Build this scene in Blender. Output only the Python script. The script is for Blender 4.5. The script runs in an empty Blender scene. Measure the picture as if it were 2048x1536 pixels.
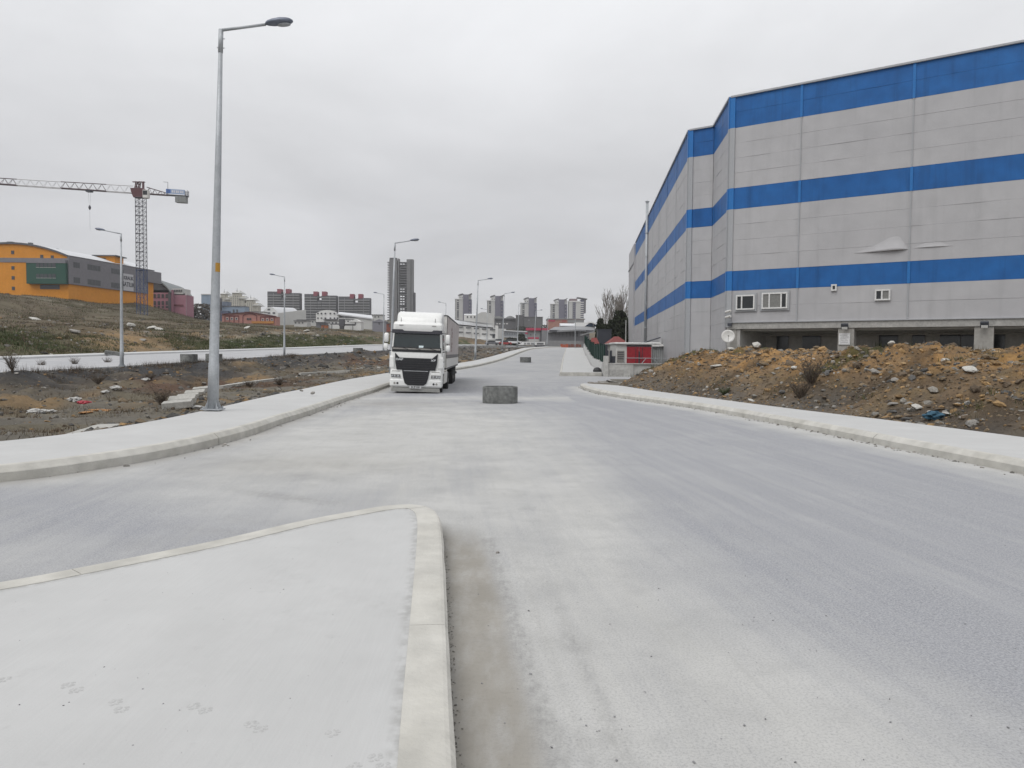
import bpy, math, random
import numpy as np
from mathutils import Vector, Matrix, noise as mnoise

random.seed(7)
RNG = np.random.default_rng(11)
sc = bpy.context.scene
col = sc.collection
R = math.radians

# ------------------------------------------------------------------ camera
EYE = 1.75
FPX = 1500.0
PITCH = math.atan(63 / FPX)
ROLL = 0.008
cd = bpy.data.cameras.new('camera')
cam = bpy.data.objects.new('camera', cd)
col.objects.link(cam)
cd.sensor_width = 36.0
cd.lens = FPX / 2048 * 36
cd.clip_start = 0.05
cd.clip_end = 6000
cam.matrix_world = (Matrix.Translation((0, 0, EYE)) @ Matrix.Rotation(math.pi / 2 - PITCH, 4, 'X')
                    @ Matrix.Rotation(ROLL, 4, 'Z'))
sc.camera = cam

# ------------------------------------------------------------------ world: overcast
SUN_DIR = Vector((0.42, 0.55, -1.0)).normalized()      # direction the light travels
world = bpy.data.worlds.new('World')
sc.world = world
world.use_nodes = True
nt = world.node_tree
nt.nodes.clear()
N = nt.nodes.new
L = nt.links.new
out = N('ShaderNodeOutputWorld')
tc = N('ShaderNodeTexCoord')
sep = N('ShaderNodeSeparateXYZ')
L(tc.outputs['Generated'], sep.inputs[0])
grad = N('ShaderNodeValToRGB')                          # brightness of the cloud deck by elevation
el = grad.color_ramp.elements
el[0].position = 0.0; el[0].color = (0.73, 0.735, 0.75, 1)
el[1].position = 1.0; el[1].color = (1.0, 1.005, 1.02, 1)
for p, c in ((0.06, (0.71, 0.715, 0.735)), (0.13, (0.655, 0.66, 0.685)), (0.24, (0.71, 0.715, 0.735)),
             (0.42, (0.85, 0.86, 0.88))):
    e = grad.color_ramp.elements.new(p); e.color = (*c, 1)
L(sep.outputs['Z'], grad.inputs[0])
zc = N('ShaderNodeMath'); zc.operation = 'MAXIMUM'; zc.inputs[1].default_value = 0.0
L(sep.outputs['Z'], zc.inputs[0])
za = N('ShaderNodeMath'); za.operation = 'ADD'; za.inputs[1].default_value = 0.22
L(zc.outputs[0], za.inputs[0])
dv = N('ShaderNodeVectorMath'); dv.operation = 'DIVIDE'
cmb = N('ShaderNodeCombineXYZ')
for i in range(3):
    L(za.outputs[0], cmb.inputs[i])
L(tc.outputs['Generated'], dv.inputs[0]); L(cmb.outputs[0], dv.inputs[1])
cn = N('ShaderNodeTexNoise'); cn.inputs['Scale'].default_value = 1.0
cn.inputs['Detail'].default_value = 6; cn.inputs['Roughness'].default_value = 0.55
cn.inputs['Distortion'].default_value = 0.3
L(dv.outputs[0], cn.inputs['Vector'])
cr = N('ShaderNodeMapRange')
cr.inputs['From Min'].default_value = 0.3; cr.inputs['From Max'].default_value = 0.7
cr.inputs['To Min'].default_value = 0.89; cr.inputs['To Max'].default_value = 1.13
L(cn.outputs['Fac'], cr.inputs['Value'])
mul = N('ShaderNodeVectorMath'); mul.operation = 'MULTIPLY'
cm2 = N('ShaderNodeCombineXYZ')
for i in range(3):
    L(cr.outputs[0], cm2.inputs[i])
L(grad.outputs[0], mul.inputs[0]); L(cm2.outputs[0], mul.inputs[1])
sky = N('ShaderNodeTexSky'); sky.sky_type = 'NISHITA'; sky.sun_disc = False
sky.sun_elevation = math.asin(-SUN_DIR.z)
sky.sun_rotation = math.atan2(-SUN_DIR.x, -SUN_DIR.y)
sky.dust_density = 3.0
bg_sky = N('ShaderNodeBackground'); bg_sky.inputs['Strength'].default_value = 0.06
L(sky.outputs[0], bg_sky.inputs['Color'])
bg_cl = N('ShaderNodeBackground'); bg_cl.inputs['Strength'].default_value = 1.0
L(mul.outputs[0], bg_cl.inputs['Color'])
mix = N('ShaderNodeMixShader'); mix.inputs[0].default_value = 0.95   # cloud cover
L(bg_sky.outputs[0], mix.inputs[1]); L(bg_cl.outputs[0], mix.inputs[2])
L(mix.outputs[0], out.inputs['Surface'])

# ------------------------------------------------------------------ sun behind the clouds
sd = bpy.data.lights.new('sun', 'SUN')
sd.energy = 1.45
sd.angle = R(40)
sd.color = (1.0, 0.985, 0.96)
sun = bpy.data.objects.new('sun', sd)
col.objects.link(sun)
sun.location = (-60, -80, 150)
sun.rotation_euler = SUN_DIR.to_track_quat('-Z', 'Y').to_euler()

sc.view_settings.view_transform = 'Standard'
sc.view_settings.look = 'None'
sc.view_settings.exposure = 0.0
sc.view_settings.gamma = 1.0
sc.view_settings.use_curve_mapping = False
sc.render.engine = 'CYCLES'
sc.cycles.use_denoising = True
sc.cycles.max_bounces = 5
sc.cycles.diffuse_bounces = 3
sc.cycles.transparent_max_bounces = 6


# ------------------------------------------------------------------ helpers: projection for far placing
def ray(px, py):
    a = (px - 1024) / FPX; b = (768 - py) / FPX
    c, s = math.cos(ROLL), math.sin(ROLL)
    a2 = c * a - s * b; b2 = s * a + c * b
    d = Vector((a2, math.cos(PITCH) + b2 * math.sin(PITCH), -math.sin(PITCH) + b2 * math.cos(PITCH)))
    return d / d.y


def at(px, py, D):
    d = ray(px, py) * D
    return Vector((d.x, D, EYE + d.z))


# ------------------------------------------------------------------ helpers: noise
def _hash(ix, iy, seed):
    h = (ix.astype(np.int64) * 374761393 + iy.astype(np.int64) * 668265263 + seed * 974634777) & 0xffffffff
    h = ((h ^ (h >> 13)) * 1274126177) & 0xffffffff
    h = h ^ (h >> 16)
    return (h & 0xffff) / 65535.0


def vnoise(x, y, seed=0):
    x = np.asarray(x, float); y = np.asarray(y, float)
    ix = np.floor(x); iy = np.floor(y)
    fx = x - ix; fy = y - iy
    fx = fx * fx * (3 - 2 * fx); fy = fy * fy * (3 - 2 * fy)
    a = _hash(ix, iy, seed); b = _hash(ix + 1, iy, seed)
    c = _hash(ix, iy + 1, seed); d = _hash(ix + 1, iy + 1, seed)
    return (a * (1 - fx) + b * fx) * (1 - fy) + (c * (1 - fx) + d * fx) * fy


def fbm(x, y, oct=4, seed=0, gain=0.5):
    s = 0; a = 1; t = 0
    for o in range(oct):
        s = s + a * vnoise(np.asarray(x) * 2 ** o + 17.3 * o, np.asarray(y) * 2 ** o - 9.1 * o, seed + o)
        t += a; a *= gain
    return s / t


def sst(a, b, x):
    t = np.clip((np.asarray(x, float) - a) / (b - a), 0, 1)
    return t * t * (3 - 2 * t)


# ------------------------------------------------------------------ helpers: objects
ORG = {}


def tag(o, label=None, cat=None, group=None, kind=None):
    if label: o['label'] = label
    if cat: o['category'] = cat
    if group: o['group'] = group
    if kind: o['kind'] = kind
    return o


def thing(name, label, cat, loc=(0, 0, 0), group=None, local=False, rz=0.0):
    o = bpy.data.objects.new(name, None)
    o.empty_display_size = 0.3
    col.objects.link(o)
    o.location = loc
    o.rotation_euler = (0, 0, rz)
    ORG[o.name] = Vector((0, 0, 0)) if local else Vector(loc)
    return tag(o, label, cat, group)


class MB:
    def __init__(s):
        s.v = []; s.f = []; s.m = []

    def add(s, vs, fs, m=0):
        n = len(s.v)
        s.v.extend([tuple(p) for p in vs])
        for f in fs:
            s.f.append([n + i for i in f]); s.m.append(m)
        return s

    def para(s, o, a, b, c, m=0):
        o, a, b, c = Vector(o), Vector(a), Vector(b), Vector(c)
        vs = [o, o + a, o + a + b, o + b, o + c, o + a + c, o + a + b + c, o + b + c]
        fs = [(0, 3, 2, 1), (4, 5, 6, 7), (0, 1, 5, 4), (1, 2, 6, 5), (2, 3, 7, 6), (3, 0, 4, 7)]
        if a.cross(b).dot(c) < 0:
            fs = [f[::-1] for f in fs]
        return s.add(vs, fs, m)

    def box(s, x0, x1, y0, y1, z0, z1, m=0):
        return s.para((x0, y0, z0), (x1 - x0, 0, 0), (0, y1 - y0, 0), (0, 0, z1 - z0), m)

    def prism(s, pts, vec, m=0):
        pts = [Vector(p) for p in pts]; vec = Vector(vec); n = len(pts)
        nrm = Vector((0, 0, 0))
        for i in range(n):
            nrm += pts[i].cross(pts[(i + 1) % n])
        if nrm.dot(vec) > 0:
            pts = pts[::-1]
        vs = pts + [p + vec for p in pts]
        fs = [list(range(n)), list(range(2 * n - 1, n - 1, -1))]
        for i in range(n):
            j = (i + 1) % n
            fs.append((i, i + n, j + n, j))
        return s.add(vs, fs, m)

    def tube(s, p0, p1, r0, r1=None, n=8, m=0, caps=True):
        return s.path([p0, p1], [r0, r0 if r1 is None else r1], n, m, caps)

    def path(s, pts, rad, n=8, m=0, caps=True):
        pts = [Vector(p) for p in pts]
        if not hasattr(rad, '__len__'):
            rad = [rad] * len(pts)
        base = len(s.v)
        up = None
        for i, p in enumerate(pts):
            d = (pts[min(i + 1, len(pts) - 1)] - pts[max(i - 1, 0)]).normalized()
            if up is None or abs(d.dot(up)) > 0.95:
                up = Vector((0, 0, 1)) if abs(d.z) < 0.9 else Vector((1, 0, 0))
            a = d.cross(up).normalized(); b = a.cross(d).normalized()
            up = b
            for k in range(n):
                t = 2 * math.pi * k / n
                q = p + (a * math.cos(t) + b * math.sin(t)) * rad[i]
                s.v.append(tuple(q))
        for i in range(len(pts) - 1):
            for k in range(n):
                k2 = (k + 1) % n
                s.f.append([base + i * n + k, base + i * n + k2, base + (i + 1) * n + k2, base + (i + 1) * n + k]); s.m.append(m)
        if caps:
            s.f.append([base + k for k in range(n)][::-1]); s.m.append(m)
            s.f.append([base + (len(pts) - 1) * n + k for k in range(n)]); s.m.append(m)
        return s

    def lathe(s, prof, n=24, c=(0, 0, 0), m=0, axis='Z', closed=False):
        base = len(s.v); c = Vector(c)
        for r, h in prof:
            for k in range(n):
                t = 2 * math.pi * k / n
                if axis == 'Z': q = Vector((r * math.cos(t), r * math.sin(t), h))
                elif axis == 'X': q = Vector((h, r * math.cos(t), r * math.sin(t)))
                else: q = Vector((r * math.cos(t), -h, r * math.sin(t)))
                s.v.append(tuple(q + c))
        rows = len(prof)
        for i in range(rows if closed else rows - 1):
            i2 = (i + 1) % rows
            for k in range(n):
                k2 = (k + 1) % n
                s.f.append([base + i * n + k, base + i * n + k2, base + i2 * n + k2, base + i2 * n + k]); s.m.append(m)
        if not closed:
            if prof[0][0] > 1e-6: s.f.append([base + k for k in range(n)][::-1]); s.m.append(m)
            if prof[-1][0] > 1e-6: s.f.append([base + (rows - 1) * n + k for k in range(n)]); s.m.append(m)
        return s

    def build(s, name, mats, parent=None, smooth=False, bevel=0.0):
        if not isinstance(mats, (list, tuple)): mats = [mats]
        org = ORG.get(parent.name, Vector((0, 0, 0))) if parent else Vector((0, 0, 0))
        me = bpy.data.meshes.new(name)
        me.from_pydata([(v[0] - org.x, v[1] - org.y, v[2] - org.z) for v in s.v], [], s.f)
        for mt in mats: me.materials.append(mt)
        if len(mats) > 1: me.polygons.foreach_set('material_index', s.m)
        if smooth: me.polygons.foreach_set('use_smooth', [True] * len(me.polygons))
        me.update()
        o = bpy.data.objects.new(name, me)
        col.objects.link(o)
        if parent:
            o.parent = parent
            ORG[o.name] = org
        if bevel > 0:
            b = o.modifiers.new('bevel', 'BEVEL'); b.width = bevel; b.segments = 2; b.limit_method = 'ANGLE'
            b.angle_limit = R(40)
        return o


def np_mesh(name, V, F, mats, cols=None, smooth=True, attrs=None, parent=None):
    V = np.asarray(V, np.float32); F = np.asarray(F, np.int32)
    me = bpy.data.meshes.new(name)
    k = F.shape[1]
    me.vertices.add(len(V)); me.vertices.foreach_set('co', V.ravel())
    me.loops.add(F.size); me.loops.foreach_set('vertex_index', F.ravel())
    me.polygons.add(len(F)); me.polygons.foreach_set('loop_start', np.arange(0, F.size, k, dtype=np.int32))
    me.polygons.foreach_set('loop_total', np.full(len(F), k, np.int32))
    me.polygons.foreach_set('use_smooth', np.full(len(F), smooth))
    if cols is not None:
        a = me.color_attributes.new('col', 'FLOAT_COLOR', 'POINT')
        c4 = np.ones((len(V), 4), np.float32); c4[:, :3] = cols
        a.data.foreach_set('color', c4.ravel())
    for nme, vals in (attrs or {}).items():
        a = me.attributes.new(nme, 'FLOAT', 'POINT'); a.data.foreach_set('value', np.asarray(vals, np.float32))
    me.update(calc_edges=True); me.validate()
    for m in (mats if isinstance(mats, (list, tuple)) else [mats]): me.materials.append(m)
    o = bpy.data.objects.new(name, me); col.objects.link(o)
    if parent:
        o.parent = parent
    return o


def grid_faces(nr, nc):
    i = np.arange(nr - 1)[:, None] * nc + np.arange(nc - 1)[None, :]
    return np.stack([i, i + 1, i + nc + 1, i + nc], -1).reshape(-1, 4)


# ------------------------------------------------------------------ helpers: materials
MATS = {}


def mat(name, c, rough=0.7, metal=0.0, var=0.15, scale=3.0, bump=0.0, bscale=None, c2=None, spec=0.5,
        attr=None, streak=0.0, scl3=(1, 1, 1), coat=0.0, detail=5.0):
    if name in MATS: return MATS[name]
    m = bpy.data.materials.new(name); m.use_nodes = True
    t = m.node_tree; b = t.nodes['Principled BSDF']
    b.inputs['Roughness'].default_value = rough
    b.inputs['Metallic'].default_value = metal
    b.inputs['Specular IOR Level'].default_value = spec
    if coat: b.inputs['Coat Weight'].default_value = coat
    tco = t.nodes.new('ShaderNodeTexCoord')
    mp = t.nodes.new('ShaderNodeMapping'); mp.inputs['Scale'].default_value = scl3
    t.links.new(tco.outputs['Object'], mp.inputs[0])
    nz = t.nodes.new('ShaderNodeTexNoise'); nz.inputs['Scale'].default_value = scale
    nz.inputs['Detail'].default_value = detail; nz.inputs['Roughness'].default_value = 0.6
    t.links.new(mp.outputs[0], nz.inputs['Vector'])
    rp = t.nodes.new('ShaderNodeMapRange')
    rp.inputs['From Min'].default_value = 0.3; rp.inputs['From Max'].default_value = 0.7
    t.links.new(nz.outputs['Fac'], rp.inputs['Value'])
    if attr:
        at_ = t.nodes.new('ShaderNodeAttribute'); at_.attribute_name = attr
        base = at_.outputs['Color']
    else:
        mx0 = t.nodes.new('ShaderNodeMix'); mx0.data_type = 'RGBA'
        mx0.inputs[6].default_value = (*c, 1)
        mx0.inputs[7].default_value = (*(c2 or c), 1)
        t.links.new(rp.outputs[0], mx0.inputs[0])
        base = mx0.outputs[2]
    # value variation
    rp2 = t.nodes.new('ShaderNodeMapRange')
    rp2.inputs['To Min'].default_value = 1 - var; rp2.inputs['To Max'].default_value = 1 + var
    rp2.inputs['From Min'].default_value = 0.3; rp2.inputs['From Max'].default_value = 0.7
    nz2 = t.nodes.new('ShaderNodeTexNoise'); nz2.inputs['Scale'].default_value = scale * 4.3
    nz2.inputs['Detail'].default_value = 3
    t.links.new(mp.outputs[0], nz2.inputs['Vector'])
    t.links.new(nz2.outputs['Fac'], rp2.inputs['Value'])
    vm = t.nodes.new('ShaderNodeVectorMath'); vm.operation = 'SCALE'
    t.links.new(base, vm.inputs[0]); t.links.new(rp2.outputs[0], vm.inputs['Scale'])
    last = vm.outputs[0]
    if streak > 0:                                    # rain streaks running down
        mp3 = t.nodes.new('ShaderNodeMapping'); mp3.inputs['Scale'].default_value = (1.6, 1.6, 0.12)
        t.links.new(tco.outputs['Object'], mp3.inputs[0])
        nz3 = t.nodes.new('ShaderNodeTexNoise'); nz3.inputs['Scale'].default_value = 1.0
        nz3.inputs['Detail'].default_value = 6; nz3.inputs['Roughness'].default_value = 0.65
        t.links.new(mp3.outputs[0], nz3.inputs['Vector'])
        rp3 = t.nodes.new('ShaderNodeMapRange'); rp3.inputs['From Min'].default_value = 0.5
        rp3.inputs['From Max'].default_value = 0.75; rp3.inputs['To Min'].default_value = 1
        rp3.inputs['To Max'].default_value = 1 - streak
        t.links.new(nz3.outputs['Fac'], rp3.inputs['Value'])
        vm3 = t.nodes.new('ShaderNodeVectorMath'); vm3.operation = 'SCALE'
        t.links.new(last, vm3.inputs[0]); t.links.new(rp3.outputs[0], vm3.inputs['Scale'])
        last = vm3.outputs[0]
    t.links.new(last, b.inputs['Base Color'])
    if bump > 0:
        nb = t.nodes.new('ShaderNodeTexNoise'); nb.inputs['Scale'].default_value = bscale or scale * 6
        nb.inputs['Detail'].default_value = 6
        t.links.new(mp.outputs[0], nb.inputs['Vector'])
        bp = t.nodes.new('ShaderNodeBump'); bp.inputs['Strength'].default_value = bump
        bp.inputs['Distance'].default_value = 0.05
        t.links.new(nb.outputs['Fac'], bp.inputs['Height']); t.links.new(bp.outputs[0], b.inputs['Normal'])
    MATS[name] = m
    return m


M_CONC = mat('concrete_pale', (0.50, 0.505, 0.505), 0.9, var=0.03, scale=1.2, c2=(0.54, 0.545, 0.545), bump=0.06, bscale=60)
M_KERB = mat('concrete_kerb', (0.43, 0.417, 0.378), 0.9, var=0.13, scale=0.9, c2=(0.525, 0.514, 0.48), bump=0.2, bscale=30, detail=9)
M_CONCG = mat('concrete_grey', (0.30, 0.295, 0.28), 0.9, var=0.14, scale=2.0, c2=(0.42, 0.41, 0.39), bump=0.2, bscale=25)
M_RING = mat('concrete_ring', (0.095, 0.098, 0.095), 0.9, var=0.25, scale=1.8, c2=(0.215, 0.22, 0.212), bump=0.3, bscale=20, streak=0.4)
M_GALV = mat('galvanised_steel', (0.36, 0.38, 0.40), 0.55, metal=0.35, var=0.08, scale=5, c2=(0.44, 0.46, 0.48))
M_DKMET = mat('dark_metal', (0.06, 0.065, 0.08), 0.5, metal=0.3)
M_LAMPH = mat('lamp_housing', (0.16, 0.18, 0.23), 0.45, metal=0.2)
M_GLASSL = mat('lamp_glass', (0.35, 0.37, 0.40), 0.15)
M_WHITE = mat('white_paint', (0.74, 0.75, 0.73), 0.35, var=0.03, scale=2, c2=(0.78, 0.78, 0.77), coat=0.3)
M_WHITED = mat('white_paint_dusty', (0.62, 0.61, 0.58), 0.5, var=0.06, scale=2, c2=(0.7, 0.69, 0.67))
M_BLACK = mat('black_plastic', (0.012, 0.013, 0.016), 0.45)
M_RUB = mat('tyre_rubber', (0.02, 0.02, 0.021), 0.85, bump=0.2)
M_GLASS = mat('tinted_glass', (0.012, 0.022, 0.024), 0.06, var=0.02, spec=0.8)
M_CHROME = mat('chrome', (0.6, 0.62, 0.64), 0.2, metal=0.9)
M_DUSTG = mat('dusty_grey_plastic', (0.28, 0.27, 0.25), 0.7)

# ------------------------------------------------------------------ road profiles (world metres, y is away from the camera)
_yy = np.arange(-60, 600, 0.5)


def smooth_curve(ys, vs, k=9):
    a = np.interp(_yy, ys, vs)
    ker = np.hanning(2 * k + 1); ker /= ker.sum()
    b = np.convolve(np.pad(a, k, mode='edge'), ker, mode='valid')
    return lambda y: np.interp(y, _yy, b)


zr = smooth_curve([-20, 0, 15, 26, 37, 48, 58, 75, 88, 100, 120, 141, 190, 250, 400],
                  [0, 0, 0, -.1, -.27, -.2, -.02, .22, .58, 1.0, 1.75, 2.4, 3.1, 3.6, 3.6], 12)
xl = smooth_curve([18, 21.3, 27.6, 33.5, 42.5, 55, 69.4, 78, 93.4, 106, 133, 157, 190, 250],
                  [-5.53, -5.7, -6.2, -6.6, -7.0, -6.5, -4.9, -3.4, -1.35, 0.0, 2.7, 5.5, 10, 20], 10)
xlo = smooth_curve([24, 30.6, 38, 46.5, 56, 79.4, 88.5, 107, 126, 160, 200, 250],
                   [-8.42, -9.3, -10.0, -10.2, -9.3, -5.9, -4.2, -1.9, 0.4, 4.2, 9.5, 18], 10)
# left carriageway: near edge, height
xe = smooth_curve([0, 20, 42, 55, 92.6, 130, 168, 200, 250, 300], [-28.7, -28.7, -28.7, -28.8, -28.5, -22.5, -15.2, -7.0, 7, 21], 20)
zl = smooth_curve([0, 20, 42, 55, 63, 75, 92.6, 130, 168, 200, 250, 300], [0.0, .1, .4, .5, .65, .85, 1.15, 1.95, 2.95, 3.4, 4.0, 4.0], 20)
LW = 14.0                                             # width of the left carriageway


def zleft(x, y):
    return zl(y) + 0.011 * np.clip(xe(y) - x, 0, LW)


# inner kerb lines of the near pavements (plan polylines)
LK = [(-30, 3.0), (-18, 4.8), (-11, 7.0), (-8.2, 8.55), (-6.67, 9.72), (-6.05, 10.8), (-5.62, 12.2), (-5.42, 14.0), (-5.42, 16.0)]
LO = [(-30, 6.0), (-18, 7.9), (-12, 9.7), (-9.3, 11.3), (-8.4, 12.3), (-7.95, 13.6), (-7.75, 15.1), (-7.8, 17.2), (-8.0, 19.4), (-8.3, 22.5)]
for y in np.arange(18, 215, 2.0): LK.append((float(xl(y)), float(y)))
for y in np.arange(24.5, 216, 2.0): LO.append((float(xlo(y)), float(y)))
RK = [(3.97, 43.7), (3.95, 41.8), (4.02, 40.1), (4.33, 36.6), (4.85, 32.8), (5.55, 29.0), (6.2, 25.2), (6.72, 20.8), (7.02, 17.4), (7.2, 14.8), (7.38, 13.0), (7.6, 11.0), (7.9, 8), (8.4, 4), (9.2, -2), (10, -8)]
RO = [(4.2, 44.0), (5.2, 43.4), (6.0, 41.9), (6.5, 38.5), (7.1, 33.5), (7.75, 27), (8.4, 22), (9.05, 18.8), (9.5, 16.2), (9.85, 14.3), (10.4, 11), (11, 7), (12, 2), (13.5, -8)]
FK = [(3.66, 57.9), (4.25, 66), (4.91, 75.5), (5.7, 86), (6.44, 96), (7.4, 108), (8.4, 120), (10.1, 141), (11.5, 150)]
FO = [(6.95, 58.2), (7.4, 66), (7.95, 75.5), (8.8, 86), (9.6, 96), (10.5, 108), (11.5, 120), (13.3, 141), (14.6, 150)]


def resample(P, step):
    P = [Vector((p[0], p[1], 0)) for p in P]
    # Catmull-Rom, then even steps
    dense = []
    for i in range(len(P) - 1):
        p0 = P[max(i - 1, 0)]; p1 = P[i]; p2 = P[i + 1]; p3 = P[min(i + 2, len(P) - 1)]
        for k in range(12):
            t = k / 12
            dense.append(0.5 * ((2 * p1) + (p2 - p0) * t + (2 * p0 - 5 * p1 + 4 * p2 - p3) * t * t + (3 * p1 - p0 - 3 * p2 + p3) * t ** 3))
    dense.append(P[-1])
    d = [0.0]
    for i in range(1, len(dense)): d.append(d[-1] + (dense[i] - dense[i - 1]).length)
    n = max(2, int(round(d[-1] / step)) + 1)
    q = np.linspace(0, d[-1], n)
    xs = np.interp(q, d, [p.x for p in dense]); ys = np.interp(q, d, [p.y for p in dense])
    return np.stack([xs, ys], 1)


def normals2d(P, side):
    T = np.gradient(P, axis=0)
    T /= np.linalg.norm(T, axis=1)[:, None] + 1e-9
    return np.stack([-T[:, 1], T[:, 0]], 1) * side


def poly_dist(P, x, y):
    """distance to polyline P (n,2) and fraction along"""
    x = np.asarray(x, float); y = np.asarray(y, float)
    best = np.full(x.shape, 1e9); sidev = np.zeros(x.shape); par = np.zeros(x.shape)
    for i in range(len(P) - 1):
        ax, ay = P[i]; bx, by = P[i + 1]
        dx, dy = bx - ax, by - ay; l2 = dx * dx + dy * dy
        t = np.clip(((x - ax) * dx + (y - ay) * dy) / l2, 0, 1)
        d = np.hypot(x - ax - t * dx, y - ay - t * dy)
        s = np.sign((x - ax) * dy - (y - ay) * dx)
        k = d < best
        best = np.where(k, d, best); sidev = np.where(k, s, sidev); par = np.where(k, i + t, par)
    return best, sidev, par


# ------------------------------------------------------------------ ground
RO_P = resample(RO, 1.0)


def axis(parts):
    out = []
    for a, b, s in parts:
        out += list(np.arange(a, b, s))
    return np.array(out + [parts[-1][1]])


gx = axis([(-2200, -600, 160), (-600, -240, 20), (-240, -120, 4), (-120, -60, 1.5), (-60, -30, 0.6), (-30, -7, 0.3), (-7, 16, 1.0), (16, 70, 3), (70, 300, 15), (300, 2200, 190)])
gy = axis([(-300, -20, 40), (-20, 6, 2), (6, 48, 0.3), (48, 100, 0.55), (100, 160, 1.2), (160, 330, 3), (330, 900, 15), (900, 3000, 150)])
GX, GY = np.meshgrid(gx, gy)


def ground_z(X, Y):
    Yc = np.clip(Y, -20, 300)
    Zr = zr(Yc); Zl = zl(Yc)
    Xe = xe(Yc) + np.where(Y > 300, (Y - 300) * 0.2, 0)
    Xl = np.where(Yc < 24, -7.9, xlo(np.maximum(Yc, 24)))
    n1 = fbm(X * 0.35, Y * 0.35, 5, 3) - 0.5
    n2 = fbm(X * 1.1, Y * 1.1, 4, 9) - 0.5
    nb = fbm(X * 0.05, Y * 0.05, 4, 21) - 0.5
    # valley between the carriageways
    floor = np.minimum(Zr, Zl) - 0.42 + 0.16 * n1 + 0.10 * n2
    u = np.clip((Xl - X) / np.maximum(Xl - Xe, 1e-3), 0, 1)
    wid = np.maximum(Xl - Xe, 0.1)
    dl = Xl - X                                                      # from the pavement outward
    de = X - Xe                                                      # from the left road
    up_near = (Zr + 0.10 - floor) * (1 - sst(0.3, 2.0, dl))
    bankn = (6.5 + 4.0 * (fbm(Y * 0.12, Y * 0 + 3, 3, 5) - 0.5)) * (1 - sst(118, 132, Y)) + 0.5
    up_far = (Zl - 0.06 - floor) * (1 - sst(0.2, np.minimum(bankn, wid * 0.6), de))
    zv = floor + np.maximum(up_near, 0) + np.maximum(up_far, 0) + (1.3 * n1 + 0.5 * n2) * sst(0.6, 2.4, dl) * sst(0.5, 2.5, de) * (.45 + .75 * (1 - sst(8, 12, de)) + .3 * (1 - sst(1, 4, dl)))
    # under the left road
    zu = zleft(X, Yc) - 0.35
    # hill beyond
    dh = np.clip((Xe - LW - 2.6) - X, 0, None)
    hill = zl(Yc) + 0.15 + 0.02 + 1.7 * sst(0, 8, dh) * (0.45 + 1.1 * fbm(X * 0.07, Y * 0.05, 3, 31)) \
        + 0.058 * np.clip(dh - 3, 0, 110) + 4.3 * sst(-96, -124, X) * (1 - sst(235, 285, Y)) \
        + (1.0 * n1 + 0.35 * n2) * sst(0.5, 6, dh) * (1 - 0.6 * sst(30, 90, dh)) + 1.6 * nb * sst(10, 60, dh)
    tr_ = np.exp(-((dh - 14 - 5 * nb) / 2.5) ** 2); hill = hill + 0.8 * tr_ * (fbm(X * 0.05 + 9, Y * 0.05, 2, 77))
    z = np.where(X > Xe - 0.0, zv, zu)
    z = np.where(X < Xe - LW - 2.6, hill, z)
    # right part: under the road, then the low yards
    road = Zr - 0.35
    z = np.where(X > Xl, road, z)
    xr = np.interp(Y, [p[1] for p in FO], [p[0] for p in FO], left=8.0, right=14.6)
    xr = np.where(Y < 58, np.interp(Y, [2, 11, 22, 44, 58], [12, 10.4, 8.4, 4.2, 6.9]), xr)
    yard = np.where(Y < 90, 0.02, 0.02 + 3.3 * sst(90, 200, Y)) + 0.05 * n1 - 0.12 * (Y < 60)
    z = np.where(X > xr + 0.05, yard, z)
    z = np.where((Y > 50) & (X > xr) & (X < xr + 0.6), np.minimum(yard, Zr - 0.3), z)
    z = z + 24 * sst(270, 900, Y)
    z = np.where((Y > 215) & (X > Xe - LW - 2.6) & (X < 60), np.where(Y < 300, np.minimum(z, 3.2), z), z)
    z = np.where(Y < 8, np.where(X < -7.9, -0.4, z), z)
    return z


GZ = ground_z(GX, GY)
# colours of soil, grass, gravel by place (their own colours, no shade)
C_BROWN = np.array((0.118, 0.093, 0.066)); C_CLAY = np.array((0.225, 0.155, 0.085)); C_GREY = np.array((0.058, 0.058, 0.060))
C_DRY = np.array((0.155, 0.135, 0.095)); C_GRASS = np.array((0.045, 0.062, 0.022)); C_OLIVE = np.array((0.092, 0.080, 0.052))
C_PALE = np.array((0.33, 0.30, 0.25)); C_RED = np.array((0.105, 0.068, 0.050)); C_FLOOR = np.array((0.150, 0.138, 0.118))


def mixc(a, b, w):
    return a * (1 - w[..., None]) + b * w[..., None]


Yc = np.clip(GY, -20, 300)
XE = xe(Yc) + np.where(GY > 300, (GY - 300) * 0.2, 0)
na = fbm(GX * 0.22, GY * 0.22, 5, 41); nb_ = fbm(GX * 0.09, GY * 0.09, 4, 51); ncn = fbm(GX * 0.9, GY * 0.9, 4, 61); nd = fbm(GX * 0.3, GY * 0.14, 4, 71)
C = np.broadcast_to(C_BROWN, GX.shape + (3,)).copy()
de = GX - XE
C = mixc(C, C_FLOOR, sst(4, 9, de) * (1 - sst(0.55, 0.75, na)))
C = mixc(C, C_DRY, sst(0.5, 0.62, ncn) * 0.7)
C = mixc(C, C_RED, sst(0.52, 0.62, nb_) * sst(2, 4, de) * (1 - sst(12, 18, de)) * sst(26, 40, GY))
C = mixc(C, C_CLAY, sst(0.58, 0.68, nd) * sst(1.5, 3, de) * 0.85)
C = mixc(C, C_GREY, (1 - sst(2.0, 7.5, de + 9 * (na - 0.5))) * (de > -1))
dlp = np.where(GY < 24, -7.9, xlo(np.maximum(Yc, 24))) - GX
C = mixc(C, C_GREY, (1 - sst(0.8, 2.6, dlp + 2.4 * (na - 0.5))) * 0.8 * (dlp > -1))
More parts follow.
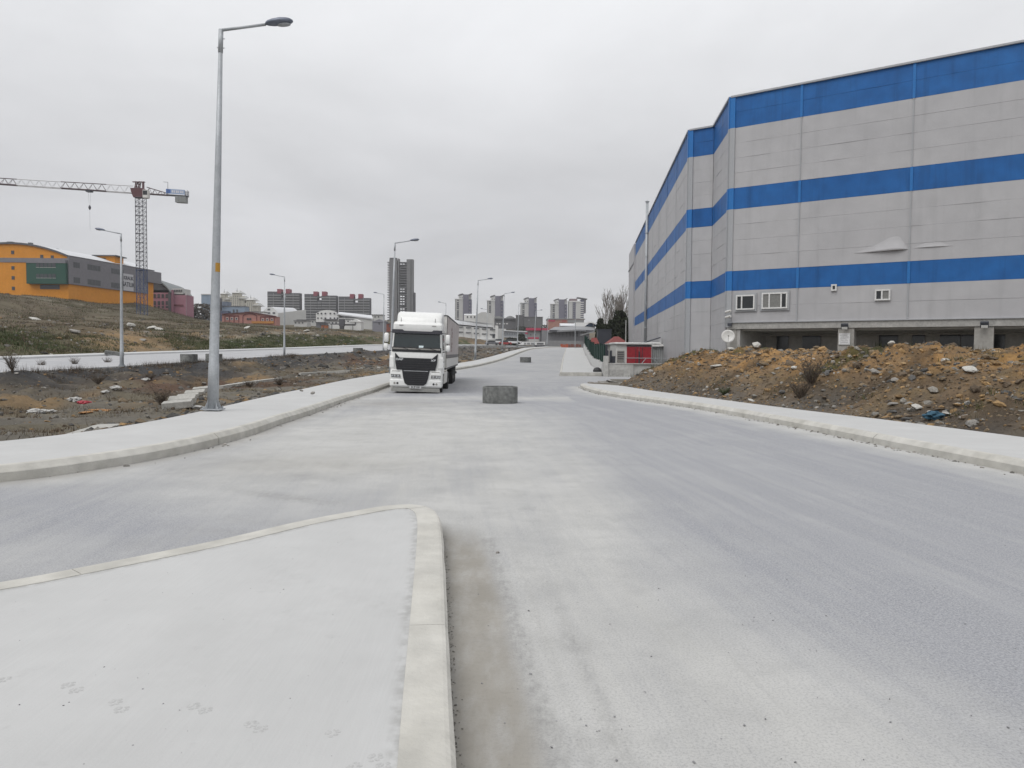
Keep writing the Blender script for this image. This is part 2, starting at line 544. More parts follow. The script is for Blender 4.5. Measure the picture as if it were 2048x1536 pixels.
C = mixc(C, C_CLAY, sst(0.56, 0.62, fbm(GX * 0.4, GY * 0.25, 3, 81)) * (1 - sst(2.0, 3.5, dlp)) * (dlp > 0) * sst(20, 24, GY) * 0.9)
# the hill beyond the left road
dh = np.clip(XE - LW - 2.6 - GX, 0, None)
H_ = np.broadcast_to(C_OLIVE, GX.shape + (3,)).copy()
H_ = mixc(H_, C_BROWN, sst(0.47, 0.6, na) * (1 - sst(25, 70, dh) * 0.65))
H_ = mixc(H_, C_BROWN * 1.1, (1 - sst(30, 60, dh)) * sst(-70, -90, GX * 1.0 + GY * 0.0) * 0.5)
H_ = mixc(H_, C_OLIVE * .8 + C_GRASS * .2, sst(0.5, 0.66, nb_) * 0.6)
H_ = mixc(H_, C_BROWN * 1.15, sst(-62, -84, GX) * (1 - sst(150, 215, GY)) * (.35 + .65 * sst(.42, .6, na)))
H_ = mixc(H_, C_PALE * .8, sst(.50, .66, ncn) * sst(-98, -112, GX) * sst(175, 190, GY) * (1 - sst(225, 245, GY)) * .8)
H_ = mixc(H_, C_BROWN, (1 - sst(4, 26, dh + 14 * (na - .5))) * .9)
H_ = mixc(H_, C_GRASS, sst(.56, .62, fbm(GX * .12, GY * .09, 3, 91)) * (1 - sst(14, 24, dh)) * .85)
H_ = mixc(H_, C_CLAY, sst(0.58, 0.68, nd) * (1 - sst(12, 40, dh)) * 0.7)
H_ = mixc(H_, C_GRASS * 1.1, np.clip(1.8 * np.exp(-((GX + 54) / 6.5) ** 2 - ((GY - 79) / 11) ** 2) * (.3 + 1.4 * na), 0, .95))
H_ = mixc(H_, C_GRASS, sst(.5, 2, dh) * (1 - sst(5, 9, dh + 4 * (na - .5))) * sst(100, 112, GY) * (1 - sst(165, 180, GY)) * .8)
H_ = mixc(H_, C_PALE, np.exp(-((dh - 9.5 - 4 * (nb_ - .5)) / 1.8) ** 2) * sst(.45, .6, ncn) * sst(98, 110, GY) * (1 - sst(175, 190, GY)) * .85)
H_ = mixc(H_, C_CLAY * 1.15, np.clip(1.4 * np.exp(-((GX + 49.5) / 4.2) ** 2 - ((GY - 97) / 9) ** 2) * (.3 + 1.3 * ncn), 0, .9))
H_ = mixc(H_, C_PALE, sst(0.66, 0.74, ncn * 0.5 + nd * 0.5) * (1 - sst(30, 90, dh)) * 0.8)
H_ = mixc(H_, C_DRY, sst(0.55, 0.7, ncn) * 0.6)
C = np.where((dh > 0)[..., None], H_, C)
C = mixc(C, C_GREY * 1.3, ((GY > 112) & (de > 0) & (de < 30)) * .6)
yardm = (GX > 5) & (GY < 120)
C = np.where(yardm[..., None], C_FLOOR * 1.1, C)


def soil_mat(name, s1, s2, bump=1.0):
    m = bpy.data.materials.new(name); m.use_nodes = True
    t = m.node_tree; b = t.nodes['Principled BSDF']; b.inputs['Roughness'].default_value = .95; b.inputs['Specular IOR Level'].default_value = .12
    geo = t.nodes.new('ShaderNodeNewGeometry')
    a = t.nodes.new('ShaderNodeAttribute'); a.attribute_name = 'col'

    def nz(sc_, det, lo, hi, c, d):
        n = t.nodes.new('ShaderNodeTexNoise'); n.inputs['Scale'].default_value = sc_; n.inputs['Detail'].default_value = det; n.inputs['Roughness'].default_value = .68
        t.links.new(geo.outputs['Position'], n.inputs['Vector'])
        r = t.nodes.new('ShaderNodeMapRange')
        for k, v in zip(('From Min', 'From Max', 'To Min', 'To Max'), (lo, hi, c, d)): r.inputs[k].default_value = v
        t.links.new(n.outputs['Fac'], r.inputs['Value']); return r.outputs[0], n.outputs['Fac']

    def mx(f, x, y):
        n = t.nodes.new('ShaderNodeMix'); n.data_type = 'RGBA'; t.links.new(f, n.inputs[0])
        for i, c in ((6, x), (7, y)):
            if isinstance(c, tuple): n.inputs[i].default_value = (*c, 1)
            else: t.links.new(c, n.inputs[i])
        return n.outputs[2]
    f1, h1 = nz(s1, 9, .52, .68, 0, .75); f2, h2 = nz(s2, 6, .30, .46, .72, 0); f3, h3 = nz(s2 * 2.6, 4, .61, .75, 0, .65); f4, _ = nz(s1 * .35, 4, .35, .65, .78, 1.18)
    c = mx(f1, a.outputs['Color'], (.150, .128, .095)); c = mx(f2, c, (.034, .029, .022)); c = mx(f3, c, (.23, .21, .18))
    v = t.nodes.new('ShaderNodeVectorMath'); v.operation = 'SCALE'; t.links.new(c, v.inputs[0]); t.links.new(f4, v.inputs['Scale'])
    t.links.new(v.outputs[0], b.inputs['Base Color'])
    ad = t.nodes.new('ShaderNodeMath'); ad.operation = 'ADD'; t.links.new(h1, ad.inputs[0]); t.links.new(h2, ad.inputs[1])
    bp = t.nodes.new('ShaderNodeBump'); bp.inputs['Strength'].default_value = bump; bp.inputs['Distance'].default_value = .12
    t.links.new(ad.outputs[0], bp.inputs['Height']); t.links.new(bp.outputs[0], b.inputs['Normal'])
    return m


M_GROUND = soil_mat('soil', 0.55, 3.2)
V = np.stack([GX, GY, GZ], -1).reshape(-1, 3)
g = np_mesh('ground', V, grid_faces(*GX.shape), M_GROUND, C.reshape(-1, 3))
tag(g, 'brown earth, grass and stones between and beside the two roads', kind='structure')


def gz(x, y):
    return float(ground_z(np.array([[x]], float), np.array([[y]], float))[0, 0])


# ------------------------------------------------------------------ main road (dusty asphalt)
def road_material():
    m = bpy.data.materials.new('dusty_asphalt'); m.use_nodes = True
    t = m.node_tree; b = t.nodes['Principled BSDF']
    b.inputs['Roughness'].default_value = 0.92; b.inputs['Specular IOR Level'].default_value = 0.25
    geo = t.nodes.new('ShaderNodeNewGeometry')

    def noise(scale, detail, scl=(1, 1, 1), rot=0.0, rough=0.6):
        mp = t.nodes.new('ShaderNodeMapping'); mp.inputs['Scale'].default_value = scl; mp.inputs['Rotation'].default_value = (0, 0, rot)
        t.links.new(geo.outputs['Position'], mp.inputs[0])
        n = t.nodes.new('ShaderNodeTexNoise'); n.inputs['Scale'].default_value = scale; n.inputs['Detail'].default_value = detail
        n.inputs['Roughness'].default_value = rough
        t.links.new(mp.outputs[0], n.inputs['Vector']); return n.outputs['Fac']

    def rng(src, a, b_, c, d):
        r = t.nodes.new('ShaderNodeMapRange')
        for k, v in zip(('From Min', 'From Max', 'To Min', 'To Max'), (a, b_, c, d)): r.inputs[k].default_value = v
        t.links.new(src, r.inputs['Value']); return r.outputs[0]

    def math_(op, a, b_):
        n = t.nodes.new('ShaderNodeMath'); n.operation = op; n.use_clamp = op == 'ADD'
        for i, s in enumerate((a, b_)):
            if isinstance(s, (int, float)): n.inputs[i].default_value = s
            else: t.links.new(s, n.inputs[i])
        return n.outputs[0]

    def mixn(f, c1, c2):
        n = t.nodes.new('ShaderNodeMix'); n.data_type = 'RGBA'
        t.links.new(f, n.inputs[0])
        for i, c in ((6, c1), (7, c2)):
            if isinstance(c, tuple): n.inputs[i].default_value = (*c, 1)
            else: t.links.new(c, n.inputs[i])
        return n.outputs[2]

    def attr(nm):
        a = t.nodes.new('ShaderNodeAttribute'); a.attribute_name = nm; return a.outputs['Fac']
    grain = noise(70, 4, rough=0.8)
    grain2 = noise(27, 3, rough=0.7)
    sx_ = t.nodes.new('ShaderNodeSeparateXYZ'); t.links.new(geo.outputs['Position'], sx_.inputs[0])
    cx_ = t.nodes.new('ShaderNodeCombineXYZ'); t.links.new(attr('dr'), cx_.inputs[0]); t.links.new(sx_.outputs['Y'], cx_.inputs[1])

    def lane_noise(sx, sy, det, rough=.65):
        mp = t.nodes.new('ShaderNodeMapping'); mp.inputs['Scale'].default_value = (sx, sy, 1); t.links.new(cx_.outputs[0], mp.inputs[0])
        n = t.nodes.new('ShaderNodeTexNoise'); n.inputs['Scale'].default_value = 1.0; n.inputs['Detail'].default_value = det; n.inputs['Roughness'].default_value = rough
        t.links.new(mp.outputs[0], n.inputs['Vector']); return n.outputs['Fac']
    streak = lane_noise(2.6, 0.13, 7)
    streak2 = lane_noise(9.0, 0.35, 6, .7)
    blot = noise(0.8, 6)
    asp = mixn(rng(grain, 0.36, 0.62, 0, 1), (0.205, 0.21, 0.228), (0.395, 0.40, 0.418))
    asp = mixn(rng(grain2, 0.34, 0.46, 0.5, 0.0), asp, (0.215, 0.22, 0.235))
    asp = mixn(rng(streak, 0.42, 0.66, 0.0, 0.30), asp, (0.385, 0.388, 0.40))
    dust = mixn(rng(blot, 0.35, 0.65, 0, 1), (0.445, 0.442, 0.428), (0.505, 0.502, 0.488))
    dust = mixn(rng(grain, 0.36, 0.52, 0.5, 0.0), dust, (0.24, 0.24, 0.24))
    dust = mixn(rng(noise(2.6, 6), 0.52, 0.68, 0.0, 0.35), dust, (0.33, 0.328, 0.32))
    f = math_('ADD', math_('MULTIPLY', attr('dust'), 1.15), rng(blot, 0.3, 0.7, -0.14, 0.12))
    f2 = math_('ADD', f, rng(streak, 0.3, 0.7, -0.12, 0.12))
    f2 = math_('ADD', f2, rng(streak2, .34, .66, -.12, .12))
    c = mixn(f2, asp, dust)
    c = mixn(rng(streak2, .56, .72, 0.0, .24), c, (0.285, 0.285, 0.285))
    c = mixn(rng(noise(1.9, 9, (.9, .6, 1), .5, .76), .58, .74, 0.0, .30), c, (0.30, 0.297, 0.29))
    dirt = mixn(rng(blot, 0.3, 0.7, 0, 1), (0.255, 0.24, 0.212), (0.345, 0.328, 0.298))
    dirt = mixn(rng(grain2, 0.3, 0.5, 0.25, 0.0), dirt, (0.2, 0.19, 0.17))
    fd = math_('MULTIPLY', attr('dirt'), rng(noise(5, 4, (1.5, .5, 1)), 0.25, 0.55, 0.55, 1.0))
    c = mixn(fd, c, dirt)
    # tyre scuffs and dark patches
    fs = math_('MULTIPLY', attr('scuff'), rng(noise(11, 7, (1.6, 0.8, 1), 0, .75), 0.36, 0.66, 0.05, 0.75))
    c = mixn(fs, c, (0.235, 0.232, 0.226))
    t.links.new(c, b.inputs['Base Color'])
    bp = t.nodes.new('ShaderNodeBump'); bp.inputs['Strength'].default_value = 0.4; bp.inputs['Distance'].default_value = 0.008
    t.links.new(grain, bp.inputs['Height']); t.links.new(bp.outputs[0], b.inputs['Normal'])
    return m


M_ROAD = road_material()
ISL = [(0.75, -6), (0.42, -3), (0.12, 0), (-0.20, 2.78), (-0.36, 4.3), (-0.56, 6.2), (-0.68, 7.12), (-0.80, 7.52), (-1.0, 7.70), (-1.29, 7.62), (-1.60, 7.32), (-1.98, 6.88), (-2.42, 6.22),
       (-2.82, 5.72), (-3.18, 5.3), (-3.52, 4.95), (-5.2, 3.4), (-8, 1.2), (-12, -1.5), (-18, -5)]
ISL_P = resample(ISL, 0.12)
LK_P = resample(LK, 0.5)
RK_P = resample(RK, 0.5)


def road_sheet():
    ys = axis([(-9, 2, 0.5), (2, 8, 0.07), (8, 14, 0.11), (14, 30, 0.22), (30, 60, 0.5), (60, 150, 1.2), (150, 216, 3)])
    Xs = []; Ys = []
    for y in ys:
        xa = np.interp(y, [-9, 3, 5, 7, 9, 11, 14, 18], [-31, -30, -19, -13, -9.6, -8.0, -7.0, -6.6]) if y < 18 else float(xl(y)) - 0.9
        if y < 44: xb = np.interp(y, [-9, 11, 20.8, 29, 36.6, 44], [11.2, 8.5, 7.6, 6.5, 5.6, 5.8])
        elif y < 58: xb = np.interp(y, [44, 46, 57.7, 58], [5.8, 9, 9, 4.6])
        elif y < 150: xb = np.interp(y, [p[1] for p in FK], [p[0] for p in FK]) + 0.9
        else: xb = 11.5 + (y - 150) * 0.5
        w_ = float(sst(55, 75, y)); m0 = -1.3 * (1 - w_) + (xa + (xb - xa) * .35) * w_; m1 = 1.7 * (1 - w_) + (xa + (xb - xa) * .6) * w_
        row = np.concatenate([np.linspace(xa, m0, 70)[:-1], np.linspace(m0, m1, 90)[:-1], np.linspace(m1, xb, 50)])
        Xs.append(row); Ys.append(np.full(row.shape, y))
    X = np.array(Xs); Y = np.array(Ys)
    Z = zr(Y) + 0.012 * (fbm(X * 0.3, Y * 0.3, 3, 5) - 0.5)
    n = fbm(X * 0.45, Y * 0.3, 4, 101); n2 = fbm(X * 1.5, Y * 0.6, 4, 111)
    wob = (n - 0.5) * 2
    # dust: broad patch in the junction, a tongue that runs down the middle, strips along the kerbs
    dR, sR, _ = poly_dist(RK_P, X, Y)
    lane = sst(5.7, 7.4, dR + .7 * wob) * (1 - sst(18, 27, Y)) * (.55 + .45 * n2) * .95
    d1 = np.exp(-(((X + 2.4 - 0.02 * (Y - 16)) / 3.4) ** 2 + ((Y - 17) / 9.5) ** 2)) * 1.15
    tongue = np.exp(-((X - (0.55 + 0.06 * (Y - 4) + 0.35 * wob)) / (0.55 + 0.03 * Y)) ** 2) * sst(0.5, 3, Y) * (1 - sst(9, 20, Y)) * 0.85
    tongue2 = np.exp(-((X - (0.2 + 0.0 * Y)) / 1.6) ** 2) * sst(6, 9, Y) * (1 - sst(14, 22, Y)) * 0.75
    dL, sL, _ = poly_dist(LK_P, X, Y); dI, _, _ = poly_dist(ISL_P, X, Y)
    ek = np.exp(-(dR / (0.55 + 0.5 * n2)) ** 2) * 0.95 + np.exp(-(dL / (0.9 + 0.6 * n2)) ** 2) * 0.6
    slip = -0.35 * np.exp(-((((Y - 7.3) - (X + 3.5) * -0.55) / 0.8) ** 2)) * (X < -1.5) * sst(0, 2.0, dI)
    far = 0.45 * sst(25, 60, Y) * (0.4 + 0.6 * n)
    slipd = 0.32 * (1 - sst(-2.5, -1.2, X)) * (1 - sst(9, 12, Y))
    cross = 0.7 * np.exp(-((Y - (31.5 + 0.15 * X)) / 2.2) ** 2) * (X < 2.5)
    dust = np.clip(np.maximum.reduce([d1, tongue, tongue2, ek, far, slipd, cross, lane * (X > -1.5)]) + slip + 0.12 * wob, 0, 1)
    dirt = np.exp(-((X - (np.interp(Y, [0, 2.8, 4.3, 6.2, 7.2], [0.12, -0.2, -0.36, -0.56, -0.68]) + 0.19 + 0.05 * wob)) / (0.20 + .03 * wob)) ** 6) * (1 - sst(6.2, 7.6, Y + 0.5 * wob))
    dirt = np.maximum(dirt, 0.55 * np.exp(-(dL / 0.35) ** 2) * (Y > 9)) + 0.5 * np.exp(-(dI / 0.12) ** 2)
    dirt = np.maximum(dirt, 0.35 * np.exp(-(((X + 3.2) / 1.9) ** 2 + ((Y - 11.5) / 1.2) ** 2)))
    dirt = np.maximum(dirt, 0.45 * np.exp(-(((X + 4.5) / 2.2) ** 2 + ((Y - 27) / 2.5) ** 2)))
    scuff = 1.0 * np.exp(-((X - (0.20 - 0.105 * (Y - 3.1) + 0.04 * wob)) / 0.06) ** 2) * (Y < 7) * (0.5 + n2)
    scuff = scuff + 0.7 * np.exp(-((Y - (8.8 - 0.5 * (X + 2.5))) / 0.16) ** 2) * np.exp(-((X + 2.7) / 0.9) ** 2)
    scuff = scuff + 0.5 * np.exp(-((Y - (6.9 - 0.42 * (X + 2.2))) / 0.15) ** 2) * np.exp(-((X + 2.6) / 0.8) ** 2)
    scuff = scuff + 0.6 * np.exp(-((X - (0.52 - 0.09 * (Y - 3))) / 0.05) ** 2) * sst(2, 3, Y) * (1 - sst(4.5, 6.5, Y))
    scuff = scuff + 0.45 * np.exp(-((Y - (30.2 + 0.1 * X)) / 0.35) ** 2) * np.exp(-((X + 3) / 2.2) ** 2)
    scuff = scuff + .9 * np.exp(-(dI / .035) ** 2) + .35 * np.exp(-((X - (.36 - .095 * (Y - 3) + .03 * wob)) / .03) ** 2) * (Y < 6.5)
    for k_ in range(7):
        rc = 7.5 + k_ * 1.15; scuff = scuff + .3 * np.exp(-((np.hypot(X - 1.5, Y - 16.5) - rc) / .16) ** 2) * (Y < 15.5) * (X < .5) * sst(.42, .6, n2)
    o = np_mesh('road', np.stack([X, Y, Z], -1).reshape(-1, 3), grid_faces(*X.shape), M_ROAD,
                attrs={'dust': dust.ravel(), 'dirt': np.clip(dirt, 0, 1).ravel(), 'scuff': np.clip(scuff, 0, 1).ravel(), 'dr': dR.ravel()})
    tag(o, 'dusty grey asphalt road running away past the parked lorry', kind='structure')


road_sheet()


# ------------------------------------------------------------------ pavements with kerb stones
def band_mesh(inner, outer, n, lift, zfun, rows=7):
    a = resample(inner, 0.5); b = resample(outer, 0.5)
    ta = np.linspace(0, 1, n)

    def pick(P):
        s = np.linspace(0, 1, len(P)); return np.stack([np.interp(ta, s, P[:, 0]), np.interp(ta, s, P[:, 1])], 1)
    return pick(a), pick(b)


def outer_match(P, O):
    """for every point of the inner line the closest point on the outer line, kept monotone"""
    Oq = resample(O, 0.25)
    out = []; last = 0
    for p in P:
        d = np.hypot(Oq[:, 0] - p[0], Oq[:, 1] - p[1]); d[:last] = 1e9
        k = int(np.argmin(d)); last = k; out.append(Oq[k])
    out = np.array(out)
    for _ in range(6):
        out[1:-1] = (out[:-2] + 2 * out[1:-1] + out[2:]) / 4
    return out


def kerb_stones(parent, P, nrm, zf, h, w, seg, name='kerb_stone', kmat=None, gap=0.022, bev=0.085):
    """kerb pieces along polyline P (even steps); nrm points from the road into the pavement"""
    n = len(P); i = 0; rnd = random.Random(5)
    while i < n - 1:
        k = min(n - 1, i + seg + rnd.choice((-1, 0, 1)))
        if n - 1 - k < 3: k = n - 1
        m = MB(); rows = []
        for j in range(i, k + 1):
            p = Vector((P[j][0], P[j][1], 0)); q = Vector((nrm[j][0], nrm[j][1], 0))
            tdir = Vector((P[min(j + 1, n - 1)][0] - P[max(j - 1, 0)][0], P[min(j + 1, n - 1)][1] - P[max(j - 1, 0)][1], 0)).normalized()
            if j == i: p = p + tdir * gap * 0.5
            if j == k: p = p - tdir * gap * 0.5
            z0 = zf(p.x, p.y)
            wv = 0.006 * (mnoise.noise((p.x * 2, p.y * 2, 3)))
            kf = .58 if bev > .05 else .85
            prof = [(0.0, -0.25), (0.0 + wv, h * kf), (0.008 + wv, h * (kf + .05)), (bev, h * 0.97), (bev + 0.02, h), (w, h), (w, -0.25)]
            rows.append([p + q * a + Vector((0, 0, z0 + b)) for a, b in prof])
        nv = len(rows[0])
        vs = [v for r in rows for v in r]
        fs = []
        for r in range(len(rows) - 1):
            for c in range(nv):
                c2 = (c + 1) % nv
                fs.append((r * nv + c, r * nv + c2, (r + 1) * nv + c2, (r + 1) * nv + c))
        fs.append(list(range(nv))[::-1]); fs.append([(len(rows) - 1) * nv + c for c in range(nv)])
        # orient
        a, b_, c_ = vs[fs[0][0]], vs[fs[0][1]], vs[fs[0][2]]
        if (b_ - a).cross(c_ - a).dot(Vector((nrm[i][0], nrm[i][1], 0))) > 0: fs = [f[::-1] for f in fs]
        m.add(vs, fs); m.build(name, kmat or M_KERB, parent)
        i = k


def pavement_mat():
    m = mat('pavement_concrete', (0.452, 0.453, 0.449), 0.9, var=0.025, scale=0.6, c2=(0.497, 0.498, 0.494), bump=0.05, bscale=90, detail=8)
    t = m.node_tree; b = t.nodes['Principled BSDF']
    src = b.inputs['Base Color'].links[0].from_socket
    geo = t.nodes.new('ShaderNodeNewGeometry')

    def spots(scale, lo, hi, thick):
        v = t.nodes.new('ShaderNodeTexNoise'); v.inputs['Scale'].default_value = scale; v.inputs['Detail'].default_value = thick
        t.links.new(geo.outputs['Position'], v.inputs['Vector'])
        r = t.nodes.new('ShaderNodeMapRange'); r.inputs['From Min'].default_value = lo; r.inputs['From Max'].default_value = hi
        t.links.new(v.outputs['Fac'], r.inputs['Value']); return r.outputs[0]
    # faint broom lines and small stains
    mp = t.nodes.new('ShaderNodeMapping'); mp.inputs['Scale'].default_value = (90, 3, 1); mp.inputs['Rotation'].default_value = (0, 0, 0.1)
    t.links.new(geo.outputs['Position'], mp.inputs[0])
    br = t.nodes.new('ShaderNodeTexNoise'); br.inputs['Scale'].default_value = 1.0; br.inputs['Detail'].default_value = 3
    t.links.new(mp.outputs[0], br.inputs['Vector'])
    r0 = t.nodes.new('ShaderNodeMapRange'); r0.inputs['From Min'].default_value = 0.3; r0.inputs['From Max'].default_value = 0.7
    r0.inputs['To Min'].default_value = 0.975; r0.inputs['To Max'].default_value = 1.02
    t.links.new(br.outputs['Fac'], r0.inputs['Value'])
    sc0 = t.nodes.new('ShaderNodeVectorMath'); sc0.operation = 'SCALE'
    t.links.new(src, sc0.inputs[0]); t.links.new(r0.outputs[0], sc0.inputs['Scale'])
    mx = t.nodes.new('ShaderNodeMix'); mx.data_type = 'RGBA'
    sp = spots(7, 0.66, 0.80, 5)
    ml = t.nodes.new('ShaderNodeMath'); ml.operation = 'MULTIPLY'; ml.inputs[1].default_value = 0.35
    t.links.new(sp, ml.inputs[0]); t.links.new(ml.outputs[0], mx.inputs[0])
    t.links.new(sc0.outputs[0], mx.inputs[6]); mx.inputs[7].default_value = (0.33, 0.33, 0.325, 1)
    mx2 = t.nodes.new('ShaderNodeMix'); mx2.data_type = 'RGBA'
    sp2 = spots(0.9, 0.5, 0.75, 4)
    ml2 = t.nodes.new('ShaderNodeMath'); ml2.operation = 'MULTIPLY'; ml2.inputs[1].default_value = 0.45
    t.links.new(sp2, ml2.inputs[0]); t.links.new(ml2.outputs[0], mx2.inputs[0])
    t.links.new(mx.outputs[2], mx2.inputs[6]); mx2.inputs[7].default_value = (0.44, 0.44, 0.435, 1)
    ea = t.nodes.new('ShaderNodeAttribute'); ea.attribute_name = 'edge'
    en = spots(14, 0.36, 0.60, 6)
    me_ = t.nodes.new('ShaderNodeMath'); me_.operation = 'MULTIPLY'; t.links.new(ea.outputs['Fac'], me_.inputs[0]); t.links.new(en, me_.inputs[1])
    mx3 = t.nodes.new('ShaderNodeMix'); mx3.data_type = 'RGBA'; t.links.new(me_.outputs[0], mx3.inputs[0])
    t.links.new(mx2.outputs[2], mx3.inputs[6]); mx3.inputs[7].default_value = (0.345, 0.343, 0.335, 1)
    t.links.new(mx3.outputs[2], b.inputs['Base Color'])
    return m


M_PAVE = pavement_mat()


def pavement(name, label, inner, outer, h, side, step=0.5, seg=9, kw=0.17, skirt=0.5):
    P = resample(inner, step); nrm = normals2d(P, side)
    zf = lambda x, y: float(zr(y))
    O = outer_match(P, outer)
    # the slab: from the back of the kerb to the outer edge
    I = P + nrm * (kw + 0.008)
    cols_ = 6
    rowsX = []
    for k in range(cols_ + 1):
        s = k / cols_
        Q = I * (1 - s) + O * s
        rowsX.append(np.stack([Q[:, 0], Q[:, 1], zr(P[:, 1]) + h - 0.008 + 0.015 * s], 1))
    rowsX.append(np.stack([O[:, 0], O[:, 1], zr(P[:, 1]) - skirt], 1))
    first = rowsX[0].copy(); first[:, 2] -= h + 0.2
    A = np.stack([first] + rowsX, 0)
    nr, nc = A.shape[:2]
    Fq = grid_faces(nr, nc)
    # end caps are hidden by kerbs or outside the frame; close them anyway
    o = np_mesh(name, A.reshape(-1, 3), Fq if side < 0 else Fq[:, ::-1], M_PAVE, smooth=False)
    tag(o, label, kind='structure')
    kerb_stones(o, P, nrm, zf, h, kw, seg)
    return o


pv_left = pavement('pavement_left', 'pale concrete pavement with kerb on the lorry side of the road', LK, LO, 0.215, 1, kw=.2)
pv_right = pavement('pavement_right', 'pale concrete pavement with kerb along the foot of the rubble mound', RK, RO, 0.20, 1, kw=.2)
pv_far = pavement('pavement_far', 'pale concrete pavement beside the green fence farther up the road', FK, FO, 0.28, -1, seg=9)


def close_end(parent, pts, z0, z1, name='kerb_end', m=None):
    b = MB(); pts = [Vector(p) for p in pts]
    for i in range(len(pts) - 1):
        p, q = pts[i], pts[i + 1]
        d = (q - p).normalized(); nrm = Vector((d.y, -d.x, 0)) * 0.12
        b.para((p.x, p.y, z0), (q.x - p.x, q.y - p.y, 0), nrm, (0, 0, z1 - z0))
    return b.build(name, m or M_KERB, parent)


z58 = float(zr(58))
for k in range(3):                                    # blunt front of the far pavement, three kerb pieces
    a = Vector((3.68, 57.80, 0)).lerp(Vector((6.95, 58.1, 0)), k / 3 + 0.003); b_ = Vector((3.68, 57.80, 0)).lerp(Vector((6.95, 58.1, 0)), (k + 1) / 3 - 0.003)
    close_end(pv_far, [a, b_], z58 - 0.3, z58 + 0.285, 'kerb_stone')


# ------------------------------------------------------------------ traffic island in the foreground
def island():
    P = ISL_P; nrm = normals2d(P, 1)
    # inner side: to the left of the right edge -> test with a point inside
    c = np.array((-1.2, 4.0))
    if np.dot(nrm[40], c - P[40]) < 0: nrm = -nrm
    I = P + nrm * 0.192
    # smooth the inner contour
    for _ in range(6): I[1:-1] = (I[:-2] + 2 * I[1:-1] + I[2:]) / 4
    h = 0.18
    # slab as a grid: pair points of the contour with the centre line
    m = MB()
    n = len(I)
    far = np.array((-5.0, -6.0))
    rows = 90
    verts = []; 
    for s in np.linspace(0, 1, rows):
        t = s ** 1.8
        Q = I * (1 - t) + far * t
        zz = h - 0.005 + 0.0012 * (fbm(Q[:, 0] * 0.8, Q[:, 1] * 0.8, 3, 7) - 0.5) * np.minimum(1, s * 8)
        verts.append(np.stack([Q[:, 0], Q[:, 1], zz], 1))
    first = verts[0].copy(); first[:, 2] = -0.05
    A = np.stack([first] + verts, 0)
    Fq = grid_faces(*A.shape[:2])
    dE, _, _ = poly_dist(ISL_P, A[..., 0], A[..., 1])
    lum = fbm(A[..., 0] * 1.3, A[..., 1] * 1.3, 3, 88)
    edge = np.clip(np.exp(-((dE - .235) / .035) ** 2) * .8 + .10 * sst(.5, .7, lum) + .16 * np.exp(-((A[..., 1] - 5.1 + .9 * (A[..., 0] + 1.4)) / .05) ** 2) * (A[..., 0] > -2.2), 0, 1)
    o = np_mesh('traffic_island', A.reshape(-1, 3), Fq, M_PAVE, smooth=True, attrs={'edge': edge.ravel()})
    # make sure it faces up
    if o.data.polygons[len(Fq) // 2].normal.z < 0:
        o.data.flip_normals()
    tag(o, 'pale concrete traffic island with paw prints in the foreground', kind='structure')
    kerb_stones(o, P, nrm, lambda x, y: 0.0, h, 0.222, 28, gap=0.006, bev=0.018)
    return o


isl = island()
M_PAW = mat('paw_grey', (0.40, 0.40, 0.395), 0.9, var=0.12, scale=30, c2=(0.455, 0.455, 0.45))  # shallow prints drawn as thin pads, slightly darker than the slab


def paw(x, y, ang, s=1.0, seed=0):
    rr = random.Random(seed)
    m = MB()
    pads = [(0, -0.012, 0.020, 0.015), (-0.028, 0.010, 0.009, 0.012), (-0.011, 0.026, 0.009, 0.013), (0.011, 0.026, 0.009, 0.013), (0.028, 0.010, 0.009, 0.012)]
    for (a, b, rx, ry) in pads:
        a += rr.uniform(-.003, .003); b += rr.uniform(-.003, .003)
        pts = []
        for k in range(9):
            t = 2 * math.pi * k / 9
            u = a + rx * math.cos(t) * rr.uniform(.85, 1.15); v = b + ry * math.sin(t) * rr.uniform(.85, 1.15)
            pts.append((x + s * (u * math.cos(ang) - v * math.sin(ang)), y + s * (u * math.sin(ang) + v * math.cos(ang)), 0.1748))
        m.prism(pts, (0, 0, 0.0011))
    m.build('paw_print', M_PAW, isl)


def on_plane(px, py, z):
    d = ray(px, py); D = (z - EYE) / d.z
    return d.x * D, D


for i, (px, py) in enumerate([(5, 1357), (133, 1368), (150, 1378), (228, 1402), (240, 1417), (385, 1410), (408, 1418), (500, 1446), (518, 1455), (662, 1464), (748, 1512), (705, 1532), (763, 1530)]):
    x, y = on_plane(px, py, 0.179)
    paw(x, y, -1.9 + 0.2 * math.sin(i * 3), 0.95, i)

# ------------------------------------------------------------------ left carriageway
M_ROADL = mat('pale_asphalt', (0.36, 0.365, 0.38), 0.95, var=0.06, scale=0.5, c2=(0.44, 0.44, 0.445), spec=0.2)


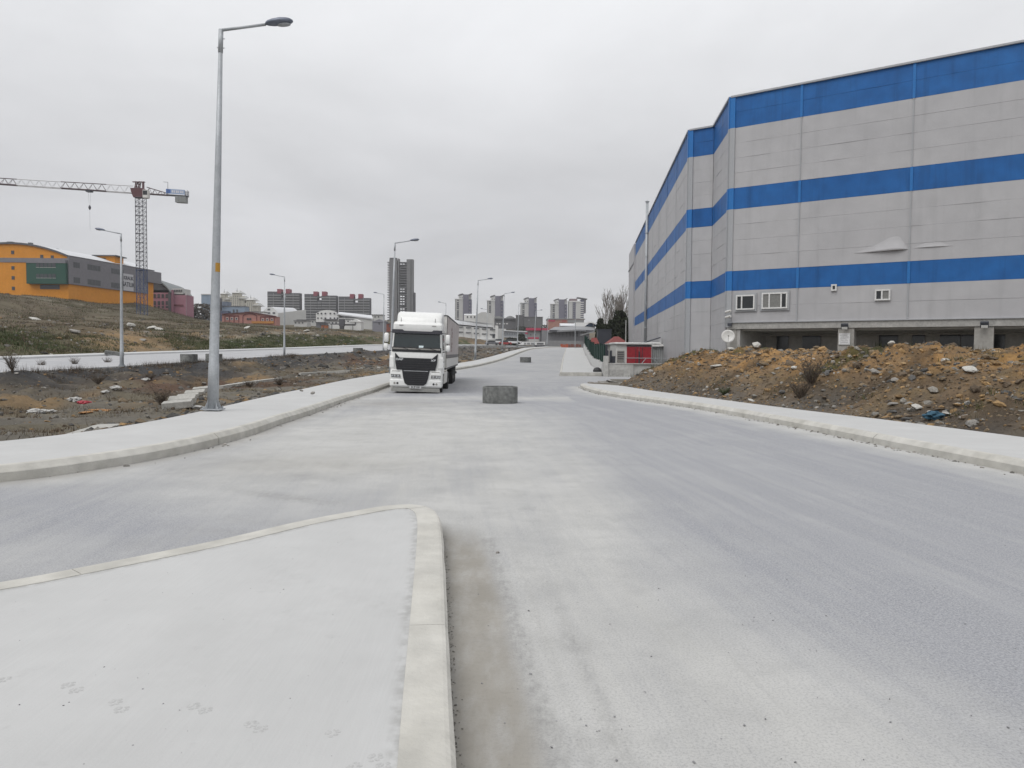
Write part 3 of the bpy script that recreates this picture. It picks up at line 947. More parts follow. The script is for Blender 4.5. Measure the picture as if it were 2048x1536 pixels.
def left_road():
    ys = axis([(2, 100, 1.5), (100, 262, 4)])
    ts = np.linspace(0, 1, 8)
    X = np.array([xe(y) - LW * ts for y in ys]); Y = np.repeat(ys[:, None], 8, 1)
    Z = zleft(X, Y)
    o = np_mesh('left_road', np.stack([X, Y, Z], -1).reshape(-1, 3), grid_faces(*X.shape)[:, ::-1], M_ROADL)
    tag(o, 'pale empty road on the embankment beyond the ditch', kind='structure')
    # near edge: a low flush concrete edging, then far pavement
    P = np.stack([xe(ys) + 0.25, ys], 1)
    m = MB()
    for i in range(len(ys) - 1):
        a, b = P[i], P[i + 1]; za, zb = float(zl(ys[i])), float(zl(ys[i + 1]))
        m.add([(a[0], a[1], za - .4), (a[0], a[1], za + .03), (a[0] - .3, a[1], za + .03), (b[0], b[1], zb - .4), (b[0], b[1], zb + .03), (b[0] - .3, b[1], zb + .03)],
              [(0, 3, 4, 1), (1, 4, 5, 2)])
    m.build('road_edging', M_CONC, o)
    f = np.stack([xe(ys) - LW, ys], 1)
    rows = []
    for dx, dz in ((0, -.1), (-.03, .16), (-.10, .2), (-2.6, .2), (-2.6, -.4)):
        rows.append(np.stack([f[:, 0] + dx, ys, zleft(f[:, 0], ys) + dz], 1))
    A = np.stack(rows, 0)
    p = np_mesh('pavement_hill_side', A.reshape(-1, 3), grid_faces(*A.shape[:2]), M_CONC, smooth=False)
    tag(p, 'concrete pavement and kerb at the foot of the hill', kind='structure')


left_road()
# retaining wall where the left road comes close
rw = thing('retaining_wall', 'long low grey concrete retaining wall holding the left road behind the lorry', 'wall', (float(xe(140)) + .6, 140, 1))
for i in range(16):
    y0 = 132 + i * 5.2; y1 = y0 + 5.15
    a = Vector((float(xe(y0)) + .5, y0, 0)); b = Vector((float(xe(y1)) + .5, y1, 0))
    z0 = min(float(zl(y0)) - 2.6, float(zl(y0)) - 2.0); zt0 = float(zl(y0)) + .25
    m = MB(); m.para((a.x, a.y, z0), b - a, (.35, -.05, 0), (0, 0, zt0 - z0)); m.build('wall_panel', M_CONCG, rw)


# ------------------------------------------------------------------ street lamps
def lamp_mesh(lean_sign):
    """local: base at origin, arm along +x"""
    parts = []
    p = MB(); p.path([(0, 0, 0.03), (0, 0, 1.2), (0, 0, 1.22), (0, 0, 3.3), (0, 0, 6.2), (0, 0, 9.15)], [0.145, 0.135, 0.125, 0.108, 0.082, 0.052], 12); parts.append(('pole', p, M_GALV, True))
    b = MB(); b.box(-.24, .24, -.24, .24, 0.0, 0.03)
    for sx in (-.18, .18):
        for sy in (-.18, .18): b.tube((sx, sy, .03), (sx, sy, .09), .022, n=6)
    for k in range(4):
        t = k * math.pi / 2 + math.pi / 4; d = Vector((math.cos(t), math.sin(t), 0))
        b.prism([d * .13 + Vector((0, 0, .03)), d * .24 + Vector((0, 0, .03)), d * .13 + Vector((0, 0, .26))], Vector((-d.y, d.x, 0)) * .012)
    parts.append(('base_plate', b, M_GALV, False))
    c = MB(); c.tube((0, 0, 9.10), (0, 0, 9.68), .06, .058, 10); c.tube((0, 0, 9.66), (1.12, 0, 9.86), .04, .036, 8); c.tube((-.09, 0, 9.22), (.1, 0, 9.22), .012, n=6); c.tube((-.02, 0, 9.45), (.1, 0, 9.45), .012, n=6); parts.append(('arm', c, M_GALV, True))
    return parts


def lamp_head():
    # flattened teardrop housing pointing +x, slightly tilted up
    h = MB(); rows = []
    prof = [(0, .05, .045), (.06, .11, .075), (.18, .15, .10), (.36, .165, .115), (.52, .15, .10), (.62, .11, .07), (.68, .04, .03)]
    n = 12
    vs = []
    for (x, wy, wz) in prof:
        for k in range(n):
            t = 2 * math.pi * k / n
            z = math.sin(t) * wz; z = z if z > 0 else z * .55
            vs.append((x + 1.12, math.cos(t) * wy, 9.88 + z + x * .14))
    fs = []
    for i in range(len(prof) - 1):
        for k in range(n):
            k2 = (k + 1) % n
            fs.append((i * n + k, (i + 1) * n + k, (i + 1) * n + k2, i * n + k2))
    fs.append(list(range(n))); fs.append([(len(prof) - 1) * n + k for k in range(n)][::-1])
    h.add(vs, fs)
    g = MB(); gv = []
    for k in range(12):
        t = 2 * math.pi * k / 12
        gv.append((1.12 + .46 + .17 * math.cos(t), .105 * math.sin(t), 9.88 - .058 + (.46 + .17 * math.cos(t)) * .14))
    g.prism(gv, (0, 0, -.02))
    return h, g


_lp = lamp_mesh(1); _lh, _lg = lamp_head()
lamp0 = None


def place_lamp(x, y, z, rz, lean, label, group, sy=1.0, first=False, tilt=0.0):
    global lamp0
    if lamp0 is None:
        r = thing('street_lamp', label, 'street lamp', local=True, group=group)
        for nm, mb, mm, sm in _lp: mb.build(nm, mm, r, smooth=sm)
        hd = _lh.build('lamp_head', M_LAMPH, r, smooth=True)
        _lg.build('lens', M_GLASSL, hd)
        lamp0 = r
    else:
        r = lamp0.copy(); col.objects.link(r)
        for ch in [c for c in lamp0.children]:
            c = ch.copy(); col.objects.link(c); c.parent = r
            for gch in ch.children:
                d = gch.copy(); col.objects.link(d); d.parent = c
        r['label'] = label; r['group'] = group
    r.location = (x, y, z)
    # lean is in world x: rotate about y, after the heading
    r.rotation_euler = (Matrix.Rotation(lean, 3, 'Y') @ Matrix.Rotation(rz, 3, 'Z')).to_euler()
    return r


GL = 'street lamps along the road'
place_lamp(-7.75, 19.4, 0.21, 0.03, 0.030, 'tall galvanised street lamp in front, nearest to the camera, with an orange sticker', GL)
ys_l = [(-9.0, 55.5), (-4.55, 92), (-1.75, 129), (1.1, 168), (5.9, 202), (11.0, 239)]
lbl = ['street lamp rising from behind the lorry cab', 'street lamp just beyond the lorry trailer, arm to the right', 'slim street lamp second beyond the lorry trailer',
       'thin far street lamp third beyond the lorry trailer', 'thin far street lamp in front of the pink roofed building', 'farthest street lamp of the lorry side row, by the long billboard']
for (x, y), lb in zip(ys_l, lbl):
    place_lamp(x, y, float(zr(y)) + 0.12, -0.1, 0.033, lb, GL)
yl2 = [55, 92.6, 130, 168, 200]
lbl2 = ['street lamp on the left road in front of the crane and orange building', 'street lamp on the left road before the grey apartment blocks', 'street lamp on the left road beside the lorry mirror',
        'street lamp on the left road showing just above the lorry trailer', 'faint street lamp on the left road before the white warehouse']
for y, lb in zip(yl2, lbl2):
    place_lamp(float(xe(y)) + 0.15, y, float(zl(y)) - 0.02, math.pi + 0.1, 0.008, lb, GL)
stk = MB()
for k in range(6):
    a = -1.35 + k * .24; b2 = a + .24
    stk.add([(.1375 * math.cos(a) * .79, .1375 * math.sin(a) * .79, 3.55), (.1375 * math.cos(b2) * .79, .1375 * math.sin(b2) * .79, 3.55), (.1375 * math.cos(b2) * .775, .1375 * math.sin(b2) * .775, 3.78), (.1375 * math.cos(a) * .775, .1375 * math.sin(a) * .775, 3.78)], [(0, 1, 2, 3)])
so = stk.build('sticker', mat('orange_sticker', (0.45, 0.24, 0.03), 0.6, var=.3, scale=30), None)
so.parent = lamp0
so['label'] = 'worn orange sticker wrapped on the pole'

# ------------------------------------------------------------------ concrete manhole rings
ring0 = None


def ring(x, y, z, label, rz=0.0, s=1.0):
    global ring0
    if ring0 is None:
        m = MB(); ro, ri, h = .655, .57, .63
        prof = [(ro - .01, 0.0), (ro, .03), (ro, h - .04), (ro - .015, h - .01), (ro - .03, h), (ri + .02, h), (ri, h - .02), (ri, .01)]
        m.lathe(prof, 40, closed=True)
        o = m.build('concrete_ring', M_RING, None, smooth=False)
        me = o.data
        for v in me.vertices:
            k = mnoise.noise(v.co * 3.0) * .012
            v.co.x *= 1 + k; v.co.y *= 1 + k
        ring0 = o
    else:
        o = ring0.copy(); col.objects.link(o)
    o.location = (x, y, z); o.rotation_euler = (0, 0, rz); o.scale = (s, s, s)
    tag(o, label, 'concrete ring', 'concrete manhole rings on the roads')


ring(-0.44, 27.9, float(zr(27.9)) - .01, 'big grey concrete ring standing on the road right of the lorry')
ring(1.57, 88.3, float(zr(88.3)), 'small far concrete ring in the middle of the road', 1.0)
for px, py, D, lb in ((378, 716, 66, 'concrete ring on the left road, just left of the tall near lamp pole'), (428, 714, 68, 'concrete ring on the left road half hidden by the tall near lamp pole'), (716, 702, 112, 'concrete ring on the left road near the lorry mirror')):
    p = at(px, py, D); ring(p.x, D, float(zleft(p.x, D)) + .0, lb, D, 1.1)
p = at(179, 712, 78)
m = MB(); m.box(-.9, .9, -.25, .25, 0, .35); o = m.build('broken_slab', M_RING, None, bevel=.03); o.location = (-41.9, 79, float(zleft(-41.9, 79)) + .1); o.rotation_euler = (0.1, .15, .2)
tag(o, 'dark broken concrete slab leaning at the kerb of the left road', 'slab')

# ------------------------------------------------------------------ lorry
TZ = float(zr(38)) + 0.0
truck = thing('truck', 'white articulated lorry with dusty curtain trailer parked at the kerb', 'truck', local=True)
truck.location = (-4.62, 35.75, TZ)
truck.rotation_euler = (0.0, 0.028, 0.028)
M_CURT = mat('trailer_curtain', (0.46, 0.415, 0.40), 0.75, var=0.08, scale=0.7, c2=(0.53, 0.49, 0.475), streak=0.2)
M_CURTP = mat('faded_red_print', (0.30, 0.20, 0.20), 0.8, var=0.3, scale=3, c2=(0.38, 0.30, 0.29))
M_RAIL = mat('grey_rail', (0.10, 0.10, 0.10), 0.6)
M_BAND = mat('grey_band', (0.17, 0.165, 0.165), 0.7)


def loft(m, secs, mat_i=0, cap=True):
    n = len(secs[0]); base = len(m.v)
    for s_ in secs: m.v.extend([tuple(p) for p in s_])
    for i in range(len(secs) - 1):
        for k in range(n):
            k2 = (k + 1) % n
            m.f.append([base + i * n + k, base + i * n + k2, base + (i + 1) * n + k2, base + (i + 1) * n + k]); m.m.append(mat_i)
    if cap:
        m.f.append([base + k for k in range(n)][::-1]); m.m.append(mat_i)
        m.f.append([base + (len(secs) - 1) * n + k for k in range(n)]); m.m.append(mat_i)


def rrect(w, y0, y1, z, r, n=5, cx=0):
    """rounded rectangle section in plan at height z"""
    pts = []
    for (sx, sy, a0) in ((1, 1, 0), (-1, 1, 90), (-1, -1, 180), (1, -1, 270)):
        ccx = cx + sx * (w / 2 - r); ccy = (y1 - r) if sy > 0 else (y0 + r)
        for k in range(n + 1):
            t = R(a0 + 90 * k / n); pts.append((ccx + r * math.cos(t), ccy + r * math.sin(t), z))
    return pts


# cab body as lofted sections from the bottom to the roof
cab = MB()
loft(cab, [rrect(2.44, .16, 2.15, .95, .10), rrect(2.46, .10, 2.15, 1.2, .12), rrect(2.46, .09, 2.15, 1.9, .12), rrect(2.44, .12, 2.15, 2.05, .12), rrect(2.36, .26, 2.15, 2.95, .14),
           rrect(2.36, .24, 2.15, 3.05, .16), rrect(2.36, .25, 2.15, 3.30, .18), rrect(2.30, .32, 2.15, 3.40, .22), rrect(2.20, .40, 2.15, 3.43, .24)])
cab_o = cab.build('cab', M_WHITE, truck, smooth=True)
cab_o.data.polygons.foreach_set('use_smooth', [True] * len(cab_o.data.polygons))
e = cab_o.modifiers.new('es', 'EDGE_SPLIT'); e.split_angle = R(32)
fr = MB()
loft(fr, [rrect(2.16, .42, 2.3, 3.36, .22, cx=.05), rrect(2.18, .46, 2.35, 3.5, .24, cx=.05), rrect(2.20, .62, 2.45, 3.75, .28, cx=.05), rrect(2.16, .80, 2.5, 3.88, .30, cx=.05), rrect(2.0, 1.05, 2.5, 3.94, .30, cx=.05)])
fo = fr.build('roof_fairing', M_WHITE, truck, smooth=True)
e = fo.modifiers.new('es', 'EDGE_SPLIT'); e.split_angle = R(35)
for sx in (-.78, .78):
    mk = MB(); mk.box(sx - .10, sx + .10, .225, .26, 3.24, 3.27); mk.build('marker_light', M_DUSTG, truck)
    an = MB(); an.tube((sx * 1.05, .42, 3.4), (sx * 1.05, .42, 3.62), .012, n=5); an.build('aerial', M_BLACK, truck)
# windscreen with black surround, visor, dash shelf
ws = MB(); ws.prism([(-1.12, .105, 2.21), (1.12, .105, 2.21), (1.08, .19, 2.86), (-1.08, .19, 2.86)], (0, -.012, 0)); ws.build('windscreen', M_GLASS, truck)
wf = MB(); wf.prism([(-1.17, .093, 1.98), (1.17, .093, 1.98), (1.17, .10, 2.21), (-1.17, .10, 2.21)], (0, -.012, 0)); wf.build('windscreen_surround', M_BLACK, truck)
wf = MB(); wf.prism([(-1.13, .082, 2.10), (1.13, .082, 2.10), (1.13, .082, 2.17), (-1.13, .082, 2.17)], (0, -.01, 0)); wf.build('scuttle_trim', M_DUSTG, truck)
cdm = MB(); cdm.prism([(.10, .085, 2.20), (.32, .085, 2.20), (.32, .095, 2.30), (.10, .095, 2.30)], (0, -.006, 0)); cdm.build('windscreen_card', mat('white_card', (.62, .72, .74), .7), truck)
vs_ = MB(); vs_.prism([(-1.19, .16, 2.86), (1.19, .16, 2.86), (1.19, .16, 3.05), (.78, .16, 3.05), (.70, .16, 2.99), (-.62, .16, 2.99), (-.70, .16, 3.05), (-1.19, .16, 3.05)], (0, -.12, 0)); vs_.build('sun_visor', mat('smoked_visor', (0.045, 0.045, 0.055), .25), truck, bevel=.02)
for a, b in (((-1.05, 2.20), (-.4, 2.13)), ((-.35, 2.20), (.2, 2.12)), ((.30, 2.19), (.95, 2.11))):
    w = MB(); w.path([(a[0], .06, a[1] + .02), ((a[0] + b[0]) / 2, .055, (a[1] + b[1]) / 2 + .03), (b[0], .065, b[1] - .02)], .012, 5); w.build('wiper', M_BLACK, truck)
# grille upper (V-shaped top) and lower
gu = MB(); gu.prism([(-1.02, .08, 1.93), (-.80, .08, 1.70), (.76, .08, 1.70), (1.02, .08, 1.93), (.99, .08, 1.45), (.92, .08, 1.13), (-.92, .08, 1.13), (-.99, .08, 1.45)], (0, -.05, 0)); g_o = gu.build('upper_grille', M_BLACK, truck)
for k in range(4):
    sl = MB(); sl.box(-.86, .86, .012, .032, 1.22 + k * .11, 1.235 + k * .11); sl.build('grille_slat', mat('black_gloss', (.03, .03, .034), .3), g_o)
gl = MB(); gl.prism([(-.66, .06, 1.13), (.66, .06, 1.13), (.60, .06, .78), (.52, .06, .50), (.38, .06, .40), (-.38, .06, .40), (-.52, .06, .50), (-.60, .06, .78)], (0, -.07, 0)); l_o = gl.build('lower_grille', M_BLACK, truck)
for k in range(6):
    hw = .56 - .02 * k if k > 2 else .56 - .06 * (2 - k)
    sl = MB(); sl.box(-hw, hw, -.028, -.008, .47 + k * .10, .49 + k * .10); sl.build('grille_slat', MATS['black_gloss'], l_o)
ch = MB(); ch.box(-.58, .58, -.03, -.008, 1.07, 1.095); ch.build('chrome_strip', M_CHROME, truck)
# bumper halves with headlights and fog lamps
bu = MB()
loft(bu, [rrect(2.42, .10, 1.0, .30, .12), rrect(2.50, .03, 1.0, .38, .14), rrect(2.50, .02, 1.0, .62, .14), rrect(2.48, .05, 1.0, .66, .14), rrect(2.48, .04, 1.0, 1.0, .14), rrect(2.46, .07, 1.0, 1.13, .14)])
bo = bu.build('bumper', M_WHITE, truck, smooth=True); e = bo.modifiers.new('es', 'EDGE_SPLIT'); e.split_angle = R(30)
for sx in (-1, 1):
    hl = MB(); hl.prism([(sx * .72, .05, .76), (sx * 1.17, .08, .76), (sx * 1.19, .08, .90), (sx * .74, .05, .90)], (0, -.04, 0)); ho = hl.build('headlight', mat('headlight_dark', (.18, .18, .18), .15), truck)
    for q in (.84, 1.0, 1.12):
        r_ = MB(); r_.lathe([(.0, .0), (.045, .0), (.045, .02)], 10, (sx * q, .022, .83), axis='Y'); r_.build('reflector', M_CHROME, ho)
    for q in (.86, 1.0):
        r_ = MB(); r_.lathe([(.0, .02), (.05, .02), (.05, .0)], 12, (sx * q, .028, .48), axis='Y'); r_.build('fog_lamp', M_BLACK if q < .9 else M_DUSTG, truck)
    ar = MB(); ar.prism([(sx * .74, .045, 1.07), (sx * 1.12, .06, 1.07), (sx * 1.14, .06, .97), (sx * 1.10, .06, 1.04), (sx * .74, .045, 1.045)], (0, -.012, 0)); ar.build('step_notch', M_DUSTG, truck)
    cf = MB(); loft(cf, [[(sx * 1.04, .08, 1.18), (sx * 1.25, .16, 1.18), (sx * 1.25, .3, 1.18), (sx * 1.04, .3, 1.18)], [(sx * 1.06, .04, 1.25), (sx * 1.27, .12, 1.25), (sx * 1.27, .3, 1.25), (sx * 1.06, .3, 1.25)],
                            [(sx * 1.08, .04, 1.72), (sx * 1.27, .12, 1.72), (sx * 1.27, .3, 1.72), (sx * 1.08, .3, 1.72)], [(sx * 1.10, .08, 1.80), (sx * 1.24, .16, 1.80), (sx * 1.24, .3, 1.80), (sx * 1.10, .3, 1.80)]])
    cf.build('corner_deflector', M_WHITE, truck)
    # mirrors on a black arm
    mm = MB(); mm.path([(sx * 1.18, .35, 2.0), (sx * 1.42, .22, 2.05), (sx * 1.46, .2, 2.4), (sx * 1.42, .22, 2.9), (sx * 1.18, .35, 2.92)], .022, 6); mo = mm.build('mirror_arm', M_BLACK, truck)
    for z0, z1, dx in ((2.42, 2.86, 0), (2.06, 2.36, .02)):
        hh = MB(); loft(hh, [rrect(.13, .10, .24, z0, .05, 3, sx * (1.46 + dx)), rrect(.21, .06, .26, z0 + .06, .06, 3, sx * (1.46 + dx)), rrect(.21, .06, .26, z1 - .06, .06, 3, sx * (1.46 + dx)), rrect(.13, .10, .24, z1, .05, 3, sx * (1.46 + dx))])
        hh.build('mirror', M_WHITE, truck, smooth=True)
    # doors and side glass
    sg = MB(); sg.prism([(sx * 1.232, .32, 2.12), (sx * 1.232, 1.3, 2.12), (sx * 1.19, 1.3, 2.85), (sx * 1.19, .42, 2.85)], (sx * .012, 0, 0)); sg.build('side_window', M_GLASS, truck)
    dr = MB(); dr.prism([(sx * 1.232, .28, 1.0), (sx * 1.232, 1.36, 1.0), (sx * 1.232, 1.36, 2.0), (sx * 1.232, .28, 2.0)], (sx * .015, 0, 0)); do = dr.build('door', M_WHITE, truck)
    hd = MB(); hd.box(sx * 1.25 - .01, sx * 1.25 + .012, 1.0, 1.2, 1.52, 1.57); hd.build('handle', M_BLACK, do)
    fd = MB(); fd.box(min(sx * 1.10, sx * 1.25), max(sx * 1.10, sx * 1.25), 2.0, 4.4, .42, 1.02); fd.build('side_skirt', M_WHITED, truck, bevel=.04)
    wa = MB(); wa.box(min(sx * .85, sx * 1.22), max(sx * .85, sx * 1.22), .9, 2.05, .85, 1.02); wa.build('wheel_arch', M_BLACK, truck)
lip = MB(); lip.prism([(-1.18, .07, .09), (1.18, .07, .09), (1.14, .05, .28), (-1.14, .05, .28)], (0, .06, 0)); lip.build('bumper_lip', mat('dusty_lip', (0.30, .30, .285), .8), truck)
ud = MB(); ud.box(-1.1, 1.1, .2, .9, .1, .5); ud.build('underbody', M_BLACK, truck)
pl = MB(); pl.box(-.28, .28, -.03, -.012, .255, .375); plo = pl.build('number_plate', mat('plate_white', (.55, .56, .56), .5), truck)


def text(body, size, mtl, parent, loc, rot, extrude=.004, name='lettering', sx=1.0, bold=0.0, shear=0.0):
    cu = bpy.data.curves.new(name, 'FONT'); cu.body = body; cu.size = size; cu.extrude = extrude; cu.offset = bold; cu.shear = shear
    cu.align_x = 'CENTER'; cu.align_y = 'CENTER'; cu.materials.append(mtl)
    tmp = bpy.data.objects.new(name + '_curve', cu)
    me = bpy.data.meshes.new_from_object(tmp)
    bpy.data.objects.remove(tmp)
    o = bpy.data.objects.new(name, me); col.objects.link(o)
    o.parent = parent; o.location = loc; o.rotation_euler = rot; o.scale = (sx, 1, 1)
    return o


text('34 JF 330', .115, M_BLACK, plo, (0, -.034, .315), (math.pi / 2, 0, 0), .002, sx=.95, bold=.003)
M_LETTER = mat('badge_silver', (.62, .64, .66), .35, metal=.3)
text('DAF', .13, M_LETTER, truck, (-.80, .022, 1.62), (math.pi / 2, 0, 0), .006, sx=1.45, bold=.004)
text('XF', .14, M_LETTER, truck, (.80, .022, 1.60), (math.pi / 2, 0, 0), .006, sx=1.4, bold=.004, shear=.15)


def wheel(x, y, r=.5, w=.3, dual=False):
    s = 1 if x > 0 else -1
    t = MB(); t.lathe([(r * .62, -w / 2), (r * .9, -w / 2), (r, -w / 2 + .05), (r, w / 2 - .05), (r * .9, w / 2), (r * .62, w / 2)], 22, (x, y, r), axis='X'); o = t.build('wheel', M_RUB, truck)
    ri = MB(); ri.lathe([(0, s * (w / 2 + .01)), (r * .2, s * (w / 2 + .01)), (r * .3, s * (w / 2 - .06)), (r * .6, s * (w / 2 - .03)), (r * .63, s * (w / 2 - .005))], 18, (x, y, r), axis='X'); ri.build('rim', M_DUSTG, o)


for sx in (-1, 1):
    wheel(sx * 1.05, 1.42); wheel(sx * 1.02, 5.1, w=.5)
    for y in (10.7, 12.0, 13.3): wheel(sx * 1.05, y, .49, .38)
ch_ = MB(); ch_.box(-.45, .45, 1.2, 6.3, .62, .95); ch_.box(-.5, .5, 6.3, 16.2, .85, 1.12); ch_.build('chassis', M_BLACK, truck)
for x0 in (.62, -1.18):
    tank = MB(); tank.box(x0, x0 + .56, 2.6, 4.2, .45, 1.0); tank.build('fuel_tank', M_DUSTG, truck, bevel=.05)
lg = MB(); lg.box(.7, .85, 6.9, 7.05, .25, 1.12); lg.build('landing_leg', M_RAIL, truck); lg = MB(); lg.box(-.85, -.7, 6.9, 7.05, .25, 1.12); lg.build('landing_leg', M_RAIL, truck)
# trailer
TY0, TY1, TT = 2.85, 16.45, 3.93
tb = MB(); tb.box(-1.26, 1.26, TY0, TY1, 1.12, 1.22); tb.build('trailer_deck', M_RAIL, truck)
hb = MB(); hb.box(-1.24, 1.24, TY0, TY0 + .06, 1.22, TT - .05); hb.build('trailer_headboard', M_WHITED, truck)
tr = MB(); tr.box(-1.27, 1.27, TY0 - .02, TY1 + .02, TT - .06, TT); tr.build('trailer_roof', M_RAIL, truck)
rd = MB(); rd.box(-1.25, 1.25, TY1 - .05, TY1, 1.22, TT - .06); rd.build('rear_door', M_WHITED, truck)
for sx in (-1, 1):
    cu_ = MB(); nseg = 54; vs = []
    for i in range(nseg + 1):
        y = TY0 + .08 + (TY1 - TY0 - .16) * i / nseg
        for j in range(9):
            z = 1.86 + (TT - .08 - 1.86) * j / 8
            vs.append((sx * (1.262 + .012 * math.sin(i * 1.7) * math.sin(j * .6) + .008 * math.sin(i * .6)), y, z))
    fs = []
    for i in range(nseg):
        for j in range(8):
            q = (i * 9 + j, (i + 1) * 9 + j, (i + 1) * 9 + j + 1, i * 9 + j + 1)
            fs.append(q if sx > 0 else q[::-1])
    cu_.add(vs, fs); cu_.build('curtain', M_CURT, truck, smooth=True)
    bd = MB(); bd.box(min(sx * 1.25, sx * 1.275), max(sx * 1.25, sx * 1.275), TY0 + .05, TY1 - .05, 1.72, 1.90); bd.build('curtain_band', M_BAND, truck)
    for k in range(4):
        y0 = TY0 + .06 + k * 3.39; b_ = MB(); b_.box(min(sx * 1.25, sx * 1.28), max(sx * 1.25, sx * 1.28), y0, y0 + 3.34, 1.22, 1.70); b_.build('side_board', M_WHITED, truck)
# faded vertical print on the visible curtain
for k in range(7):
    b_ = MB(); w = (.9, .5, .7, .4, .8, .5, .6)[k]
    b_.box(1.276, 1.2785, 7.2 - w / 2 + (k % 3) * .3, 7.2 + w / 2 + (k % 3) * .3, 2.05 + k * .2, 2.05 + k * .2 + .14); b_.build('faded_print', M_CURTP, truck)
mf = MB(); mf.box(-1.2, 1.2, TY1 - .1, TY1, .55, .7); mf.build('rear_bumper', M_RAIL, truck)
for x0 in (-1.24, .8):
    mf = MB(); mf.box(x0, x0 + .44, TY1 - 2.6, TY1 - 2.57, .3, 1.1); mf.build('mud_flap', M_RAIL, truck)

# ------------------------------------------------------------------ big blue and grey warehouse
M_PG = mat('panel_grey', (0.40, 0.397, 0.410), 0.6, var=0.04, scale=0.25, c2=(0.445, 0.442, 0.452), streak=0.11, bump=0.05, bscale=1.2)
M_PB = mat('panel_blue', (0.010, 0.098, 0.315), 0.55, var=0.10, scale=0.3, c2=(0.016, 0.125, 0.375), streak=0.32, spec=.3)
M_TG = mat('trim_grey', (0.36, 0.37, 0.385), 0.5, var=0.06)
M_TB = mat('trim_blue', (0.022, 0.16, 0.45), 0.5, var=0.06, spec=.3)
M_BACK = mat('wall_core', (0.06, 0.06, 0.065), 0.9)
M_CORE = mat('wall_core_grey', (0.24, 0.24, 0.25), 0.9)
M_UND = mat('undercroft_plaster', (0.46, 0.45, 0.43), 0.9, var=0.12, scale=0.8)
M_FRAME = mat('white_window_frame', (0.68, 0.68, 0.67), 0.5)
M_DGL = mat('dark_window_glass', (0.02, 0.022, 0.025), 0.12)
M_BLIND = mat('blind_behind_glass', (0.20, 0.20, 0.19), 0.3)
C0 = Vector((14.85, 52.0, 0))
FD = Vector((0.819, -0.574, 0)).normalized()          # along the big facade, towards the camera
FN = Vector((-FD.y, FD.x, 0)) * -1                    # outward normal of the facade
if FN.y > 0: FN = -FN
WD = Vector((0.094, 0.9956, 0)).normalized()          # along the long flank, away
WN = Vector((-1, 0.094, 0)).normalized()              # its outward normal
C1 = C0 + WD * 6.5
C2 = C1 - FD * 2.0
C3 = C2 + WD * 60.0
wh = thing('warehouse', 'huge grey warehouse with three blue stripes and open ground floor', 'building', (C0.x, C0.y, 0))
BANDS = [(3.95, 5.05, 0), (5.05, 6.11, 0), (6.11, 7.45, 1), (7.45, 8.5, 0), (8.5, 9.55, 0), (9.55, 10.6, 0), (10.6, 11.65, 0), (11.65, 13.08, 1),
         (13.08, 14.1, 0), (14.1, 15.1, 0), (15.1, 16.1, 0), (16.1, 17.14, 0), (17.14, 18.2, 1), (18.2, 19.27, 1)]
prnd = random.Random(3)


def panel(a, d, length, z0, z1, nrm, blue, thick=0.07, nx=7):
    """one sheet-metal panel with a faint buckle and an overlapped lower edge"""
    m = MB(); vs = []
    amp = prnd.choice((0, .002, .004, .012)); ph = prnd.uniform(0, 6)
    off = prnd.uniform(0, .006)
    for j, (zz, push) in enumerate(((z0 + .0025, .006), ((z0 + z1) / 2, .002), (z1 - .0025, 0.0))):
        for i in range(nx + 1):
            t = i / nx
            w = amp * math.sin(ph + t * 9) * (1 if j == 0 else .4)
            p = a + d * (length * t) + nrm * (thick + off + push + w); vs.append((p.x, p.y, zz))
    for zz in (z0 + .0025, z1 - .0025):
        for t in (0, 1):
            p = a + d * (length * t); vs.append((p.x, p.y, zz))
    fs = []
    n1 = nx + 1
    for j in range(2):
        for i in range(nx):
            fs.append((j * n1 + i, j * n1 + i + 1, (j + 1) * n1 + i + 1, (j + 1) * n1 + i))
    k = 3 * n1
    fs.append([k, k + 1] + list(range(nx, -1, -1)))
    fs.append([2 * n1 + i for i in range(n1)] + [k + 3, k + 2])
    fs.append((0, n1, 2 * n1, k + 2, k)); fs.append((nx, k + 1, k + 3, 2 * n1 + nx, n1 + nx))
    # outward orientation
    A, B, Cc = Vector(vs[fs[0][0]]), Vector(vs[fs[0][1]]), Vector(vs[fs[0][2]])
    if (B - A).cross(Cc - A).dot(nrm) < 0: fs = [f[::-1] for f in fs]
    m.add(vs, fs); m.build('wall_panel', M_PB if blue else M_PG, wh)


def facade(a, d, bays, nrm, bands, trims=True, base=None):
    s_ = 0.0
    for L_ in bays:
        for z0, z1, bl in bands:
            panel(a + d * (s_ + .015), d, L_ - .03, z0, z1, nrm, bl, nx=7 if L_ > 3 else 2)
        s_ += L_
        if trims and s_ < sum(bays) - .01:
            for z0, z1, bl in ((3.95, 6.11, 0), (6.11, 7.45, 1), (7.45, 11.65, 0), (11.65, 13.08, 1), (13.08, 17.14, 0), (17.14, 19.27, 1)):
                if z0 < bands[0][0] - .5: continue
                w = .16 if bl else .07
                m = MB(); o_ = a + d * (s_ - w / 2) + nrm * .125
                m.para((o_.x, o_.y, z0 + .005), d * w, nrm * (.012 if not bl else .008), (0, 0, z1 - z0 - .01)); m.build('joint_cover', M_TB if bl else M_TG, wh)


FACB = [4.53, 6.47, 7.5, 7.5, 7.5]
facade(C0 + FD * .12, FD, FACB, FN, BANDS)
LOW = [(-.3, .8, 0), (.8, 1.85, 0), (1.85, 2.9, 0), (2.9, 3.95, 0)]
facade(C0 + WD * .12, WD, [6.3], WN, LOW + BANDS, trims=False)
facade(C2 + FD * .1, FD, [1.85], FN, LOW + BANDS, trims=False)
facade(C2 + WD * .12, WD, [7.5] * 8, WN, LOW + BANDS)
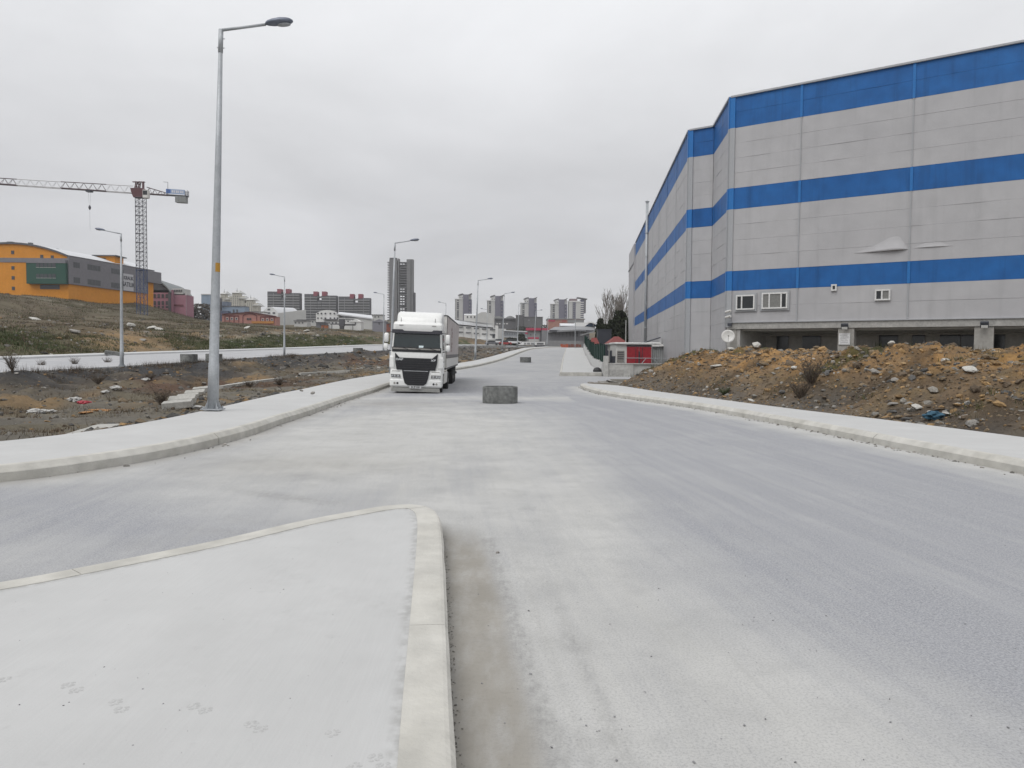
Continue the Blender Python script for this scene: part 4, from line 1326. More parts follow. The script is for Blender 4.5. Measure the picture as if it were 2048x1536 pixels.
# corner trims
for c, (na_, nb2) in ((C0, (FN, WN)), (C2, (FN, WN))):
    for z0, z1, bl in ((-.3, 6.11, 0), (6.11, 7.45, 1), (7.45, 11.65, 0), (11.65, 13.08, 1), (13.08, 17.14, 0), (17.14, 19.3, 1)):
        if c is C0 and z0 < 3: z0 = 3.6
        o1 = c + (na_ + nb2) * .02
        m = MB()
        m.para((o1.x, o1.y, z0), FD * .34, FN * .13, (0, 0, z1 - z0)); m.build('corner_trim', M_TB if bl else M_TG, wh)
        m = MB(); m.para((o1.x, o1.y, z0), WD * .30, WN * .13, (0, 0, z1 - z0)); m.build('corner_trim', M_TB if bl else M_TG, wh)
# solid core behind the panels
END = C0 + FD * 33.6
BKR = END + Vector((30, 40, 0)); BKL = C3 + Vector((45, 0, 0))
core = MB(); core.prism([(p.x, p.y, 3.6) for p in (C0, C1, C2, C3, BKL, BKR, END)], (0, 0, 15.6)); core.build('wall_core', M_CORE, wh)
low = MB()
A = C0 + WD * 6.0 + FD * .3
low.prism([(p.x, p.y, -.4) for p in (C0 + WD * .02 + FD * .02, C1, C2, C3, BKL, BKL - Vector((0, 40, 0)), C0 + FD * 33 - FN * 5.0, C0 - FN * 5.0 + FD * 6.0, C0 - FN * 5.0 + FD * 1.2, C0 + FD * .9)], (0, 0, 4.0)); low.build('ground_floor_wall', M_UND, wh)
cop = MB()
for a, b in ((C3, C2), (C2, C1), (C1, C0), (C0, END)):
    d = (b - a); n_ = Vector((d.y, -d.x, 0)).normalized()
    if n_.dot(FN + WN) < 0: n_ = -n_
    cop = MB(); o_ = a + n_ * .2 - n_ * .5; cop.para((o_.x, o_.y, 19.2), d, n_ * .5, (0, 0, .12)); cop.build('roof_coping', M_TG, wh)
# concrete edge beam, columns, undercroft
bm_ = MB(); o_ = C0 + FN * .12; bm_.para((o_.x, o_.y, 3.48), FD * 33.5, -FN * .5, (0, 0, .42)); bm_.build('edge_beam', M_CONCG, wh)
sl = MB(); o_ = C0 + FN * .2; sl.para((o_.x, o_.y, 3.9), FD * 33.5, -FN * .4, (0, 0, .05)); sl.build('drip_edge', M_TG, wh)
M_COL = mat('column_concrete', (0.30, 0.29, 0.27), .9, var=.12, scale=1.2, c2=(.36, .345, .32))
for k, t in enumerate((0.25, 7.2, 14.6, 22.2, 29.6)):
    w = .95 if k else .42
    m = MB(); o_ = C0 + FD * t + FN * .05; m.para((o_.x, o_.y, -.3), FD * w, -FN * .8, (0, 0, 3.78)); m.build('column', M_COL, wh)
ce = MB(); o_ = C0 - FN * .4; ce.para((o_.x, o_.y, 3.35), FD * 33, -FN * 5, (0, 0, .2)); ce.build('undercroft_ceiling', M_UND, wh)
for t, w, z0, z1 in ((-.2, .9, .0, 3.1), (1.6, 1.3, 1.6, 3.1), (6.6, 1.2, 1.7, 3.2), (8.6, .8, 1.7, 3.2), (10.2, 3.6, 1.8, 3.25), (15.9, 2.6, 1.8, 3.25), (20.2, 4.0, 1.8, 3.25)):
    o_ = C0 + FD * (t + 2.2) - FN * 4.95
    n_ = max(1, int(round(w / 1.4)))
    for q in range(n_):
        m = MB(); o2 = o_ + FD * (q * w / n_); m.para((o2.x, o2.y, z0), FD * (w / n_ - .05), FN * .06, (0, 0, z1 - z0)); m.build('undercroft_window', M_DGL, wh)
pp = MB(); o_ = C0 - FN * 3; pp.tube((o_ + FD * 1.5 + Vector((0, 0, 3.15))), (o_ + FD * 30 + Vector((0, 0, 3.15))), .08, n=6); pp.build('ceiling_pipe', M_DUSTG, wh)


def wh_window(t0, t1, z0, z1, splits, surround=False, blind=None):
    """window on the facade; splits: fractions of mullions"""
    o_ = C0 + FD * t0 + FN * .12; W = t1 - t0
    f = MB(); fw = .09
    if surround:
        s2 = MB(); q = o_ - FD * .12; s2.para((q.x, q.y, z0 - .12), FD * (W + .24), FN * .05, (0, 0, z1 - z0 + .24)); s2.build('window_surround', M_TG, wh)
        o_ = o_ + FN * .04
    for zz in (z0, z1 - fw): f.para((o_.x, o_.y, zz), FD * W, FN * .09, (0, 0, fw))
    for k in [0] + [s_ * W - fw / 2 for s_ in splits] + [W - fw]:
        q = o_ + FD * k; f.para((q.x, q.y, z0 + fw), FD * fw, FN * .085, (0, 0, z1 - z0 - 2 * fw))
    w_o = f.build('window', M_FRAME, wh)
    ed = [0] + [s_ * W for s_ in splits] + [W]
    for i in range(len(ed) - 1):
        q = o_ + FD * (ed[i] + .05); g_ = MB(); g_.para((q.x, q.y, z0 + .07), FD * (ed[i + 1] - ed[i] - .1), FN * .04, (0, 0, z1 - z0 - .14))
        g_.build('pane', M_BLIND if (blind and i in blind) else M_DGL, w_o)


def tpx(px):
    u = (px - 1024) / FPX
    return (u * C0.y - C0.x) / (FD.x - u * FD.y)


def zpx(px, py):
    t = tpx(px); y = C0.y + FD.y * t
    return at(px, py, y).z


wh_window(tpx(1471), tpx(1508), 4.78, 5.78, [.31], True)
wh_window(tpx(1522), tpx(1573), 4.80, 5.86, [.30, .76], True, {0, 1})
wh_window(tpx(1659), tpx(1670), zpx(1664, 582), zpx(1664, 569), [])
wh_window(tpx(1746), tpx(1777), zpx(1762, 601), zpx(1762, 579), [.46], blind={1})
# lifted sheet on the facade: the lower edge stands out, two humps
bl = MB(); vs = []; t0, t1 = tpx(1690), tpx(1905); nx, nz = 40, 6
zb0 = zpx(1760, 500)


def hump(u):
    a = math.sin(math.pi / 2 * u / .47) ** 2.6 if u < .47 else math.cos(math.pi / 2 * min(1, (u - .47) / .10)) ** 1.0
    b = .28 * math.sin(math.pi * min(1, max(0, (u - .60) / .38))) ** 1.4
    return max(a, b)


for j in range(nz + 1):
    for i in range(nx + 1):
        u = i / nx; v = j / nz; env = hump(u)
        h = .072 + .20 * env * (1 - v) ** 1.6
        p = C0 + FD * (t0 + (t1 - t0) * u) + FN * h; vs.append((p.x, p.y, zb0 - .02 - .10 * (u < .6) * (1 - v) * (1 - u) + (.06 + .80 * env) * v))
fs = [(j * (nx + 1) + i, j * (nx + 1) + i + 1, (j + 1) * (nx + 1) + i + 1, (j + 1) * (nx + 1) + i) for j in range(nz) for i in range(nx)]
a_, b_, c_ = (Vector(vs[k]) for k in fs[0][:3])
if (b_ - a_).cross(c_ - a_).dot(FN) < 0: fs = [f[::-1] for f in fs]
bl.add(vs, fs); bo = bl.build('buckled_panel', M_PG, wh, smooth=True)
bo['label'] = 'buckled grey sheet bulging out of the wall'
sm = bo.modifiers.new('solid', 'SOLIDIFY'); sm.thickness = .02
# far grey extension of the warehouse
ex = thing('warehouse_annex', 'plain pale grey annex at the far end of the blue striped warehouse', 'building', (C3.x, C3.y, 1))
m = MB(); E0 = C3 + WD * .05 - Vector((.35, 0, 0))
m.prism([(p.x, p.y, .5) for p in (E0, E0 + WD * 13, E0 + WD * 13 + Vector((30, 0, 0)), E0 + Vector((30, 0, 0)))], (0, 0, 18.6)); m.build('wall', M_PG, ex)
m = MB(); q = E0 + WN * .12; m.para((q.x, q.y, 16.0), WD * 13, -WN * .1, (0, 0, .25)); m.build('wall_band', M_TG, ex)
# flue pipe
fp = thing('flue_pipe', 'tall thin steel flue pipe standing in front of the warehouse flank', 'pipe', (at(1290, 700, 96).x, 96, .2))
q = at(1290, 700, 96)
m = MB(); m.tube((q.x, 96, .2), (q.x, 96, 20.9), .17, n=10); m.build('pipe', M_GALV, fp, smooth=True)
for z in range(2, 20, 3):
    m = MB(); m.tube((q.x, 96, z), (q.x, 96, z + .12), .21, n=10); m.build('pipe_collar', M_GALV, fp)
m = MB(); m.lathe([(.19, 20.9), (.30, 21.0), (.02, 21.2)], 10, (q.x, 96, 0)); m.build('cowl', M_GALV, fp)


# small fittings on the facade: each a thing of its own
def camera_fit(t, z, lb):
    o_ = C0 + FD * t + FN * .2
    r = thing('security_camera', lb, 'security camera', (o_.x, o_.y, z), 'security cameras on the warehouse corner')
    m = MB(); m.tube(o_ + Vector((0, 0, z)), o_ + FN * .3 + Vector((0, 0, z + .05)), .03, n=6); m.build('bracket', M_WHITED, r)
    m = MB(); m.tube(o_ + FN * .22 - FD * .22 + Vector((0, 0, z + .02)), o_ + FN * .45 + FD * .2 + Vector((0, 0, z + .1)), .085, .075, 10); m.build('housing', M_WHITED, r)


camera_fit(-.05 + .3, 4.62, 'white security camera at the warehouse corner, below the left double window')
camera_fit(.25, 4.25, 'lower white security camera at the warehouse corner')
o_ = C0 + FD * .15 + FN * .25
r = thing('alarm_box', 'small dark box on the beam end at the warehouse corner', 'alarm box', (o_.x, o_.y, 3.7)); m = MB(); m.para((o_.x, o_.y, 3.68), FD * .28, FN * .14, (0, 0, .2)); m.build('case', M_DKMET, r, bevel=.02)
q = at(1456, 673, 51.2)
r = thing('satellite_dish', 'round white satellite dish at the foot of the warehouse corner', 'satellite dish', (q.x, 51.2, q.z - .6), local=True)
r.location = q; r.rotation_euler = (R(80), 0, R(-12)); r.scale = (.9, .9, .9)
m = MB(); m.lathe([(0.0, .0), (.2, .015), (.38, .06), (.5, .12), (.5, .135), (.38, .075), (.2, .03), (0, .015)], 22); m.build('dish', M_WHITED, r, smooth=True)
m = MB(); m.tube((0, -.48, .1), (0, -.05, .5), .015, n=5); m.tube((0, 0, -.3), (0, 0, 0), .04, n=6); m.build('feed_arm', M_GALV, r)
m = MB(); m.tube((0, -.05, .46), (0, -.05, .6), .05, n=8); m.build('receiver', M_DUSTG, r)
for t, lb in ((7.55, 'square floodlight on the beam above the column with the notice'), (15.0, 'square floodlight on the beam above the rightmost column')):
    o_ = C0 + FD * (t - .1) + FN * .3
    r = thing('floodlight', lb, 'floodlight', (o_.x, o_.y, 3.6), 'floodlights on the warehouse beam')
    m = MB(); m.para((o_.x, o_.y, 3.42), FD * .42, FN * .12 + Vector((0, 0, -.06)), Vector((0, 0, .34)) + FN * .1); m.build('housing', M_DKMET, r, bevel=.02)
    m = MB(); p0 = o_ + FN * .125 + FD * .04; m.para((p0.x, p0.y, 3.37), FD * .34, FN * .01, Vector((0, 0, .15)) + FN * .04); m.build('glass', mat('floodlight_glass', (.6, .6, .58), .2), r)
    m = MB(); p0 = o_ + FD * .18 - FN * .2; m.para((p0.x, p0.y, 3.5), FD * .06, FN * .25, (0, 0, .06)); m.build('bracket', M_DKMET, r)
o_ = C0 + FD * 7.27 + FN * .09
r = thing('notice_board', 'white notice board with grey lines fixed on the concrete column', 'sign', (o_.x, o_.y, 2.5))
m = MB(); m.para((o_.x, o_.y, 2.42), FD * .66, FN * .03, (0, 0, .72)); m.build('board', mat('notice_white', (.66, .66, .66), .6), r)
for k in range(5):
    m = MB(); q = o_ + FN * .031 + FD * (.08 + .03 * (k % 2)); m.para((q.x, q.y, 2.52 + k * .12), FD * (.48 - .05 * (k % 3)), FN * .004, (0, 0, .035)); m.build('text_line', mat('print_grey', (.35, .35, .36), .7), r)

# ------------------------------------------------------------------ rubble mound in front of the warehouse
RO_M = resample([(8.6, 50.5), (7.3, 48.2), (6.5, 45.2)] + RO[2:11] + [(11.2, 7)], 0.3)


def mound_z(X, Y):
    d, s_, par = poly_dist(RO_M, X, Y)
    L_ = par / (len(RO_M) - 1)
    inside = np.where(s_ < 0, d, -d)
    n1 = fbm(X * 0.55, Y * 0.55, 5, 201) - .5; n2 = fbm(X * 1.9, Y * 1.9, 4, 211) - .5; n3 = fbm(X * .18, Y * .18, 3, 221) - .5; n4 = fbm(X * 4.2, Y * 4.2, 3, 231) - .5; n5 = np.abs(fbm(X * 3.1, Y * 3.1, 3, 261) - .5)
    top = 1.74 + .7 * n3 + .6 * n1
    endt = .25 + .75 * sst(-.03, 0.10, L_ + .04 * n1)
    wid = 4.6 + 1.2 * n1
    prof = sst(-.15, 1, inside / wid) * .55 + .45 * np.clip(inside / wid, 0, 1) ** .8
    back = 1 - sst(8.0, 14, inside + 2 * n1)
    z = (top * prof * back) * (.05 + .95 * endt) + (.50 * n1 + .40 * n2 + .30 * n4 + .45 * (.12 - n5)) * sst(0, 1.2, inside) * (.4 + .6 * endt)
    # shallow gullies running down the slope
    g_ = fbm(par * .28, inside * .12, 3, 241) - .5
    z = z + .45 * g_ * sst(.3, 2, inside) * (1 - sst(4, 7, inside))
    return z + .03 + zr(Y) * (1 - sst(0, 5, inside)), inside, L_, d


def make_mound():
    # mesh in (along, across) coordinates of the pavement edge
    P = RO_M; nrm = normals2d(P, 1)
    c = np.array((20, 25.0))
    if np.dot(nrm[60], c - P[60]) < 0: nrm = -nrm
    for _ in range(20): nrm[1:-1] = (nrm[:-2] + 2 * nrm[1:-1] + nrm[2:]) / 4
    nrm /= np.linalg.norm(nrm, axis=1)[:, None]
    # refine along
    k = 3
    ti = np.linspace(0, len(P) - 1, (len(P) - 1) * k + 1)
    P2 = np.stack([np.interp(ti, np.arange(len(P)), P[:, i]) for i in (0, 1)], 1); N2 = np.stack([np.interp(ti, np.arange(len(P)), nrm[:, i]) for i in (0, 1)], 1)
    acr = np.concatenate([np.arange(-.04, 8, .09), np.arange(8, 15, .35)])
    X = P2[:, 0][:, None] + N2[:, 0][:, None] * acr[None]; Y = P2[:, 1][:, None] + N2[:, 1][:, None] * acr[None]
    Z, ins, L_, d = mound_z(X, Y)
    Z[:, 0] = zr(Y[:, 0]) + .1
    n1 = fbm(X * .5, Y * .5, 4, 301); n2 = fbm(X * 1.6, Y * 1.6, 4, 311); n3 = fbm(X * .35, Y * .35, 3, 321)
    hz = Z - zr(Y)
    brown = np.array((0.205, 0.146, 0.092)); clay = np.array((0.40, 0.235, 0.098)); grey = np.array((0.125, 0.116, 0.105)); dark = np.array((.075, .058, .043)); green = np.array((.06, .072, .03)); ochre = np.array((.245, .175, .095))
    C = np.broadcast_to(brown, X.shape + (3,)).copy()
    C = mixc(C, ochre, sst(.5, .62, n2) * .7)
    C = mixc(C, clay, sst(1.0, 1.6, hz + 1.2 * (n1 - .5)) * (.35 + .65 * sst(.42, .6, n2)))
    C = mixc(C, dark, sst(.52, .66, n1) * .75)
    C = mixc(C, grey, (1 - sst(.15, .9, hz + 1.0 * (n3 - .5))) * .85)
    C = mixc(C, green, sst(.60, .70, n3) * sst(.8, 1.4, hz) * .8)
    o = np_mesh('rubble_mound', np.stack([X, Y, Z], -1).reshape(-1, 3), grid_faces(*X.shape), soil_mat('mound_soil', 1.3, 7.0), C.reshape(-1, 3), smooth=True)
    if o.data.polygons[2000].normal.z < 0: o.data.flip_normals()
    tag(o, 'long heap of orange and brown earth and rubble before the warehouse', kind='structure')
    return P2, N2


MP, MN = make_mound()

# ------------------------------------------------------------------ stones
_t = (1 + 5 ** .5) / 2
ICO_V = np.array([(-1, _t, 0), (1, _t, 0), (-1, -_t, 0), (1, -_t, 0), (0, -1, _t), (0, 1, _t), (0, -1, -_t), (0, 1, -_t), (_t, 0, -1), (_t, 0, 1), (-_t, 0, -1), (-_t, 0, 1)], float)
ICO_V /= np.linalg.norm(ICO_V[0])
ICO_F = np.array([(0, 11, 5), (0, 5, 1), (0, 1, 7), (0, 7, 10), (0, 10, 11), (1, 5, 9), (5, 11, 4), (11, 10, 2), (10, 7, 6), (7, 1, 8), (3, 9, 4), (3, 4, 2), (3, 2, 6), (3, 6, 8), (3, 8, 9), (4, 9, 5), (2, 4, 11), (6, 2, 10), (8, 6, 7), (9, 8, 1)])


def stones(name, pos, size, cols, label, flat=.65, m=None):
    n = len(pos)
    V = ICO_V[None] * (1 + RNG.uniform(-.32, .32, (n, 12, 1)))
    V = V * np.stack([RNG.uniform(.7, 1.3, n), RNG.uniform(.7, 1.3, n), RNG.uniform(.35, 1, n) * flat + .15], 1)[:, None, :]
    a = RNG.uniform(0, 6.28, n); b = RNG.normal(0, .35, n)
    ca, sa = np.cos(a)[:, None], np.sin(a)[:, None]; cb, sb = np.cos(b)[:, None], np.sin(b)[:, None]
    x, y, z = V[..., 0], V[..., 1], V[..., 2]
    y, z = y * cb - z * sb, y * sb + z * cb
    x, y = x * ca - y * sa, x * sa + y * ca
    V = np.stack([x, y, z], -1) * np.asarray(size)[:, None, None] + np.asarray(pos)[:, None, :]
    F = (ICO_F[None] + (np.arange(n) * 12)[:, None, None]).reshape(-1, 3)
    o = np_mesh(name, V.reshape(-1, 3), F, m or mat('stone', (.1, .1, .1), .9, var=.3, scale=6, attr='col', bump=.3, bscale=30, spec=.2), np.repeat(np.asarray(cols), 12, 0), smooth=False)
    tag(o, label, kind='stuff')
    return o


SC = np.array([(.17, .16, .145), (.25, .235, .21), (.33, .215, .105), (.25, .165, .085), (.13, .10, .072), (.42, .40, .37), (.10, .098, .095), (.20, .155, .105)])


def stone_cols(n, w):
    k = RNG.choice(len(SC), n, p=np.array(w) / sum(w))
    return SC[k] * RNG.uniform(.7, 1.2, (n, 1))


def mound_points(n, d0, d1, bias=1.0, f0=0.02, f1=1.0):
    i = (RNG.uniform(f0, f1, n) * (len(MP) - 1)).astype(int); d = d0 + (d1 - d0) * RNG.uniform(0, 1, n) ** bias
    x = MP[i, 0] + MN[i, 0] * d; y = MP[i, 1] + MN[i, 1] * d
    z, ins, L_, dd = mound_z(x, y)
    return np.stack([x, y, z], 1), d


P_, d_ = mound_points(15000, .1, 8.5)
keep = (fbm(P_[:, 0] * .7, P_[:, 1] * .7, 4, 401) > .47); P_ = P_[keep]
stones('rubble', P_, np.abs(RNG.lognormal(-3.3, .7, len(P_))).clip(.012, .12), stone_cols(len(P_), (2.2, 1.5, 2.5, 4, 7, .7, 2.2, 6)), 'small stones and clods strewn over the rubble mound')
P_, d_ = mound_points(14000, .1, 8.0)
stones('mound_crumbs', P_, RNG.uniform(.014, .05, len(P_)), stone_cols(len(P_), (1.5, 1, 2, 5, 9, .3, 1.5, 8)) * RNG.uniform(.6, 1.15, (len(P_), 1)), 'fine crumbs of earth covering the rubble mound', flat=.9)
P_, d_ = mound_points(900, 2.6, 7.5); 
stones('clay_clods', P_, np.abs(RNG.lognormal(-2.5, .45, len(P_))).clip(.04, .2), stone_cols(len(P_), (.8, .6, 3, 4, 3, .3, .6, 3)), 'orange clay clods along the top of the rubble mound', flat=.8)

rock_meshes = []


def rock_mesh(seed, flat=.7, lvl=1):
    import bmesh
    bm = bmesh.new(); bmesh.ops.create_icosphere(bm, subdivisions=2, radius=1.0)
    for v in bm.verts:
        n = v.co.normalized(); k = 1 + .38 * mnoise.noise(n * 1.3 + Vector((seed * 3.1, 0, 0))) + .18 * mnoise.noise(n * 3.1 + Vector((0, seed * 5.7, 0)))
        q = n * k
        # chop with a few planes for broken faces
        for j in range(5):
            r_ = random.Random(seed * 31 + j); pn = Vector((r_.uniform(-1, 1), r_.uniform(-1, 1), r_.uniform(-1, 1))).normalized(); lim = r_.uniform(.55, .85)
            dd = q.dot(pn)
            if dd > lim: q = q - pn * (dd - lim)
        v.co = Vector((q.x, q.y, q.z * flat))
    me = bpy.data.meshes.new('rock'); bm.to_mesh(me); bm.free()
    return me


M_RW = mat('rock_white', (.40, .385, .35), .9, var=.22, scale=3, c2=(.56, .55, .52), bump=.5, bscale=9)
M_RG = mat('rock_grey', (.20, .19, .175), .9, var=.2, scale=4, c2=(.32, .305, .28), bump=.4)
M_RO = mat('rock_orange', (.30, .19, .09), .9, var=.25, scale=4, c2=(.40, .28, .15), bump=.4)
for sd_ in range(8):
    for mm_ in (M_RW, M_RG, M_RO):
        me = rock_mesh(sd_ + 1, .5 + .07 * (sd_ % 5)); me.materials.append(mm_); rock_meshes.append((me, mm_))


def rock(x, y, z, s, kind, label, group, name='rock', rot=None, flatten=1.0):
    cand = [me for me, mm_ in rock_meshes if mm_ is kind]
    o = bpy.data.objects.new(name, random.choice(cand)); col.objects.link(o)
    o.location = (x, y, z); o.scale = (s * random.uniform(.8, 1.25), s * random.uniform(.8, 1.2), s * random.uniform(.7, 1.1) * flatten)
    o.rotation_euler = rot or (random.uniform(-.3, .3), random.uniform(-.3, .3), random.uniform(0, 6.3))
    tag(o, label, 'stone', group)
    return o


for kind, n, d0, d1, s0, s1, lb, gp in ((M_RG, 70, .2, 7.5, .06, .15, 'grey broken stone lying in the rubble mound', 'grey stones in the mound'),
                                        (M_RO, 60, 2.6, 7.8, .06, .17, 'orange stone lying high on the rubble mound', 'orange stones on the mound'),
                                        (M_RW, 26, .3, 7.5, .035, .08, 'small whitish stone lying on the rubble mound', 'whitish stones on the mound')):
    P_, d_ = mound_points(n, d0, d1, f0=.12)
    for p in P_: rock(p[0], p[1], p[2] + .03, random.uniform(s0, s1), kind, lb, gp)


def mound_hit(px, py):
    d = ray(px, py); D = np.arange(12, 60, .05)
    z = mound_z(d.x * D, D)[0]
    k = np.argmax(EYE + d.z * D < z)
    return Vector((d.x * D[k], D[k], float(z[k])))


def mound_top(px):
    """highest visible point of the mound along a view column"""
    D = np.arange(14, 44, .1); dx = (px - 1024) / FPX
    z, ins, L_, dd = mound_z(dx * D, D)
    k = np.argmax(np.where(ins > 0, (z - EYE) / D, -9)); return Vector((dx * D[k], D[k], float(z[k])))


for px, s_, lb in ((1461, .22, 'white boulder on the crest of the mound by the satellite dish'), (1510, .28, 'largest white boulder on the crest of the mound'), (1778, .15, 'white lump on the mound crest between the two wide columns')):
    q = mound_top(px); rock(q.x, q.y - .1, q.z + s_ * .3, s_, M_RW, lb, 'white boulders on the mound', 'boulder')
for px, py, s_, lb in ((1515, 712, .20, 'flat white boulder just below the crest of the mound'), (1432, 733, .28, 'long pale slab lying on the upper slope of the mound'), (1590, 738, .18, 'pale slab halfway up the mound'), (1895, 832, .14, 'white broken slab at the foot of the mound by the blue rag'), (1832, 817, .17, 'yellowish block near the foot of the mound'), (1940, 742, .17, 'pale slab high on the mound towards the frame edge'), (1503, 803, .16, 'pale slab at the mound foot beside the pavement')):
    q = mound_hit(px, py); rock(q.x, q.y, q.z + .04, s_, M_RW, lb, 'pale slabs on the mound', 'boulder', flatten=.5)

# ------------------------------------------------------------------ yard on the right: walls, containers, fence, trees
M_WALLC = mat('pale_wall_concrete', (0.40, 0.395, 0.375), .9, var=.12, scale=1.0, c2=(.48, .475, .455), streak=.2, bump=.1)
yw = thing('yard_wall', 'pale concrete yard wall with end post facing the road before the containers', 'wall', (8.2, 57.5, 0))
m = MB(); m.box(7.02, 7.36, 57.4, 57.8, -.5, 1.55); m.build('end_post', M_WALLC, yw)
for k in range(3):
    m = MB(); m.box(7.365 + k * 1.95, 7.365 + (k + 1) * 1.95 - .015, 57.5 + .1 * k, 57.75 + .1 * k, -.5, .93); m.build('wall_panel', M_WALLC, yw)
m = MB(); m.box(7.5, 8.55, 57.47, 57.497, -.4, .50); m.build('plinth_panel', M_CONCG, yw)
m = MB(); m.box(7.365, 13.2, 57.46, 57.80, .93, 1.0); m.build('coping', M_WALLC, yw)

sw = thing('stepped_wall', 'white concrete wall with stepped top climbing beside the far pavement', 'wall', (7.2, 60, 0))
M_WALLW = mat('white_concrete', (0.50, 0.50, 0.49), .9, var=.08, scale=1.2, c2=(.56, .56, .55))
fx = lambda y: float(np.interp(y, [q[1] for q in FO], [q[0] for q in FO])) + .05
ysteps = [58.3, 63, 68.5, 74.5, 81, 88, 96, 105, 115, 126, 138]
fence = thing('mesh_fence', 'dark green metal mesh fence on top of the stepped white wall', 'fence', (7.4, 60, 1))
M_GREEN = mat('fence_green', (0.008, 0.032, 0.025), .7, var=.1, spec=.2)
for i in range(len(ysteps) - 1):
    y0, y1 = ysteps[i], ysteps[i + 1]; a = Vector((fx(y0), y0, 0)); b = Vector((fx(y1), y1, 0))
    zt = float(zr(y1)) + .28 + .72 + .05 * (i % 2); zb = float(zr(y0)) - 1.0
    m = MB(); m.para((a.x, a.y, zb), (b - a) * .995, (.28, 0, 0), (0, 0, zt - zb)); m.build('wall_panel', M_WALLW, sw)
    # fence panel: frame, rails and dense bars
    n_ = 14 if i < 6 else 8
    fb = MB()
    for k in range(n_ + 1):
        q = a.lerp(b, k / n_); fb.box(q.x + .10, q.x + .17, q.y - .02, q.y + .02, zt - .02, zt + 1.75)
    sheet = MB(); sheet.para((a.x + .15, a.y, zt + .03), b - a, (.02, 0, 0), (0, 0, 1.3)); so_ = sheet.build('fence_panel', M_GREEN, fence)
    for k in (0, n_ // 2):
        q = a.lerp(b, k / n_); m = MB(); m.box(q.x + .09, q.x + .19, q.y - .05, q.y + .05, zt - .05, zt + 1.42); m.build('fence_post', M_GREEN, fence)
# loose dark object on the pavement end by the wall
m = MB(); loft(m, [rrect(.62, -.3, .3, 0, .2), rrect(.66, -.32, .32, .12, .22), rrect(.5, -.2, .25, .28, .15), rrect(.2, -.1, .1, .36, .08)])
o = m.build('rubbish_bag', mat('black_bag', (.015, .015, .017), .5, bump=.4, bscale=9), None, smooth=True); o.location = (6.72, 59.2, float(zr(59)) + .28); tag(o, 'black rubbish bag at the front corner of the far pavement', 'bag')

# red doors container block
ct = thing('red_container', 'white cabin with wide red double doors behind the yard wall', 'container', (13.6, 73, 0))
M_REDD = mat('red_door_paint', (0.33, 0.018, 0.03), .5, var=.1, scale=1.0)
xa = at(1232, 700, 73).x; xb = at(1253, 700, 73).x; xc = at(1303, 700, 73).x
m = MB(); m.box(xa, xc + .05, 73.0, 77.5, 0, 2.62); m.build('cabin_body', M_WHITED, ct, bevel=.06)
m = MB(); m.box(xa - .12, xc + .1, 72.75, 77.6, 2.62, 2.82); m.build('roof', M_WHITE, ct, bevel=.05)
m = MB(); m.box(xa + .1, xb - .2, 72.955, 72.99, .9, 2.0); m.build('side_grille', M_DUSTG, ct)
for k in range(4):
    m = MB(); m.box(xa + .17, xb - .27, 72.93, 72.95, 1.2 + k * .2, 1.28 + k * .2); m.build('stencil_line', mat('print_dark', (.10, .10, .11), .7), ct)
m = MB(); m.box(xb, xc, 72.96, 73.0, 2.42, 2.56); m.build('door_header', M_DKMET, ct)
dm = (xb + xc) / 2
for x0, x1 in ((xb + .03, dm - .02), (dm + .02, xc - .03)):
    m = MB(); m.box(x0, x1, 72.93, 72.99, .05, 2.4); do = m.build('door', M_REDD, ct)
    m = MB(); m.tube((x1 - .3 if x0 < dm - 1 else x0 + .3, 72.9, .1), (x1 - .3 if x0 < dm - 1 else x0 + .3, 72.9, 2.35), .025, n=5); m.build('lock_rod', M_DKMET, do)
m = MB(); m.box(dm - .06, dm + .06, 72.80, 72.88, .1, 1.95); o = m.build('post', M_DKMET, ct)
# pipe barrier before it
br = thing('pipe_barrier', 'thin grey pipe rail on legs standing in front of the red doors', 'railing', (12.5, 66, 0))
for z in (1.35,):
    m = MB(); m.tube((9.6, 65, z), (14.6, 65, z), .03, n=6); m.build('rail', M_GALV, br)
for a, b in (((11.6, 1.35), (10.6, .1)), ((12.2, 1.35), (13.3, .1)), ((9.7, 1.35), (9.7, 0)), ((14.5, 1.35), (14.5, 0))):
    m = MB(); m.tube((a[0], 65, a[1]), (b[0], 65.02, b[1]), .03, n=6); m.build('leg', M_GALV, br)
# corrugated shed right of it
sh = thing('metal_shed', 'small corrugated grey metal shed between red doors and warehouse', 'shed', (17, 76, 0))
x0 = at(1305, 700, 76).x; x1 = at(1354, 700, 76).x
M_CORR = mat('corrugated_grey', (.40, .41, .41), .5, metal=.2, var=.08)
pts = []
nn = 26
for i in range(nn + 1):
    x = x0 + (x1 - x0) * i / nn; pts.append((x, 76 + (.05 if i % 2 else 0)))
for i in range(nn):
    m = MB(); m.add([(pts[i][0], pts[i][1], 0), (pts[i + 1][0], pts[i + 1][1], 0), (pts[i + 1][0], pts[i + 1][1], 2.45), (pts[i][0], pts[i][1], 2.45)], [(0, 1, 2, 3)]); m.add([(pts[i][0], pts[i][1] + .02, 0), (pts[i + 1][0], pts[i + 1][1] + .02, 0), (pts[i + 1][0], pts[i + 1][1] + .02, 2.45), (pts[i][0], pts[i][1] + .02, 2.45)], [(3, 2, 1, 0)])
    m.build('corrugated_sheet', M_CORR, sh)
m = MB(); m.box(x0, x1, 76.1, 79.5, 0, 2.4); m.build('shed_body', M_CORR, sh)
m = MB(); m.prism([(x0 - .1, 75.7, 2.48), (x1 + .1, 75.7, 2.48), (x1 + .1, 79.8, 2.85), (x0 - .1, 79.8, 2.85)], (0, 0, .1)); m.build('roof', M_WHITED, sh)
